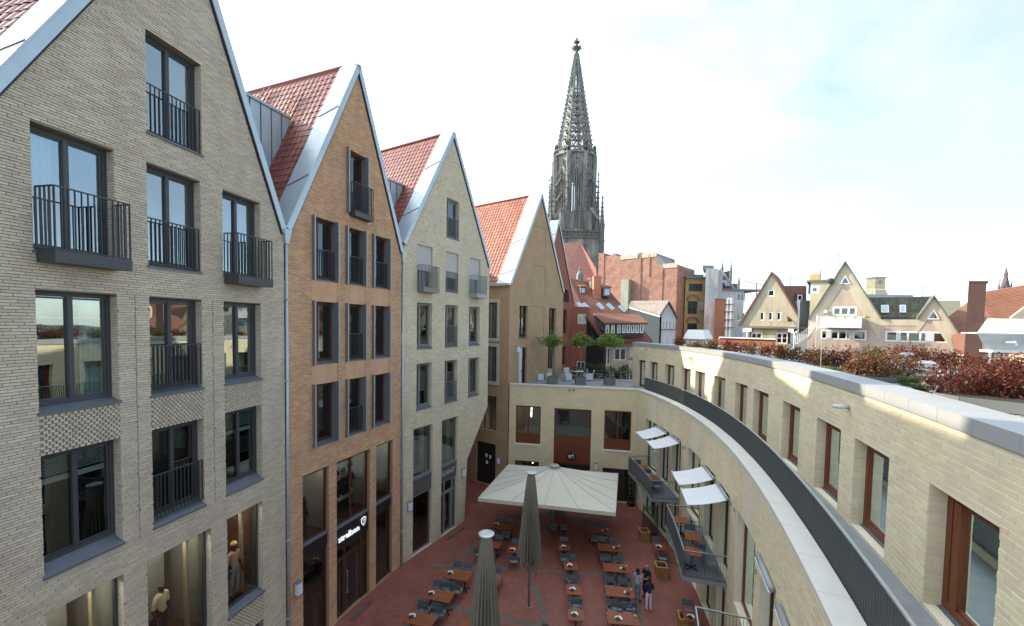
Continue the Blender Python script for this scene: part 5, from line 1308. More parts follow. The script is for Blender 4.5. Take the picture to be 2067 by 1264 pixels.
M = MB(); M.lathe((p.x, 62, p.z-1.2), [(.32, 0), (.55, .5), (.5, 1.3), (.12, 2.0), (.2, 2.2), (.04, q.z-p.z+1.3)], 8); M.build('spirelet', M_GROOF, t)

# ---- beige gable house A
FA = RFront(1557, 58, 2.25); M_BG = plaster('beige_render', (.50, .44, .31), stain=.25)
b = thing('beige_gable_house', FA(FA.hit(1557, 660)[0], 0), 'beige rendered gable house with three small windows in its gable', 'house', 'rendered gable houses beyond the planted roof')
gp = [FA.hit(1493, 658), FA.hit(1558, 552), FA.hit(1621, 656)]
oa = [FA.R(1550, 585, 1563, 598)]+[FA.R(x, 629, x+8.2, 647) for x in (1534, 1551, 1568)]
hiA, spA = gable(gp[0][0], gp[2][0], gp[0][1], gp[2][1], gp[1][0], gp[1][1])
w_ = wall(FA, gp[0][0], gp[2][0], gp[0][1], hiA, oa, .15, [gp[1][0]]); w_.build('gable_wall', M_BG, b)
olow = [FA.R(1516, 671, 1537, 684), FA.R(1567, 671.5, 1589, 694)]
e0, e1 = FA.hit(1502, 700)[0], FA.hit(1612, 700)[0]
class Off:
    def __init__(s, P, o): s.P = P; s.o = o; s.n = P.n; s.d = P.d
    def __call__(s, a, z, o=0): return s.P(a, z, o+s.o)
    def nd(s, a): return s.P.nd(a)
FA2 = Off(FA, -.25)
wall(FA2, e0, e1, 0, gp[0][1], olow, .15).build('lower_wall', plaster('stained_beige_render', (.52, .44, .28), stain=.5), b)
for r in oa: simple_window(FA, r, b, M_WHITE, .13, (), (), recess=.04)
for r in olow: simple_window(FA2, r, b, M_WHITE, .13, (.5,), (.5,) if r[3]-r[2] > 1.2 else (), recess=.04)
M = MB(); bx(M, FA, gp[0][0]-.2, gp[2][0]+.2, gp[0][1]-.3, gp[0][1]-.02, -.24, .25); M.build('cornice', mat('dark_cornice', (.22, .19, .14), .9), b)
A_, B_, C_ = FA(*gp[0]), FA(*gp[1]), FA(*gp[2])
M = MB(); M.prism([A_-FA.d*.25+FA.n*.25, B_+FA.n*.25+V((0,0,.3)), B_+FA.n*.25, A_+FA.n*.25-V((0,0,.1))], -FA.n*9); M.prism([C_+FA.d*.25+FA.n*.25, B_+FA.n*.25+V((0,0,.3)), B_+FA.n*.25, C_+FA.n*.25-V((0,0,.1))], -FA.n*9); M.build('roof', mat('brown_roof_tile', (.17, .09, .06), .8, 0, .2, 2), b)
M = MB(); a, z = FA.hit(1501, 662); M.tube([FA(a, z, .15), FA(a+.5, z-.8, .0), FA(a+.5, 0, .0)], .1, 6); a, z = FA.hit(1619, 660); M.tube([FA(a, z, .15), FA(a-.8, z-.9, .0), FA(a-.8, 0, .0)], .1, 6); M.build('drainpipe', M_WHITE, b)
# link roof and square stair block between A and B
b = thing('stair_block', aty(1652, 640, 54).xy.to_3d(), 'rendered stair block with white window and yellow chimney between the beige gables', 'building')
F = RFront(1655, 54, 2.25); a0, a1 = F.hit(1628, 570), F.hit(1690, 645); r = F.R(1636.5, 577, 1653, 592)
wall(F, a0[0], a1[0], 0, a0[1], [r], .15).build('wall', M_BG, b); simple_window(F, r, b, M_WHITE, .25, (), (), recess=.0)
M = MB(); bx(M, F, a0[0], a1[0], a0[1], a0[1]+.25, -6, .2); M.build('roof', M_GROOF, b)
c0, c1 = F.hit(1634, 553), F.hit(1654, 570); M = MB(); bx(M, F, c0[0], c1[0], c1[1]+.26, c0[1], -1.8, -.5); M.build('chimney', mat('yellow_chimney_render', (.55, .38, .17), .9, 0, .15, 1), b)
MB().tube([aty(1656, 570, 56), aty(1656, 544, 56)], .06, 5).build('flue', M_GREY, b)
b = thing('link_roof', aty(1605, 640, 60).xy.to_3d(), 'dark tiled link roof with a small white window right of the beige gable', 'roof')
M = MB(); M.prism([aty(1577, 577, 60), aty(1628, 577, 60), aty(1628, 645, 56.5), aty(1590, 645, 56.5)], (0, 0, -.3)); M.build('slope', mat('brown_roof_tile', (.17, .09, .06), .8, 0, .2, 2), b)
Fl = Front(56.5, 0); simple_window(Fl, Fl.R(1609.5, 595, 1618.5, 607), b, M_WHITE, .12, (), (), recess=-.1, room=.4)
M = MB(); A, B_ = Fl.hit(1606, 607), Fl.hit(1626, 645); M.box((A[0], 55.6, B_[1]-2), (B_[0]-A[0], 0, 0), (0, 1, 0), (0, 0, A[1]-B_[1]+2)); M.build('grey_box', M_GROOF, b)

for i, (x, y0, y1, Y, lab) in enumerate(((1228, 566, 548, 62, 'thin aerial mast rising behind the orange-tiled roof'), (1332, 520, 500, 80, 'thin aerial mast on the red-brick building'), (1402, 552, 530, 80, 'thin aerial mast on the grey flat roof'), (1596, 577, 556, 60, 'thin aerial mast on the link roof'), (1862, 600, 576, 60, 'thin aerial mast behind the small gable'))):
    p, q = aty(x, y0, Y), aty(x, y1, Y); t = thing('roof_aerial', p, lab, 'aerial', 'thin aerials on the far roofs')
    MB().tube([p-V((0,0,1)), q], .04, 5).build('mast', M_GREY, t); M = MB()
    for f, w in ((.95, .6), (.8, .9), (.62, .7)): c = p.lerp(q, f); M.bar(c-V((w, 0, 0)), c+V((w*.6, .1, 0)), .03)
    M.build('rods', M_GREY, t)
# ---- beige gable house B with the white balcony, and its small gable
FB = RFront(1706, 46, 2.22); M_PK = plaster('rosy_beige_render', (.50, .40, .32), stain=.2)
b = thing('balcony_gable_house', FB(0, 0), 'wide beige house with big gable, white balcony and small right gable', 'house', 'rendered gable houses beyond the planted roof')
H_ = lambda x, y: FB.hit(x, y)
L0, PK_, R0_ = H_(1632, 646), H_(1706, 531), H_(1778, 645); Ls0, PK2, RE = H_(1851, 645), H_(1885, 600), H_(1960, 714)
zw = R0_[1]
def hiB(s):
    def seg(p, q): return p[1]+(q[1]-p[1])*(s-p[0])/(q[0]-p[0])
    if s <= L0[0]: return L0[1]
    if s <= PK_[0]: return seg(L0, PK_)
    if s <= R0_[0]: return seg(PK_, R0_)
    if s <= Ls0[0]: return zw
    if s <= PK2[0]: return seg((Ls0[0], zw), PK2)
    return max(1, seg(PK2, RE))
left = H_(1612, 660)[0]
three = FB.R(1681, 619, 1729, 637); low1 = FB.R(1657, 665.5, 1748, 687); low2 = FB.R(1788, 668, 1911, 692.5)
tri = [(PK_[0], *H_(1695, 574), *H_(1706, 555), *H_(1717, 574)), (PK2[0], *H_(1870, 645), *H_(1884.5, 624), *H_(1896, 645))]
obs = [three, low1, low2]
wall(FB, left, RE[0], 0, hiB, obs, .12, [L0[0], PK_[0], R0_[0], Ls0[0], PK2[0]]).build('wall', M_PK, b)
M_TRB = plaster('beige_gable_render', (.56, .49, .36), stain=.15)
class Prd:        # proud plaster bands along the gables
    pass
def strip(p, q, w, name='gable_band', o=.03):
    M = MB(); p, q = FB(*p, 0), FB(*q, 0); d = (q-p).normalized(); k = V((0,0,1)).cross(FB.n); nn = d.cross(FB.n); nn = nn if nn.z < 0 else -nn
    dz = V((0,0,-w*(1.75 if abs(d.z) > .2 else 1))); M.prism([p+FB.n*.003, q+FB.n*.003, q+dz+FB.n*.003, p+dz+FB.n*.003], FB.n*o); M.build(name, M_TRB, b)
for p, q, w in ((L0, PK_, 1.3), (PK_, R0_, 1.3), ((Ls0[0], zw), PK2, .9), (PK2, RE, 1.4)): strip(p, q, w)
strip((R0_[0], zw), (Ls0[0], zw), .65)
for i, t_ in enumerate(tri):
    A, B_, C_ = FB(t_[1], t_[2]), FB(t_[3], t_[4]), FB(t_[5], t_[6]); n = FB.n
    M = MB(); M.prism([A+n*.04, C_+n*.04, B_+n*.04], n*.06); w_ = M.build('triangle_window', M_WHITE, b)
    c = (A+B_+C_)/3; MB().poly(*[c+(p-c)*.66+n*.105 for p in (A, C_, B_)]).build('pane', G_FAR, w_); MB().poly(*[c+(p-c)*.67+n*.102 for p in (A, C_, B_)]).build('backing', mat('dim_attic', (.13, .13, .14), .8), w_)
simple_window(FB, three, b, M_WHITE, .16, (.34, .67), (), recess=.0)
M_PANEL = mat('pale_panel', (.60, .62, .62), .6)
window(FB, *low1, b, .0, M_WHITE, .13, (.24, .40, .58, .74), (), G_FAR, 0, room=1.0)
window(FB, *low2, b, .0, M_WHITE, .13, (.20, .38, .58, .78), (), G_FAR, 0, room=1.0)
for s0, s1, o in ((.12, .24, low1), (.62, .74, low1), (.20, .26, low2), (.66, .80, low2)):
    M = MB(); a, c = o[0]+(o[1]-o[0])*s0, o[0]+(o[1]-o[0])*s1; bx(M, FB, a, c, o[2]+.1, o[3]-.1, .01, .05); M.build('infill_panel', M_PANEL, b)
# balcony
bl_, br_ = FB.R(1667.5, 641, 1737, 662)[0:2]; zt_, zb_ = H_(1700, 640)[1], H_(1700, 662)[1]
M = MB(); bx(M, FB, bl_, br_, zb_, zb_+.15, .01, 1.3); bal = M.build('balcony', M_WHITE, b)
M = MB(); bx(M, FB, bl_, br_, zb_+.15, zt_, 1.2, 1.3); bx(M, FB, bl_, bl_+.08, zb_+.15, zt_, .02, 1.2); bx(M, FB, br_-.08, br_, zb_+.15, zt_, .02, 1.2); M.build('parapet', M_WHITE, bal)
for k in range(4):
    t = thing('window_box', FB(bl_+.9+k*.85, zt_-.1, 1.1), 'window box with yellow-green flowers on the white balcony, number %s from the left' % ('one', 'two', 'three', 'four')[k], 'flower box', 'flower boxes on the white balcony')
    p = FB(bl_+.9+k*.85, zt_, 1.1); M = MB(); M.box(p+V((-.3, -.1, -.15)), (.6, 0, 0), (0, .2, 0), (0, 0, .18)); M.build('box', mat('lime_box', (.45, .50, .08), .6), t)
    M = MB(); R = random.Random(k)
    for _ in range(40):
        c = p+V((R.uniform(-.3, .3), R.uniform(-.1, .1), R.uniform(.02, .25))); M.poly(*[c+V((R.uniform(-.05, .05), R.uniform(-.05, .05), R.uniform(-.05, .05))) for _ in range(3)])
    M.build('flowers', leaf_mat('balcony_flowers', [(.10, .20, .04), (.45, .40, .05), (.5, .45, .4)]), t)
M = MB(); s_, z_ = H_(1667, 641)          # white stair and rails left of the balcony
rl_ = MB()
x0s = H_(1649, 660)[0]
for k in range(7): rl_.bar(FB(x0s+(bl_-x0s)*k/6, zb_, 1.0), FB(x0s+(bl_-x0s)*k/6, zt_, 1.0), .03)
rl_.bar(FB(x0s, zt_, 1.0), FB(bl_, zt_, 1.0), .05); rl_.bar(FB(x0s, zb_, 1.0), FB(bl_, zb_, 1.0), .08); rl_.bar(FB(x0s, 10, 1.0), FB(x0s, zt_+.2, 1.0), .07); rl_.build('stair_railing', M_WHITE, b)
M = MB(); zz = zb_
for k in range(12):
    p = FB(x0s-.05-k*.17, zb_-.16*(k+1), .9); M.box(p, FB.d*.28, FB.n*.7, V((0,0,.04)))
    M.bar(p+FB.n*.7, p+FB.n*.7+V((0,0,.9)), .025)
M.build('outside_stair', M_WHITE, b)
M = MB(); a, z = H_(1667, 627); bx(M, FB, a-.15, a+.15, z-.3, z, .01, .2); M.build('alarm_box', M_WHITE, b)
# roofs of house B
bk = -FB.n*10
M = MB()
for p, q in ((L0, PK_), (PK_, R0_)): A, B_ = FB(*p, .25), FB(*q, .25); M.prism([A+V((0,0,.02)), B_+V((0,0,.02)), B_+V((0,0,.26)), A+V((0,0,.26))], bk)
for p, q in (((Ls0[0], zw), PK2), (PK2, RE)): A, B_ = FB(*p, .25), FB(*q, .25); M.prism([A+V((0,0,.02)), B_+V((0,0,.02)), B_+V((0,0,.22)), A+V((0,0,.22))], bk)
M.build('gable_roof', mat('mossy_grey_roof', (.13, .15, .12), .8, 0, .2, 2), b)
# dark tiled roof between the gables, each row of tiles built
A, B_ = FB(R0_[0]-3.6, zw+.02, -.4), FB(Ls0[0]+1.5, zw+.02, -.4); upv = -FB.n*1.5+V((0,0,2.35)); upn = upv.normalized()
M = MB(); M.prism([A, B_, B_+upv, A+upv], -FB.n*.2); rf = M.build('dark_roof', M_DROOF, b)
nn = FB.d.cross(upn); nn = nn if nn.dot(FB.n) > 0 else -nn
tiles(rf, A+upv+nn*.01, FB.d, -upn, int((B_-A).length/.34), int(upv.length/.36), .34, .36, nn, mat('dark_olive_tile', (.085, .085, .055), .6, 0, .1, 4, island=.25), .08, None, 150)
for x, y, w in ((1780, 617, 17), (1818, 617, 14)):
    s0, z0 = H_(x, y+16); s1, z1 = H_(x+w, y); f = (z0-zw)/2.35
    p = A+FB.d*(s0-(R0_[0]-3.6))+upv*max(.12, f)+nn*.12; M = MB(); M.box(p, FB.d*(s1-s0), upn*1.0, nn*.1); d_ = M.build('roof_window', M_WHITE, b)
    M = MB(); M.box(p+FB.d*.1+upn*.12+nn*.101, FB.d*(s1-s0-.2), upn*.76, nn*.01); M.build('pane', MATS['pale_blue_skylight'], d_)
M = MB(); M.prism([FB(R0_[0]-3.6, zw+2.4, -1.9), FB(Ls0[0]+1.5, zw+2.4, -1.9), FB(Ls0[0]+1.5, zw+2.4, -9), FB(R0_[0]-3.6, zw+2.4, -9)], (0, 0, .12)); M.build('flat_top', M_GROOF, b)
# aerial on the big gable
t = thing('tv_aerial', FB(PK_[0]-.9, PK_[1]-1, -1), 'thin television aerial on the big beige gable', 'aerial'); p = FB(PK_[0]-.6, PK_[1]-1, -1); hz = aty(1697, 503, 46).z
MB().tube([p, V((p.x, p.y, hz))], .03, 5).build('mast', M_GREY, t)
M = MB()
for z, w in ((hz-1.0, 1.3), (hz-.3, .5), (hz-2.1, .9)): M.bar(V((p.x-w, p.y, z)), V((p.x+w*.3, p.y, z)), .025)
M.build('antenna_rods', M_GREY, t)
M = MB(); M.lathe((0,0,0), [(.35, 0), (.25, .06), (.0, .1)], 12); D = MB(); D.f = M.f; c = FB(PK_[0]-1.2, PK_[1]-2.0, .35); D.v = [tuple(c+FB.d*x+V((0,0,y))+FB.n*z) for x, y, z in M.v]; D.build('dish', M_DROOF, t)
# yellow lift tower with emblem and grey rooftop sheds behind
t = thing('yellow_roof_turret', aty(1777, 600, 80), 'yellow rendered roof turret with a diamond emblem', 'turret'); Fy = Front(80, 0); M_YL = mat('pale_yellow_render', (.62, .52, .30), .9, 0, .08, 1)
a0, a1 = Fy.hit(1767, 561), Fy.hit(1786.5, 582); M = MB(); bx(M, Fy, a0[0], a1[0], a1[1], a0[1], -2, 0); M.build('shaft', M_YL, t)
M = MB(); bx(M, Fy, a0[0]-.15, a1[0]+.15, a0[1], a0[1]+.15, -2.1, .15); M.build('cap', M_GREY, t)
a2, a3 = Fy.hit(1760, 594), Fy.hit(1792, 594); M = MB(); M.prism([Fy(a2[0], a2[1]-6, 0), Fy(a3[0], a3[1]-6, 0), Fy(a3[0], a3[1], 0), Fy(a1[0], a1[1], 0), Fy(a0[0], a1[1], 0), Fy(a2[0], a2[1], 0)], (0, 2, 0)); M.build('base', M_YL, t)
cm = Fy.hit(1776.5, 569); M = MB(); M.prism([Fy(cm[0]+x, cm[1]+y, .02) for x, y in ((.5, 0), (0, .5), (-.5, 0), (0, -.5))], (0, -.05, 0)); M.prism([Fy(cm[0]+x, cm[1]+y, .08) for x, y in ((.28, 0), (0, .28), (-.28, 0), (0, -.28))], (0, -.03, 0)); M.build('diamond_emblem', M_LGREY, t)
t = thing('rooftop_shed', aty(1800, 610, 66), 'long grey rooftop plant room behind the dark tiled roof', 'roof structure'); Fy = Front(66, 0)
a0, a1 = Fy.hit(1745, 594), Fy.hit(1842, 612); M = MB(); M.box((a0[0], 66, 0), (a1[0]-a0[0], 0, 0), (0, 5, 0), (0, 0, a0[1])); M.build('walls', plaster('grey_white_render', (.42, .44, .46)), t)
M = MB(); q0, q1 = Fy.hit(1788, 582), Fy.hit(1832, 594)
for s in (q0[0], q1[0]): M.bar((s, 68, q1[1]), (s, 68, q0[1]), .12)
M.bar((q0[0], 68, q0[1]), (q1[0], 68, q0[1]), .12); M.build('frame', M_WHITE, t)
t = thing('far_yellow_roof', aty(1930, 640, 72), 'pale yellow roof glimpsed beyond the small gable', 'roof'); M = MB(); M.prism([aty(1880, 607, 72), aty(1938, 607, 72), aty(1945, 650, 70), aty(1880, 650, 70)], (0, .4, 0)); M.build('slope', mat('pale_yellow_tile', (.50, .42, .26), .8, 0, .1, 1), t)
# crane
t = thing('tower_crane', aty(1525, 600, 230), 'faint red tower crane in the far distance', 'crane'); M_CR = mat('crane_red', (.62, .44, .42), .8)
MB().bar(aty(1499, 567, 230), aty(1545, 576, 230), .4, .4).build('jib', M_CR, t); MB().bar(aty(1526, 571, 230), aty(1526, 640, 230), 1.0, 1.0).build('mast', M_CR, t)
# ---- red roof with the tall brick chimney at the right edge
FR = RFront(1970, 40, 2.22)
b = thing('red_roof_house', FR(0, 0), 'red-tiled roof rising at the right edge behind the white awning', 'house')
rr = [aty(1912, 641, 44), aty(1981, 590, 47), aty(2110, 569, 45), aty(2110, 600, 43), aty(2030, 640, 40), aty(1990, 720, 38), aty(1930, 720, 40)]
p0_ = aty(1930, 715, 38); p1_ = aty(2110, 715, 33); p2_ = aty(2110, 568, 42); p3_ = aty(1980, 590, 46.5); p4_ = aty(1912, 641, 44)
M = MB(); M.poly(p0_, p1_, p2_, p3_, p4_); M.poly(*[q-V((0,0,.3)) for q in (p0_, p1_, p2_, p3_, p4_)][::-1]); rf = M.build('roof', M_OR, b)
M = MB()
for k in range(1, 40):
    t_ = k/40; A, B_ = lerp(p0_, p3_, t_), lerp(p1_, p2_, t_); nq = V((-.4, -.6, .7)); M.bar(A+nq*.03, B_+nq*.03, .05, .05, nq)
M.build('tile_courses', M_OR, rf, kind='stuff')
M = MB(); M.prism([aty(2042, 640, 37), aty(2110, 590, 36), aty(2110, 700, 36), aty(2042, 700, 37)], (.4, .5, 0)); M.build('gable_wall', plaster('cream_side_render', (.55, .48, .34)), b)
M = MB(); M.prism([p0_, p1_, V((p1_.x, p1_.y, 0)), V((p0_.x, p0_.y, 0))], (.3, .3, 0)); M.build('wall', plaster('cream_side_render', (.55, .48, .34)), b)
c0, c1 = aty(1953, 570, 36), aty(1980.5, 716, 36)
t = thing('brick_chimney', V((c0.x, 36, 0)), 'tall brown-red brick chimney in front of the red-tiled roof at the right', 'chimney', 'brick chimneys on the roofs')
M = MB(); M.box((c0.x+.1, 36, 6), (c1.x-c0.x-.15, -.1, 0), (1.15, 1.0, 0), (0, 0, c0.z-6)); M.build('stack', brick_mat('brown_red_chimney_brick', (.30, .12, .07), (.24, .09, .06), (.30, .22, .17), .26, .085, (1, 0, 0), msize=.014, bump=.8), t)
M = MB(); M.box((c0.x+.04, 35.92, c0.z), (c1.x-c0.x-.03, -.1, 0), (1.2, 1.1, 0), (0, 0, .14)); M.build('cap', M_GREY, t)
# little gothic spire at the far right
t = thing('gothic_turret', aty(2028, 600, 150), 'small dark gothic spire with two side pinnacles above the red roof at the far right', 'turret', 'distant gothic turrets')
for x, yt, yb, w in ((2028.5, 541, 583, 15), (2016, 561, 583, 3.5), (2041, 562, 583, 3.5)):
    p, q = aty(x, yt, 150), aty(x, yb, 150); ww = w*150/FPX; h = p.z-q.z; M = MB(); M.lathe((q.x, 150, q.z-8), [(ww*.5, 0), (ww*.5, 8), (ww*.34, 8+h*.3), (ww*.16, 8+h*.62), (ww*.22, 8+h*.66), (ww*.04, 8+h)], 6)
    M.build('spirelet', mat('purple_grey_stone', (.12, .10, .11), .9, 0, .2, .5), t)

# ------------------------------------------------------------------ roof garden of the curved building
M_PLT = mat('grey_planter_sheet', (.13, .138, .135), .55, .1, .08, 1.5)
LEAF_R = leaf_mat('red_barberry_leaves', [(.03, .010, .014), (.07, .018, .018), (.12, .026, .02), (.20, .04, .025), (.27, .07, .035), (.10, .09, .03)])
LEAF_O = leaf_mat('orange_barberry_leaves', [(.06, .03, .018), (.12, .035, .02), (.22, .06, .025), (.28, .12, .045), (.12, .11, .04), (.08, .09, .03)])
LEAF_N = leaf_mat('greenish_barberry_leaves', [(.03, .04, .012), (.06, .08, .025), (.11, .11, .035), (.16, .08, .03), (.20, .06, .03)])
LEAF_Y = leaf_mat('yellow_green_grass', [(.10, .14, .03), (.24, .22, .06), (.34, .27, .08)])
LEAF_G = leaf_mat('green_tuft_grass', [(.04, .10, .02), (.09, .16, .04), (.16, .20, .06)])
M_TWIG = mat('dark_twigs', (.05, .03, .022), .9)
RZ = 12.42
def bush(p, rx, ry, h, n, lab, leaf, seed, ls=.05, grp='red barberry bushes on the roof'):
    """upright shrub: arching twigs set with small leaves"""
    R = random.Random(seed); t = thing('barberry_bush', p, lab, 'bush', grp)
    T = MB(); L = MB(); tw = max(14, n//60); per = n//tw
    for k in range(tw):
        a = R.uniform(0, 6.283); r = math.sqrt(R.random())
        base = V((p[0]+math.cos(a)*r*rx*.55, p[1]+math.sin(a)*r*ry*.55, p[2]))
        hh = h*R.uniform(.62, 1.08)*(1-.25*r*r); top = base+V((math.cos(a)*rx*.55*r+R.uniform(-.15, .15)*rx, math.sin(a)*ry*.55*r+R.uniform(-.15, .15)*ry, hh))
        mid = (base+top)/2+V((math.cos(a)*.05, math.sin(a)*.05, hh*.10)); T.tube([base, mid, top], [.012, .008, .003], 3, False)
        for j in range(per):
            u = R.uniform(.12, 1.0)**.8; c = base*(1-u)**2+mid*2*u*(1-u)+top*u*u; sp = .10+.13*(1-abs(u-.55))
            c = c+V((R.gauss(0, sp*.6), R.gauss(0, sp*.6), R.gauss(0, sp*.45)))
            if c.z < p[2]+.02: continue
            s = ls*R.uniform(.6, 1.3); d1 = V((R.gauss(0, 1), R.gauss(0, 1), R.gauss(0, 1))).normalized(); d2 = d1.cross(V((R.gauss(0, 1), R.gauss(0, 1), R.gauss(0, 1)))).normalized()
            L.poly(c-d1*s, c+d2*s*.5, c+d1*s, c-d2*s*.5)
    T.build('twigs', M_TWIG, t); L.build('foliage', leaf, t); return t
def tuft(p, r, h, n, lab, leaf, seed, grp='grass tufts on the roof'):
    R = random.Random(seed); t = thing('grass_tuft', p, lab, 'grass tuft', grp); L = MB()
    for k in range(n):
        a = R.uniform(0, 6.283); q = R.random()*r*.5; b0 = V((p[0]+math.cos(a)*q, p[1]+math.sin(a)*q, p[2])); e = R.uniform(.5, 1.1)*r; hh = h*R.uniform(.6, 1.1)
        o = V((math.cos(a), math.sin(a), 0)); w = V((-o.y, o.x, 0))*.008; m_ = b0+o*e*.4+V((0,0,hh*.75)); tp_ = b0+o*e+V((0,0,hh*R.uniform(.6, 1.0)))
        L.poly(b0-w, b0+w, m_+w*.8, m_-w*.8); L.poly(m_-w*.8, m_+w*.8, tp_)
    L.build('blades', leaf, t); return t
def onroof(x, y): return atz(x, y, RZ)
spots = [  # x, y of the foot in the photograph, half-width px, height m, leaf, label
 (1935, 806, 62, .98, LEAF_R, 'big dark red barberry bush at the left of the near planter'), (2005, 812, 55, 1.0, LEAF_R, 'big red barberry bush in the middle of the near planter'),
 (2062, 816, 50, .98, LEAF_R, 'bright red barberry bush at the right edge of the picture'), (1985, 770, 55, .98, LEAF_R, 'red barberry bush behind the near planter'),
 (2050, 772, 50, 1.0, LEAF_R, 'red barberry bush behind the near planter at the right edge'),
 (1765, 764, 42, .96, LEAF_O, 'orange-red barberry bush left of the silver vent'), (1808, 762, 42, 1.0, LEAF_O, 'russet barberry bush touching the silver vent'), (1735, 757, 24, .6, LEAF_O, 'small orange barberry bush at the coping left of the silver vent'),
 (1655, 741, 34, .92, LEAF_O, 'orange barberry bush beside the thin pole'), (1695, 742, 30, .95, LEAF_R, 'red barberry bush just right of the thin pole'),
 (1590, 728, 26, .85, LEAF_O, 'brownish barberry bush left of the thin pole'), (1622, 731, 22, .8, LEAF_N, 'low greenish barberry bush between its orange neighbours'),
 (1880, 742, 40, .95, LEAF_R, 'red barberry bush behind the silver vent'), (1920, 745, 40, .95, LEAF_R, 'red barberry bush behind and right of the silver vent'),
 (1750, 728, 40, .95, LEAF_N, 'greenish barberry bush in the second row below the white balcony'), (1830, 733, 40, .95, LEAF_R, 'red barberry bush in the second row below the small gable'),
 (1560, 722, 24, .85, LEAF_R, 'red barberry bush in the far row below the beige gable'), (1530, 719, 22, .85, LEAF_N, 'greenish barberry bush in the far row left of the beige gable'),
 (1500, 716, 20, .85, LEAF_R, 'red barberry bush in the far row near the red parapet'), (1472, 713, 18, .85, LEAF_R, 'reddish barberry bush in the far row behind the yellow grass'),
 (1440, 710, 16, .75, LEAF_N, 'greenish barberry bush beyond the yellow grass'), (1405, 706, 16, .75, LEAF_O, 'reddish barberry bush near the far end of the planted roof'), (1370, 702, 15, .75, LEAF_O, 'last barberry bush at the far end of the planted roof')]
for i, (x, y, wpx, h, lf, lab) in enumerate(spots):
    p = onroof(x, y); rx = wpx*depth(p)/FPX; d_ = p.y
    bush(p, rx*random.Random(i+9).uniform(.75, 1.0), rx*.7, h*random.Random(i).uniform(.72, 1.1), int(1700 if d_ < 12 else 1100 if d_ < 20 else 600), lab, lf, 40+i,   .036 if d_ < 12 else .05 if d_ < 20 else .065)
for i, (x, y, r, h, n, lf, lab) in enumerate([(1835, 778, .38, .30, 380, LEAF_G, 'big green grass tuft in front of the silver vent'), (1885, 776, .34, .28, 300, LEAF_G, 'green grass tuft right of the silver vent'), (1858, 790, .3, .22, 260, LEAF_G, 'low green grass tuft at the coping below the silver vent'),
    (1690, 752, .3, .22, 220, LEAF_G, 'green grass tuft at the coping right of the thin pole'), (1660, 747, .3, .2, 200, LEAF_Y, 'yellowish grass tuft at the foot of the thin pole'), (1395, 704, .7, .35, 260, LEAF_Y, 'yellow grass clump at the far end of the planted roof'), (1420, 706, .7, .38, 260, LEAF_Y, 'second yellow grass clump on the far roof'),
    (1445, 709, .7, .38, 260, LEAF_Y, 'third yellow grass clump on the far roof'), (1466, 711, .6, .35, 240, LEAF_Y, 'yellow grass clump nearest the red bushes'), (1562, 729, .4, .2, 160, LEAF_Y, 'low yellow-green grass patch at the coping'), (2055, 850, .3, .1, 160, LEAF_Y, 'low sedum at the coping at the right edge')]):
    tuft(onroof(x, y), r, h, n, lab, lf, 90+i)
# planters: a low metal box round the near bushes
def planter(pix, h, lab):
    pts = [onroof(*q) for q in pix]; t = thing('roof_planter', pts[0], lab, 'planter', 'grey metal planters on the roof'); n = len(pts)
    for i, (p, q) in enumerate(zip(pts, pts[1:]+pts[:1])): MB().bar(p+V((0,0,h/2)), q+V((0,0,h/2)), .03, h).build('side_sheet', M_PLT, t)
    M = MB(); M.poly(*[p+V((0,0,h-.06)) for p in pts]); M.build('soil', mat('dark_soil', (.035, .028, .022), .95, 0, .3, 12), t)
planter([(1884, 812), (1936, 822), (2100, 842), (2140, 775), (1905, 770)], .22, 'long grey planter under the near dark red bushes')
planter([(1722, 768), (1832, 774), (1850, 752), (1735, 742)], .14, 'grey planter under the bushes left of the silver vent')
planter([(1638, 748), (1716, 755), (1722, 738), (1645, 731)], .12, 'grey planter beside the thin pole')
# vents and pole
M_INOX = mat('stainless_sheet', (.60, .63, .65), .25, .8, .06, 2)
def vent(x, y, w, lab):
    p = onroof(x, y); t = thing('roof_vent', p, lab, 'roof vent', 'silver roof vents')
    for z, k in ((0, 1.0), (.20, .8), (.40, 1.0)):
        M = MB(); M.cbox(p+V((0,0,z)), w*.8, w*.8, .12); M.build('body', M_INOX, t)
        M = MB(); M.lathe(p+V((0,0,z+.122)), [(w*.72*k, 0), (w*.72*k, .02), (w*.42*k, .09)], 4); M.build('hood', M_INOX, t)
vent(1868, 766, .46, 'silver louvred roof vent among the near red bushes'); vent(1828, 740, .5, 'silver roof vent half hidden behind the bushes')
p = onroof(1656, 748); t = thing('lightning_rod', p, 'thin upright rod at the coping among the bushes', 'rod'); MB().tube([p, p+V((0, 0, 1.55))], .012, 5).build('rod', M_LGREY, t); M = MB(); M.cbox(p, .25, .25, .06); M.build('foot', M_GREY, t)
t = thing('roof_hatch', aty(1409, 690, 40), 'white pyramid roof light beyond the far bushes', 'roof light'); M = MB(); q = aty(1409, 684, 44); w = 22*44/FPX; M.lathe((q.x, 44, 8), [(w*1.1, 0), (w*1.1, q.z-8-.2), (w*1.42, q.z-8), (w*.95, aty(1409, 666, 44).z-8)], 4); M.build('cover', M_WHITE, t)
t = thing('red_parapet', aty(1480, 690, 46), 'long low red-brown parapet with white rail beyond the far bushes', 'parapet'); A, B_ = aty(1452, 682, 46), aty(1566, 686, 42)
M = MB(); M.prism([A, B_, V((B_.x, B_.y, 6)), V((A.x, A.y, 6))], (0, .3, 0)); M.build('wall', mat('red_brown_parapet', (.33, .12, .07), .85, 0, .1, 1), t); MB().bar(A+V((0, 0, .06)), B_+V((0, 0, .06)), .3, .12).build('rail', M_WHITE, t)
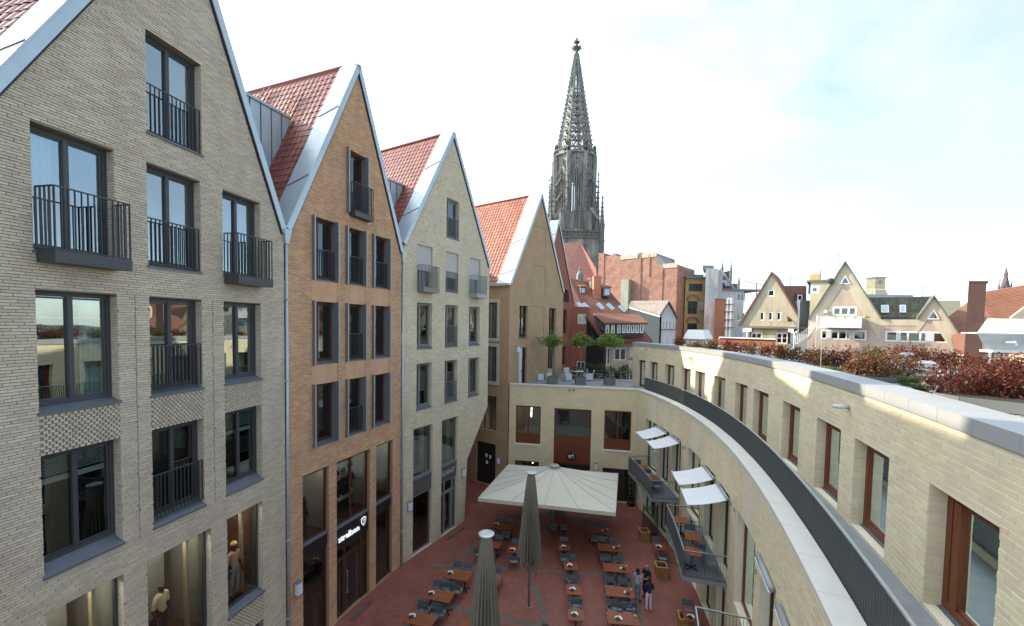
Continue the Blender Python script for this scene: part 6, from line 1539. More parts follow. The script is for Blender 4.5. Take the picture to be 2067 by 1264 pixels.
# white awning canopy at the right edge
t = thing('roof_canopy', aty(2030, 700, 17), 'big white folded canopy standing at the right edge beyond the bushes', 'canopy')
ya = 17.0; pr = [aty(2150, 643, ya+1.0), aty(1993, 643, ya+1.0), aty(1972, 672, ya), aty(1990, 706, ya+.6), aty(2150, 706, ya+.6)]
q = [aty(1993, 643, ya+1.0), aty(1972, 672, ya), aty(1990, 706, ya+.4)]
ex = V((6.5, -.4, 0))
M = MB(); M.quad(q[0], q[1], q[1]+ex, q[0]+ex); M.quad(q[0]-V((0,0,.05)), q[1]-V((0,0,.05)), q[1]+ex-V((0,0,.05)), q[0]+ex-V((0,0,.05))); M.build('upper_sheet', M_WHITE, t)
M = MB(); M.quad(q[1], q[2], q[2]+ex, q[1]+ex); M.build('lower_sheet', mat('grey_white_sheet', (.62, .64, .63), .6), t)
M = MB(); M.bar(q[2]-V((0,0,.05)), q[2]+ex-V((0,0,.05)), .5, .10); M.build('base_rail', M_WHITE, t)
M = MB(); c = aty(2030, 692, ya-.1); M.tube([c, c+V((.15, -.2, .02)), c+V((.2, -.2, -.1))], .06, 8); M.build('bracket', M_WHITE, t)
M = MB()
for k in (.6, 5.5): p = q[2]+V((k, .3, 0)); M.bar(p, V((p.x, p.y, RZ)), .12)
M.build('post', M_GREY, t)
MB().bar(aty(1940, 672, 30), q[1], .05).build('cable', M_WHITE, t)
# ------------------------------------------------------------------ café furniture
M_TEAK = mat('oiled_table_timber', (.27, .085, .038), .42, 0, .18, 4, island=.12, spec=.4, stretch=(1, 5, 1))
M_IRON = mat('black_cast_iron', (.02, .02, .022), .5)
M_CHG = mat('grey_blue_chair', (.10, .125, .145), .55, .1, .08, 4)
M_CHL = mat('pale_seat_weave', (.24, .27, .27), .7, 0, .08, 6)
M_WICK = mat('white_wicker', (.66, .69, .72), .7, 0, .06, 9, bump=.3, bscale=60)
def proto_table(w, d, name='cafe_table', h=.74, ped=True):
    t = thing(name, (0, 0, 0), 'x', 'table'); n = max(5, round(d/.115)); g = d/n
    for k in range(n): MB().box((-w/2, -d/2+k*g+.004, h-.028), (w, 0, 0), (0, g-.008, 0), (0, 0, .028)).build('plank', M_TEAK, t)
    M = MB(); M.box((-w/2+.08, -d/2+.05, h-.055), (.05, 0, 0), (0, d-.1, 0), (0, 0, .026)); M.box((w/2-.13, -d/2+.05, h-.055), (.05, 0, 0), (0, d-.1, 0), (0, 0, .026)); M.build('batten', M_IRON, t)
    for x in ((-w*.3, w*.3) if w > 1.0 else (0,)):
        M = MB(); M.tube([(x, 0, .04), (x, 0, h-.056)], .032, 8)
        for a in (.785, 2.356, 3.927, 5.498): M.bar((x, 0, .05), (x+math.cos(a)*.3, math.sin(a)*.3, .02), .05, .035)
        M.build('pedestal', M_IRON, t)
    return t
def proto_chair(name='cafe_chair', arms=True):
    t = thing(name, (0, 0, 0), 'x', 'chair')
    M = MB()
    for k in range(6): M.box((-.23, -.20+k*.072, .43), (.46, 0, 0), (0, .064, 0), (0, 0, .016))
    M.build('seat', M_CHL, t)
    MB().prism([(-.24, -.235, .60), (.24, -.235, .60), (.24, -.285, .88), (-.24, -.285, .88)], (0, .02, 0)).build('backrest', M_CHG, t)
    for sx in (-1, 1):
        MB().tube([(sx*.25, .22, 0), (sx*.24, .20, .44), (sx*.25, .16, .64)], .013, 6).build('leg', M_CHG, t)
        MB().tube([(sx*.25, -.30, 0), (sx*.24, -.22, .44), (sx*.24, -.29, .90)], .013, 6).build('leg', M_CHG, t)
        MB().bar((sx*.255, .17, .645), (sx*.25, -.25, .665), .045, .02).build('armrest', M_CHG, t)
    M = MB(); M.bar((-.24, .20, .425), (.24, .20, .425), .02); M.bar((-.24, -.21, .425), (.24, -.21, .425), .02); M.build('seat_frame', M_CHG, t)
    return t
T2, T1 = proto_table(1.40, .76), proto_table(.74, .72); CH = proto_chair(); uT2, uT1, uCH = [], [], []
M_MENU = mat('dark_menu_cover', (.025, .028, .028), .5); M_PAPER = mat('menu_paper', (.74, .74, .70), .7); M_CUP = mat('white_china', (.8, .8, .78), .25); M_RED = mat('red_saucer', (.25, .03, .02), .4)
def menu(loc, rz, label):
    t = thing('menu_card', loc, label, 'menu', 'menus on the café tables', rz)
    R = Matrix.Rotation(rz, 3, 'Z'); L = V(loc)
    def q(*pts): return [L+R @ V(p) for p in pts]
    M = MB(); M.prism(q((-.20, -.11, .004), (.02, -.11, .004), (.02, .11, .004), (-.20, .11, .004)), (0, 0, .008)); M.build('cover', M_MENU, t)
    M = MB(); M.poly(*q((.022, -.115, .014), (.10, -.10, .06), (.10, .12, .06), (.022, .115, .014))); M.poly(*q((-.20, .112, .013), (.02, .112, .013), (.06, .155, .05), (-.16, .155, .05))); M.build('page', M_PAPER, t)
def cup(loc, label):
    t = thing('coffee_cup', loc, label, 'cup', 'cups on the café tables'); L = V(loc)
    MB().lathe(L, [(.065, .001), (.075, .008)], 12).build('saucer', M_RED, t); M = MB(); M.lathe(L+V((0,0,.009)), [(.028, 0), (.042, .06), (.038, .06), (.02, .01)], 12); M.build('cup', M_CUP, t)
def rot2(x, y, r): return (x*math.cos(r)-y*math.sin(r), x*math.sin(r)+y*math.cos(r))
ORD = ['nearest', 'second', 'third', 'fourth', 'fifth', 'sixth']
def group(tp, used, c, rz, chairs, lab, rowlab, jitter=1):
    place(tp, used, (c[0], c[1], 0), rz, lab[0], 'café tables on the square')
    for i, (cx2, cy2, cr_) in enumerate(chairs):
        x, y = rot2(cx2, cy2, rz); R = random.Random(int(c[0]*100+c[1]*37+i)); side = 'far' if cy2 > 0 else 'near'
        which = '' if len([q for q in chairs if (q[1] > 0) == (cy2 > 0)]) < 2 else (' left' if cx2 < 0 else ' right')
        place(CH, uCH, (c[0]+x+R.uniform(-.07, .07), c[1]+y+R.uniform(-.02, .14)*(1 if cy2 > 0 else -1), 0), rz+cr_+R.uniform(-.22, .22), 'café chair, %s%s seat of the %s' % (side, which, rowlab), 'café chairs on the square')
two = [(0, -.62, 0), (0, .62, math.pi)]
four = [(-.34, -.62, 0), (.34, -.62, 0), (-.34, .62, math.pi), (.34, .62, math.pi)]
for i, (x, y) in enumerate([(3.15, 18.07), (3.31, 19.84), (3.45, 21.86), (3.33, 23.75)]):
    nm = '%s small table of the middle row' % ORD[i]
    group(T1, uT1, (x, y), -.06, two, ['small square timber café table, %s of the middle row' % ORD[i]], nm)
    menu((x-.02, y+.02, .742), .5+.25*i, 'open menu on the %s' % nm)
for i, (x, y) in enumerate([(5.24, 17.9), (5.60, 19.75), (5.93, 21.75), (6.05, 23.78), (5.82, 25.8)]):
    nm = '%s long table of the right row' % ORD[i]
    group(T2, uT2, (x, y), -.10, four, ['long timber café table, %s of the right row' % ORD[i]], nm)
    a, b_ = rot2(-.15 if i == 0 else .3, -.05, -.1); menu((x+a, y+b_, .742), .4 if i == 0 else 2.6, 'open menu on the %s' % nm)
    a, b_ = rot2(.58, .16, -.1); cup((x+a, y+b_, .742), 'white coffee cup on the %s' % nm)
azl = -.24
for i, (x, y) in enumerate([(-3.91, 17.66), (-3.36, 19.24), (-2.68, 20.89), (-1.15, 23.99), (-.45, 26.2)]):
    nm = '%s long table of the left row' % ORD[i]
    group(T2, uT2, (x, y), azl, four, ['long timber café table, %s of the left row beside the houses' % ORD[i]], nm)
    a, b_ = rot2(-.35, .05, azl); menu((x+a, y+b_, .742), .3, 'open menu on the %s' % nm)
group(T1, uT1, (-.75, 20.5), -.3, two, ['small timber table half hidden behind the front folded parasol'], 'small table behind the front folded parasol')
group(T1, uT1, (.35, 23.4), -.15, two, ['small timber table half hidden behind the second folded parasol'], 'small table behind the second folded parasol')
group(T1, uT1, (-1.7, 17.3), -.2, two, ['small timber table left of the front folded parasol at the bottom'], 'small table left of the front folded parasol')
group(T2, uT2, (3.35, 27.35), -.05, four, ['long timber table in the deep shade under the open parasol'], 'long table under the open parasol')
menu((.30, 23.35, .742), .3, 'open menu on the small table behind the second folded parasol')
group(T1, uT1, (9.15, 23.95), -.1, two, ['small timber table under the middle balcony by the wall'], 'small table under the middle balcony')
menu((9.1, 23.95, .742), .4, 'open menu on the small table under the middle balcony')
group(T1, uT1, (8.45, 18.1), -.2, two, ['small timber table at the bottom beneath the nearest balcony'], 'small table beneath the nearest balcony')
menu((8.45, 18.05, .742), .2, 'open menu on the small table beneath the nearest balcony')
# tables and chairs on the balconies
def bal_set(s, o, lab, chairs, zf=3.555):
    p = PL(s, zf, o); n, d = PL.nd(s); rz = math.atan2(d.y, d.x)
    t = place(T1, uT1, p, rz, lab, 'café tables on the balconies')
    for i, (ds, do, r) in enumerate(chairs):
        lab = lab.replace('timber table at the ', 'table at the ').replace('timber table in the ', 'table in the ')
        q = PL(s+ds, zf, o+do); place(CH, uCH, q, rz+r, 'chair %s the %s' % (('on the near side of', 'on the far side of')[i % 2] if abs(ds) > .3 else 'on the wall side of', lab.split(',')[0]), 'café chairs on the balconies')
bal_set(18.3, 1.25, 'timber table at the near corner of the middle balcony', [(-.1, -.75, math.pi)])
bal_set(19.7, .95, 'timber table in the middle of the middle balcony', [(-.65, -.1, -math.pi/2), (.66, -.05, math.pi/2)])
bal_set(21.3, 1.15, 'timber table at the far end of the middle balcony', [(-.1, -.72, math.pi)])
bal_set(27.2, 1.15, 'timber table at the near end of the far balcony', [(-.65, 0, -math.pi/2)])
bal_set(29.3, 1.15, 'timber table at the far end of the far balcony', [(-.65, 0, -math.pi/2), (.66, 0, math.pi/2)])

# ------------------------------------------------------------------ parasols
M_CANV = mat('cream_parasol_cloth', (.62, .585, .49), .85, 0, .05, 1.5)
M_CANT = mat('taupe_parasol_cloth', (.21, .195, .155), .85, 0, .10, 3)
M_SEAMC = mat('grey_parasol_seam', (.34, .37, .38), .7)
t = thing('parasol', (3.0, 26.8, 0), 'huge open cream parasol spread at the back of the square', 'parasol', 'giant parasols')
ZE = 3.3; cs = [atz(*p, ZE) for p in ((965, 1005), (1026.5, 937), (1248, 955.6), (1243, 1035))]
cen = sum(cs, V((0,0,0)))/4; t.location = (cen.x, cen.y, 0); d_ = ray(1119.8, 941); hz = HC+d_.z*(cen.y/d_.y); hub = V((cen.x, cen.y, hz))
edge = []
for i in range(4):
    for k in range(4): edge.append(cs[i]+(cs[(i+1) % 4]-cs[i])*(k/4))
M = MB(); Sm = MB(); NS = 5
for i in range(16):
    a, b_ = edge[i], edge[(i+1) % 16]
    for j in range(NS):
        f0, f1 = j/NS, (j+1)/NS
        def pt(e, f): return hub.lerp(e, f)-V((0, 0, .10*math.sin(math.pi*f)))
        M.quad(pt(a, f0), pt(b_, f0), pt(b_, f1), pt(a, f1))
    for j in range(NS): Sm.bar(pt(a, j/NS)+V((0,0,.012)), pt(a, (j+1)/NS)+V((0,0,.012)), .02, .012)
can = M.build('canopy', M_CANV, t); Sm.build('seam', M_SEAMC, can)
M = MB()
for i in range(4):
    a, b_ = cs[i], cs[(i+1) % 4]; M.quad(a, b_, b_-V((0,0,.22)), a-V((0,0,.22)))
M.build('valance', M_CANV, can)
MB().tube([(hub.x, hub.y, 0), (hub.x, hub.y, hub.z)], .07, 10).build('pole', M_GREY, t, smooth=True)
MB().lathe(hub+V((0,0,.0)), [(.30, 0), (.32, .05), (.28, .08)], 18).build('cap', M_LGREY, t)
M = MB()
for i in range(16): M.bar(V((hub.x, hub.y, hub.z-1.2)), hub.lerp(edge[i], .55)-V((0,0,.16)), .03)
M.build('struts', M_GREY, t)
def closed_parasol(x, y, ztop, zhem, lab, seed, rmax=.62, zin=None):
    t = thing('parasol', (x, y, 0), lab, 'parasol', 'giant parasols'); R = random.Random(seed); c = V((x, y, 0))
    MB().tube([c, c+V((0,0,ztop))], .06, 10).build('pole', M_GREY, t, smooth=True)
    n = 20; M = MB(); lev = 22; pts = []
    off = [R.uniform(-.12, .25) for _ in range(n)]; hemz = [zhem+R.uniform(-.15, .35) for _ in range(n)]
    for k in range(n*4):
        a = 2*math.pi*k/(n*4); f = k//4; ph = k % 4; row = []
        zz = hemz[f] if ph < 3 else (hemz[f]+hemz[(f+1) % n])/2+.15
        for j in range(lev+1):
            u = j/lev; z = ztop-.08-(ztop-.08-zz)*u; rr = .17+(rmax-.17)*u**.85; fold = (1.0, .93, .62, .70)[ph]
            depth_ = 1-(1-fold)*min(1, u*1.6+.12); row.append(c+V((math.cos(a)*rr*depth_, math.sin(a)*rr*depth_, z)))
        pts.append(row)
    for k in range(n*4):
        p, q = pts[k], pts[(k+1) % (n*4)]
        for j in range(lev): M.quad(p[j], q[j], q[j+1], p[j+1])
    M.build('folded_canopy', M_CANT, t, smooth=True)
    M = MB()
    for k in range(9):       # longer inner corners hanging below the folds
        a = R.uniform(0, 6.283); r0 = rmax*R.uniform(.35, .72); p = c+V((math.cos(a)*r0, math.sin(a)*r0, 0)); w = V((-math.sin(a), math.cos(a), 0))*.12
        zb = zhem-R.uniform(.25, .85); M.poly(p-w+V((0,0,zhem+.5)), p+w+V((0,0,zhem+.5)), p+w*.6+V((0,0,zb+.2)), p-w*.1+V((0,0,zb)))
    M.build('hanging_corners', M_CANT, t)
    M = MB(); M.lathe(c+V((0,0,ztop-.06)), [(.19, 0), (.27, .03), (.27, .07), (.20, .09), (.19, .075)], 20); M.build('cap', mat('pale_parasol_cap', (.55, .58, .58), .35, .3), t, smooth=False)
    M = MB(); M.lathe(c, [(.16, .004), (.16, .03), (.08, .05)], 14); M.build('foot', M_GREY, t)
closed_parasol(1.05, 19.55, 6.80, 2.35, 'folded taupe parasol standing in the middle of the square', 3)
q = atz(982, 1079, 6.82); closed_parasol(q.x, q.y, 6.85, 2.4, 'folded taupe parasol nearest the camera, cut by the lower edge', 5)

# ------------------------------------------------------------------ planters by the wall
M_PBOX = mat('yellow_oiled_planter_wood', (.30, .16, .05), .6, 0, .2, 5, stretch=(1, 1, 4)); LEAF_D = leaf_mat('dark_green_leaves', [(.012, .03, .01), (.025, .055, .018), (.05, .085, .03)])
def wood_planter(s, o, lab, plant=False, sz=.6, h=.62):
    p = PL(s, 0, o); n, d = PL.nd(s); t = thing('wooden_planter', p, lab, 'planter', 'wooden planters along the curved wall')
    c = p-d*sz/2-n*sz/2
    for e, f in ((V((0,0,0)), 0), (d*sz, 1)): pass
    for k, (o0, u, v) in enumerate(((c, d*sz, n*.03), (c+n*(sz-.03), d*sz, n*.03), (c+n*.03, d*.03, n*(sz-.06)), (c+n*.03+d*(sz-.03), d*.03, n*(sz-.06)))):
        MB().box(o0, u, v, V((0,0,h))).build('side_board', M_PBOX, t)
    M = MB(); e = .07
    for o0, u, v in ((c-d*.02-n*.02, d*(sz+.04), n*e), (c-d*.02+n*(sz+.02-e), d*(sz+.04), n*e), (c-d*.02+n*(e-.02), d*e, n*(sz+.04-2*e)), (c+d*(sz+.02-e)+n*(e-.02), d*e, n*(sz+.04-2*e))): M.box(o0+V((0,0,h+.002)), u, v, V((0,0,.05)))
    M.build('rim', mat('pale_planter_rim', (.42, .26, .09), .6), t)
    MB().quad(*[c+d*a+n*b_+V((0,0,h-.12)) for a, b_ in ((.03, .03), (sz-.03, .03), (sz-.03, sz-.03), (.03, sz-.03))]).build('soil', MATS['dark_soil'], t)
wood_planter(27.6, 1.5, 'empty wooden planter box beneath the far balcony'); wood_planter(23.55, 1.55, 'empty wooden planter box between the far and middle balconies'); wood_planter(19.4, 1.2, 'wooden planter box at the foot of the middle balcony')
def laurel(p, h, r, lab, n=1400, seed=1):
    R = random.Random(seed); t = thing('potted_laurel', p, lab, 'potted shrub', 'potted shrubs'); p = V(p)
    MB().lathe(p, [(.26, 0), (.32, .5), (.29, .5), (.25, .42)], 14).build('pot', M_BLACK, t, smooth=True); MB().tube([p+V((0,0,.4)), p+V((0,0,h*.8))], .025, 6).build('stem', M_TWIG, t); L = MB()
    for _ in range(n):
        z = R.random(); a = R.uniform(0, 6.283); rr = r*math.sqrt(R.random())*(1-.3*abs(z-.45)); c = p+V((math.cos(a)*rr, math.sin(a)*rr, .5+(h-.5)*z)); s = .05
        d1 = V((R.gauss(0, 1), R.gauss(0, 1), R.gauss(0, 1))).normalized(); d2 = d1.cross(V((R.gauss(0, 1), R.gauss(0, 1), R.gauss(0, 1)))).normalized(); L.poly(c-d1*s, c+d2*s*.5, c+d1*s, c-d2*s*.5)
    L.build('foliage', LEAF_D, t)
laurel(atz(1273, 1020, 0), 2.3, .42, 'tall potted laurel beside the right-hand door under the far balcony')
t = thing('menu_board', PL(26.9, 0, .9), 'wood-framed standing menu board beneath the far balcony', 'menu board'); p = PL(27.9, 0, 1.0); n_, d__ = PL.nd(27.9)
for a in (-.5, .45): MB().box(p+n_*a, n_*.05, d__*.05, V((0,0,2.2))).build('post', M_DWOOD, t)
MB().box(p-n_*.45+V((0,0,.3)), n_*.9, d__*.03, V((0,0,1.8))).build('pane', G_STD, t); MB().box(p-n_*.5+V((0,0,.05)), n_*1.0, d__*.06, V((0,0,.25))).build('bottom_board', M_DWOOD, t)
for (P, s0, s1, lab) in ((P2, 2.95, 4.25, 'dark drain grating in front of the orange house door'), (P3, 3.6, 5.3, 'dark drain grating in front of the cream house door')):
    t = thing('drain_grating', P(s0, 0, .5), lab, 'grating', 'drain gratings'); M = MB(); bx(M, P, s0, s1, .005, .012, .45, .62); M.build('frame', M_BLACK, t)
    for k in range(12): M = MB(); a = s0+.05+(s1-s0-.1)*k/12; bx(M, P, a, a+.05, .0125, .016, .47, .60); M.build('bar', M_GREY, t)

# ------------------------------------------------------------------ the roof terrace
WCp = thing('wicker_chair', (0, 0, 0), 'x', 'chair')
MB().box((-.24, -.24, .40), (.48, 0, 0), (0, .5, 0), (0, 0, .06)).build('seat', M_WICK, WCp)
for sx in (-1, 1): MB().box((sx*.28-.03, -.26, .06), (.06, 0, 0), (0, .54, 0), (0, 0, .58)).build('side', M_WICK, WCp)
MB().prism([(-.30, -.24, .05), (.30, -.24, .05), (.30, -.36, .92), (.22, -.375, .97), (-.22, -.375, .97), (-.30, -.36, .92)], (0, -.05, 0)).build('backrest', M_WICK, WCp)
MB().box((-.24, .22, .06), (.48, 0, 0), (0, .04, 0), (0, 0, .34)).build('front', M_WICK, WCp)
for sx in (-1, 1):
    for sy in (-.26, .24): MB().box((sx*.27-.02, sy, 0), (.04, 0, 0), (0, .04, 0), (0, 0, .07)).build('leg', M_WICK, WCp)
uW = []
for x, y, r, lab in ((1089, 768, -1.2, 'white wicker chair at the left end of the terrace'), (1097, 764, -2.6, 'white wicker chair behind the leftmost one'), (1104, 765, 2.2, 'white wicker chair turned to the left planter'), (1146, 768, -1.3, 'white wicker chair left of the white terrace table'), (1147, 763, -2.8, 'white wicker chair behind the white table at its left'), (1180, 763, 2.9, 'white wicker chair behind the white table at its right'), (1190, 768, 1.3, 'white wicker chair at the right end of the white terrace table')):
    p = atz(x, y, TZ); place(WCp, uW, (p.x, p.y, TZ), r, lab, 'white wicker chairs on the terrace')
p = atz(1165, 764, TZ); t = thing('terrace_table', p, 'white round table among wicker chairs on the roof terrace', 'table'); MB().lathe(p, [(.62, .70), (.62, .73)], 24).build('table_top', M_WHITE, t); M = MB(); M.tube([p+V((0,0,.0)), p+V((0,0,.7))], .05, 8); M.lathe(p, [(.3, 0), (.3, .03)], 14); M.build('pedestal', M_WHITE, t)
M_SLAT = mat('grey_slat_planter', (.17, .17, .165), .7, 0, .12, 4); LEAF_T = leaf_mat('fresh_green_tree_leaves', [(.06, .13, .025), (.14, .24, .04), (.24, .34, .07), (.34, .42, .12)], trans=.45)
M_BARK = mat('pale_bark', (.24, .21, .16), .9, 0, .2, 10)
for i, (xp, xc, yc, wx, yt, lab) in enumerate(((1115.5, 1114, 690, 29, 673, 'young plane tree in the left terrace planter'), (1172.5, 1172, 688, 26, 672, 'young plane tree in the middle terrace planter'), (1232, 1232, 688, 34, 672, 'young plane tree in the right terrace planter'))):
    p = atz(xp, 776.5-1.0*i*-.8, TZ); p = atz(xp, 775.5+i*1.2, TZ); p.y += .35; w = .86
    t = thing('tree_planter', p, 'grey slatted planter of the %s terrace tree' % ('left', 'middle', 'right')[i], 'planter', 'slatted terrace planters')
    for k in range(8):
        x = -w/2+k*w/8
        for sy in (-w/2, w/2-.03): MB().box(p+V((x+.006, sy, 0)), (w/8-.012, 0, 0), (0, .03, 0), (0, 0, .62)).build('slat', M_SLAT, t)
    for sx in (-w/2, w/2-.03): MB().box(p+V((sx, -w/2+.035, 0)), (.03, 0, 0), (0, w-.07, 0), (0, 0, .62)).build('side', M_SLAT, t)
    MB().box(p+V((-w/2+.03, -w/2+.04, .5)), (w-.06, 0, 0), (0, w-.08, 0), (0, 0, .03)).build('soil', MATS['dark_soil'], t)
    R = random.Random(60+i); tr = thing('young_tree', p+V((0,0,.53)), lab, 'tree', 'young trees on the terrace'); Yt = p.y
    zc0 = aty(xc, 706, Yt).z; zc1 = aty(xc, yt, Yt).z; zf_ = aty(xc, 697, Yt).z; rx = wx*Yt/FPX
    T = MB(); top = V((aty(xc, 695, Yt).x, Yt, zf_)); T.tube([p+V((0,0,.5)), (p+top)/2+V((.03, 0, .3)), top], [.045, .035, .028], 7); br = []
    for k in range(11):
        a = k*6.283/11+R.uniform(-.2, .2); e = top+V((math.cos(a)*rx*R.uniform(.6, .95), math.sin(a)*rx*R.uniform(.6, .95), R.uniform(-.05, .45))); T.tube([top-V((0,0,.1)), (top+e)/2+V((0,0,.12)), e], [.02, .014, .006], 5); br.append(e)
    for k in range(5):
        e = top+V((R.uniform(-.3, .3)*rx, R.uniform(-.3, .3)*rx, (zc1-zf_)*R.uniform(.7, 1.0))); T.tube([top-V((0,0,.1)), e], [.018, .006], 5); br.append(e)
    T.build('trunk', M_BARK, tr); L = MB()
    zr = (zc1-zc0)*.5; cc_ = V((top.x, top.y, (zc0+zc1)/2+.05))
    for _ in range(1500):
        a = R.uniform(0, 6.283); rr_ = R.random()**.45; el = R.gauss(0, .5); lump = .72+.28*math.sin(a*3+i*2)+.2*math.sin(a*5+i*4)
        c = cc_+V((math.cos(a)*rr_*rx*lump, math.sin(a)*rr_*rx*lump, zr*el*(1.05-.6*rr_)+.10*math.sin(a*5)))
        s = R.uniform(.045, .09); d1 = V((R.gauss(0, 1), R.gauss(0, 1), R.gauss(0, .5))).normalized(); d2 = d1.cross(V((R.gauss(0, .5), R.gauss(0, .5), 1))).normalized()
        L.poly(c-d1*s, c-d1*s*.3+d2*s*.7, c+d1*s*.5+d2*s*.45, c+d1*s, c+d1*s*.5-d2*s*.45, c-d1*s*.3-d2*s*.7)
    for e in br:
        for _ in range(40):
            u = R.uniform(.25, 1.05); c = top.lerp(e, u)+V((R.gauss(0, .20), R.gauss(0, .20), R.gauss(0, .15)+.03)); s = R.uniform(.045, .085)
            d1 = V((R.gauss(0, 1), R.gauss(0, 1), R.gauss(0, .55))).normalized(); d2 = d1.cross(V((R.gauss(0, .5), R.gauss(0, .5), 1))).normalized()
            L.poly(c-d1*s, c-d1*s*.3+d2*s*.7, c+d1*s*.5+d2*s*.45, c+d1*s, c+d1*s*.5-d2*s*.45, c-d1*s*.3-d2*s*.7)
    L.build('crown', LEAF_T, tr)
# terrace back railing and hedge
A, B_ = atz(1196, 768, TZ), atz(1278, 772, TZ); PT = Plane(A, math.atan2(B_.x-A.x, B_.y-A.y)); LT = (B_-A).length
t = thing('terrace_railing', A, 'dark railing along the back of the roof terrace in front of the hedge', 'railing'); railing(PT, [(-3.5, 0), (LT, 0)], TZ, TZ+.95, t, M_RAIL, gap=.13, name='bars_and_rail')
def hedge(x0, x1, Y, zt, zb, lab, n, seed):
    R = random.Random(seed); t = thing('shrub', ((x0+x1)/2, Y, zb), lab, 'shrub', 'dark shrubs behind the terrace'); L = MB(); T = MB()
    for k in range(max(4, int((x1-x0)*5))):
        x = R.uniform(x0, x1); T.tube([(x, Y, zb), (x+R.uniform(-.2, .2), Y+R.uniform(-.2, .2), zt)], .015, 4, False)
    for _ in range(n):
        u = R.random(); edge_ = 1-.35*abs(2*u-1)**3; z = zb+(zt-zb)*R.random()**.8*edge_*R.uniform(.9, 1.08); c = V((x0+(x1-x0)*u, Y+R.uniform(-.5, .5), z)); s = R.uniform(.05, .1)
        d1 = V((R.gauss(0, 1), R.gauss(0, 1), R.gauss(0, 1))).normalized(); d2 = d1.cross(V((R.gauss(0, 1), R.gauss(0, 1), R.gauss(0, 1)))).normalized(); L.poly(c-d1*s, c+d2*s*.55, c+d1*s, c-d2*s*.55)
    T.build('stems', M_TWIG, t); L.build('foliage', LEAF_D, t)
Yh = A.y+1.6
for k, (xa, xb, yt) in enumerate(((1150, 1176, 741), (1170, 1204, 733), (1198, 1226, 736), (1220, 1252, 741), (1246, 1276, 737))):
    a, b_ = aty(xa, 740, Yh), aty(xb, 740, Yh); hedge(a.x, b_.x, Yh+.3*(k % 2), aty(xa, yt, Yh).z, 7.6, 'dark green shrub behind the terrace, %s from the left' % ('first', 'second', 'third', 'fourth', 'fifth')[k], 1300, 70+k)
p = aty(1272, 728, Yh-.3); t = thing('flower_pot', p, 'pot of red flowers at the terrace corner by the curved wall', 'flower pot'); M = MB(); M.lathe(p-V((0,0,.25)), [(.14, 0), (.2, .25)], 10); M.build('pot', M_WHITE, t); L = MB(); R = random.Random(2)
for _ in range(160): c = p+V((R.gauss(0, .16), R.gauss(0, .12), .08+R.gauss(0, .07))); L.poly(*[c+V((R.uniform(-.05, .05), R.uniform(-.05, .05), R.uniform(-.05, .05))) for _ in range(3)])
L.build('flowers', leaf_mat('red_flowers', [(.40, .02, .05), (.5, .05, .08), (.08, .14, .03)]), t)
MB().tube([p-V((0,0,.25)), V((p.x, p.y, TZ-1.2))], .05, 6).build('stand', M_WHITE, t)
# ------------------------------------------------------------------ people and shop-window mannequins
def body_mesh(J, links, regions, scale, mats, name):
    """one continuous skin grown over a skeleton of joints; faces take the cloth of the nearest bone"""
    names = list(J); me = bpy.data.meshes.new('sk'); me.from_pydata([V(J[n][0])*scale for n in names], [(names.index(a), names.index(b)) for a, b, _ in links], [])
    o = bpy.data.objects.new('sk', me); COL.objects.link(o)
    md = o.modifiers.new('s', 'SKIN'); md.use_smooth_shade = True; md.branch_smoothing = .4
    sv = me.skin_vertices[0].data
    for i, n in enumerate(names):
        r = J[n][1]; r = r if isinstance(r, tuple) else (r, r); sv[i].radius = (r[0]*scale, r[1]*scale); sv[i].use_root = (n == 'pelvis')
    sb = o.modifiers.new('b', 'SUBSURF'); sb.levels = 2; sb.render_levels = 2
    dg = bpy.context.evaluated_depsgraph_get(); nm = bpy.data.meshes.new_from_object(o.evaluated_get(dg)); bpy.data.objects.remove(o); bpy.data.meshes.remove(me)
    nm.name = name; nm.materials.clear()
    for m_ in mats: nm.materials.append(m_)
    segs = [(V(J[a][0])*scale, V(J[b][0])*scale, r) for a, b, r in links]
    for p in nm.polygons:
        c = p.center; best, bi = 1e9, 0
        for a, b, r in segs:
            d = b-a; t_ = max(0, min(1, (c-a).dot(d)/max(1e-9, d.length_squared))); e = (c-(a+d*t_)).length
            if e < best: best, bi = e, r
        p.material_index = bi; p.use_smooth = True
    return nm
SKIN = mat('skin', (.42, .24, .16), .55, 0, .05, 8); SKIND = mat('dark_mannequin_skin', (.055, .04, .032), .5, 0, .05, 8)
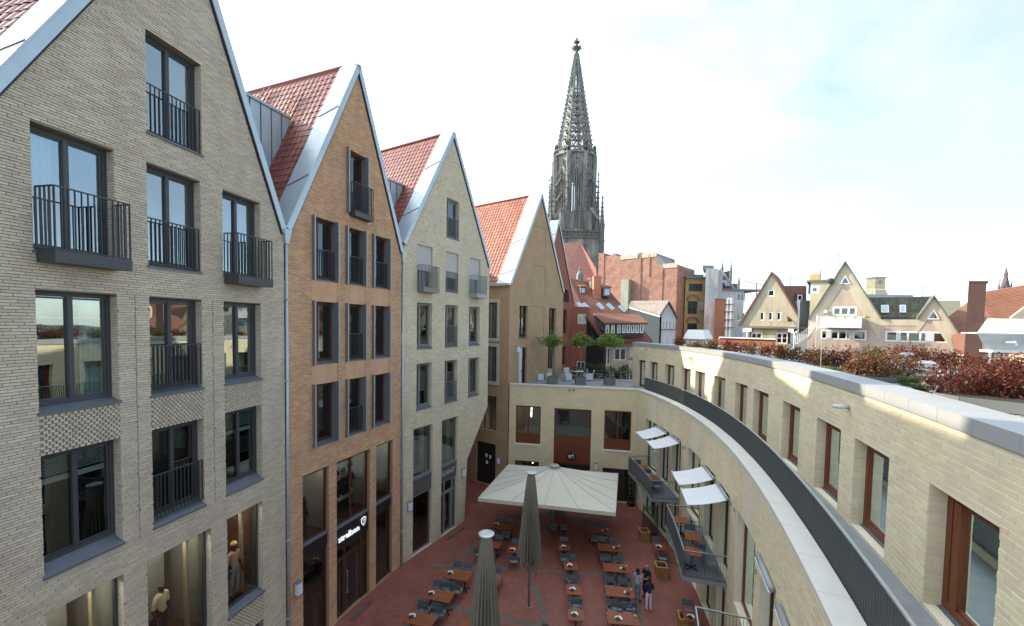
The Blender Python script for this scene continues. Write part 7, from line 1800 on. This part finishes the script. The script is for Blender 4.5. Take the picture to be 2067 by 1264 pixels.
def figure(name, loc, rz, label, cat, h, skin, top, legs, shoes, hair=None, arms='down', group=None, long_coat=False, hairlen=0, cap=None, sleeve=True, stance=.0):
    k = h/1.78; J = {}; lk = []
    J['pelvis'] = ((0, 0, .97), (.155, .115)); J['waist'] = ((0, 0, 1.12), (.135, .10)); J['chest'] = ((0, .005, 1.32), (.165, .115)); J['collar'] = ((0, 0, 1.46), (.085, .075)); J['neck'] = ((0, .01, 1.53), .052); J['jaw'] = ((0, .03, 1.60), (.07, .078)); J['crown'] = ((0, .015, 1.70), (.078, .092))
    lk += [('pelvis', 'waist', 1), ('waist', 'chest', 1), ('chest', 'collar', 1), ('collar', 'neck', 0), ('neck', 'jaw', 0), ('jaw', 'crown', 0)]
    for s, q in ((-1, 'l'), (1, 'r')):
        J['sh'+q] = ((s*.165, 0, 1.42), .066)
        if arms == 'front': el, wr, ha = (s*.235, .0, 1.15), (s*.13, .22, 1.12), (s*.08, .29, 1.14)
        elif arms == 'hip': el, wr, ha = (s*.29, -.07, 1.18), (s*.20, .03, .99), (s*.17, .09, .95)
        else: el, wr, ha = (s*.225, -.02, 1.13), (s*.235, .06, .90), (s*.225, .09, .81)
        J['el'+q] = (el, .047); J['wr'+q] = (wr, .031); J['ha'+q] = (ha, (.032, .02))
        lk += [('collar', 'sh'+q, 1), ('sh'+q, 'el'+q, 1), ('el'+q, 'wr'+q, 1 if sleeve else 0), ('wr'+q, 'ha'+q, 0)]
        d = (V(ha)-V(wr)).normalized(); sd_ = d.cross(V((0, 1, 0) if arms == 'down' else (0, 0, 1))).normalized()
        for f, (of, ln) in enumerate(((-.022, .06), (-.008, .072), (.008, .068), (.022, .052))):
            b0 = V(ha)+sd_*of+d*.02; m_ = b0+d*ln*.55; e = b0+d*ln+V((0, -.012, -.012)); J['f%d%s' % (f, q)] = (tuple(m_), .009); J['g%d%s' % (f, q)] = (tuple(e), .008); lk += [('ha'+q, 'f%d%s' % (f, q), 0), ('f%d%s' % (f, q), 'g%d%s' % (f, q), 0)]
        th = V(wr).lerp(V(ha), .55)+sd_*(-s*.04)+d*.03; J['t'+q] = (tuple(th), .010); lk += [('wr'+q, 't'+q, 0)]
        st = stance*s
        J['hip'+q] = ((s*.09, 0, .90), .092); J['kn'+q] = ((s*.10+st*.3, .02+st*.4, .50), .062); J['an'+q] = ((s*.11+st*.5, -.03+st, .10), .042); J['to'+q] = ((s*.13+st*.5, .13+st, .04), (.042, .03))
        lk += [('pelvis', 'hip'+q, 2), ('hip'+q, 'kn'+q, 2), ('kn'+q, 'an'+q, 2), ('an'+q, 'to'+q, 3)]
    t = thing(name, loc, label, cat, group)
    nm = body_mesh(J, lk, None, k, [skin, top, legs, shoes], 'body'); b = bpy.data.objects.new('body', nm); COL.objects.link(b); b.parent = t
    def part(M, n, mt, smooth=True):
        me = M.mesh(n, mt, smooth); o = bpy.data.objects.new(n, me); COL.objects.link(o); o.parent = t; o.scale = (k, k, k); return o
    M = MB(); M.prism([(-.012, .10, 1.625), (.012, .10, 1.625), (0, .125, 1.63), ], (0, -.01, .035)); part(M, 'nose', skin, False)
    M = MB()
    for s in (-1, 1): M.cbox((s*.03, .098, 1.655), .018, .014, .009)
    M.cbox((0, .098, 1.59), .045, .01, .008); part(M, 'eyes_and_mouth', M_HAIR, False)
    for s in (-1, 1): M = MB(); M.cbox((s*.083, .01, 1.625), .018, .035, .055); part(M, 'ear', skin, False)
    if hair:
        M = MB(); prof = [(.097, -.03), (.103, .02), (.098, .07), (.07, .115), (.02, .13)]; M.lathe((0, -.012, 1.655), prof, 14, .92, 1.06)
        M.v = [(x, min(y, .075) if z < 1.70 else y, z) for x, y, z in M.v]; part(M, 'hair', hair)
        if hairlen: M = MB(); M.lathe((0, -.06, 1.50-hairlen*.5), [(.05, 0), (.09, .06), (.085, .22)], 10, 1.0, .55); part(M, 'hair_back', hair)
        elif hairlen is None: M = MB(); M.lathe((0, -.09, 1.72), [(.02, 0), (.045, .03), (.04, .07), (.01, .09)], 10); part(M, 'hair_bun', hair)
    if cap: M = MB(); M.lathe((0, .005, 1.69), [(.105, 0), (.10, .05), (.06, .095), (.01, .105)], 14); part(M, 'cap', cap)
    if long_coat: M = MB(); M.lathe((0, 0, .42), [(.215, 0), (.19, .30), (.165, .58), (.15, .70)], 16, 1, .74); part(M, 'long_apron', top)
    t.rotation_euler = (0, 0, rz); return t
def cloth(n, c): return mat(n, c, .85, 0, .10, 8)
SH = cloth('black_shoes', (.02, .02, .02))
p = atz(1309, 1234, 0); figure('person', p, 2.9+math.pi*0+3.4, 'person seen from behind in a navy jacket and white trousers on the square', 'person', 1.70, SKIN, cloth('navy_jacket', (.022, .028, .06)), cloth('white_trousers', (.62, .62, .64)), SH, M_HAIR, 'front', hairlen=.3)
p = atz(1286, 1214, 0); w_ = figure('person', p, -.9, 'person in a pale grey top with dark scarf and grey-blue trousers holding papers', 'person', 1.72, SKIN, cloth('pale_grey_top', (.33, .35, .36)), cloth('grey_blue_trousers', (.16, .19, .24)), SH, M_HAIR, 'front', hairlen=None, sleeve=False)
M = MB(); M.lathe((0, .02, 1.36), [(.06, .0), (.11, .05), (.10, .14), (.075, .16)], 12, 1, .9); sc = bpy.data.objects.new('scarf', M.mesh('scarf', cloth('dark_scarf', (.05, .045, .09)), True)); COL.objects.link(sc); sc.parent = w_
p = atz(1304, 1208, 0); figure('person', p, 2.2, 'bald person dressed all in black with a long apron', 'person', 1.84, SKIN, cloth('black_shirt', (.018, .017, .02)), cloth('black_trousers', (.016, .016, .018)), SH, None, 'front', long_coat=True, sleeve=False)
# shop interiors of house 1
M_SHOPW = mat('beige_shop_panel', (.28, .275, .23), .8, 0, .06, 1); M_SHOPF = mat('dark_shop_floor', (.10, .045, .03), .5, 0, .2, 3); M_SHOPD = mat('brown_shop_wall', (.14, .08, .05), .8, 0, .1, 1)
M_SPOT = emit_mat('shop_spotlight', (1.0, .93, .80), 30)
M_COLM = mat('yellow_shop_column', (.36, .31, .19), .7)
for i, (a, b) in enumerate(shop1):
    window(P1, a, b, 3.94, 7.33, h1, .20, M_DARK, .08, (), (), G_SHOP, .16, room=0, name='shop_window')
    M = MB(); g = .18; A, B_ = a-g, b+g; e = -2.3; zf_, zt_ = 3.96, 7.5
    M.quad(P1(A, zf_, -.3), P1(B_, zf_, -.3), P1(B_, zf_, e), P1(A, zf_, e)); fl_ = M.build('shop_floor', M_SHOPF, h1)
    M = MB(); M.quad(P1(A, zf_, e), P1(B_, zf_, e), P1(B_, zt_, e), P1(A, zt_, e)); M.quad(P1(A, zf_, -.3), P1(A, zf_, e), P1(A, zt_, e), P1(A, zt_, -.3)); M.quad(P1(B_, zf_, -.3), P1(B_, zf_, e), P1(B_, zt_, e), P1(B_, zt_, -.3)); M.quad(P1(A, zt_, -.3), P1(B_, zt_, -.3), P1(B_, zt_, e), P1(A, zt_, e)); M.build('shop_room', M_SHOPD if i == 2 else M_SHOPW, h1)
    M = MB(); bx(M, P1, b-.30, b-.22, 3.97, 7.45, -.75, -.62); M.build('shop_column', M_COLM, h1)
    if i < 2: M = MB(); bx(M, P1, a-.1, b-.3, 4.6, 7.4, -1.55, -1.5); M.build('backdrop_panel', M_SHOPW, h1)
    for k in (.3, .7): M = MB(); s = a+(b-a)*k; bx(M, P1, s-.07, s+.07, 7.44, 7.48, -.82, -.68); M.build('spotlight', M_SPOT, h1)
for (a, b, lo) in ((-7.22, -5.69, 0), (-5.13, -3.24, 0), (-2.67, -1.20, 0)): window(P1, a, b, .2, 2.9, h1, .2, M_DARK, .08, (), (), G_STD, 0, room=2, name='shop_window')
def mann(P, s, o, z, top, legs, lab, rz, h=1.85, **k):
    p = P(s, z, o); figure('mannequin', p, rz, lab, 'mannequin', h, SKIND, cloth(*top), cloth(*legs), SH, None, group='mannequins in the shop windows', **k)
fz = math.atan2(-P1.n.x, P1.n.y)      # facing the square
for s, o, z in ((-1.95, -.5, 4.12), (-4.33, -.6, 4.22), (-6.5, -.6, 4.40)):
    M = MB(); bx(M, P1, s-.42, s+.42, 3.965, z-.004, o-.34, o+.26); M.build('display_plinth', M_SHOPF, h1)
mann(P1, -1.95, -.5, 4.12, ('pink_polo', (.62, .38, .28)), ('pale_jeans', (.36, .42, .44)), 'mannequin in a pink polo shirt, pale jeans and yellow cap', fz, 2.02, cap=cloth('yellow_cap', (.60, .44, .14)), sleeve=False)
mann(P1, -4.33, -.6, 4.22, ('yellow_shirt', (.72, .60, .34)), ('dark_trousers', (.02, .02, .025)), 'mannequin in a pale yellow shirt and dark trousers', fz+.2, 1.95, sleeve=False)
mann(P1, -6.5, -.6, 4.40, ('yellow_shirt', (.72, .60, .34)), ('dark_trousers', (.02, .02, .025)), 'mannequin in a yellow cap cut by the lower edge of the picture', fz, 1.95, cap=cloth('yellow_cap', (.60, .44, .14)))
f2 = math.atan2(-P2.n.x, P2.n.y)
M = MB()
for (a, b) in shop2:
    M = MB(); A, B_ = a-.15, b+.15; e = -1.9; zf_, zt_ = 4.5, 7.65
    M.quad(P2(A, zf_, -.25), P2(B_, zf_, -.25), P2(B_, zf_, e), P2(A, zf_, e)); M.build('shop_floor', M_SHOPF, h2)
    M = MB(); M.quad(P2(A, zf_, e), P2(B_, zf_, e), P2(B_, zt_, e), P2(A, zt_, e)); M.quad(P2(A, zf_, -.25), P2(A, zf_, e), P2(A, zt_, e), P2(A, zt_, -.25)); M.quad(P2(B_, zf_, -.25), P2(B_, zf_, e), P2(B_, zt_, e), P2(B_, zt_, -.25)); M.quad(P2(A, zt_, -.25), P2(B_, zt_, -.25), P2(B_, zt_, e), P2(A, zt_, e)); M.build('shop_room', mat('pale_shop_wall', (.42, .42, .38), .8), h2)
    M = MB(); s = (a+b)/2; bx(M, P2, s-.07, s+.07, 7.58, 7.62, -.82, -.68); M.build('spotlight', emit_mat('cool_shop_spotlight', (1, .95, .85), 12), h2)
mann(P2, 1.22, -.5, 4.54, ('black_suit', (.015, .015, .016)), ('black_suit_trousers', (.03, .016, .014)), 'black-suited mannequin in the left upper window of the orange house', f2+.4, 1.98)
mann(P2, 5.75, -.5, 4.54, ('black_suit', (.015, .015, .016)), ('black_suit_trousers', (.03, .016, .014)), 'black-suited mannequin in the right upper window of the orange house', f2+.4, 1.98)
# flowers in the lower shop windows
for P, s, lab in ((P2, 1.75, 'red flower bouquet in the lower window of the orange house'), (P3, 1.25, 'flower vase in the lower window of the cream house')):
    p = P(s, 1.55, -.5); t = thing('flower_vase', p, lab, 'flowers', 'flowers in the shop windows'); MB().lathe(p-V((0,0,1.5)), [(.14, 0), (.14, 1.1), (.1, 1.5)], 10).build('stand', M_GREY, t); L = MB(); R = random.Random(int(s*10))
    for _ in range(120): c = p+V((R.gauss(0, .14), R.gauss(0, .14), .2+R.gauss(0, .12))); L.poly(*[c+V((R.uniform(-.06, .06), R.uniform(-.06, .06), R.uniform(-.06, .06))) for _ in range(3)])
    L.build('flowers', MATS['red_flowers'] if P is P2 else LEAF_Y, t)
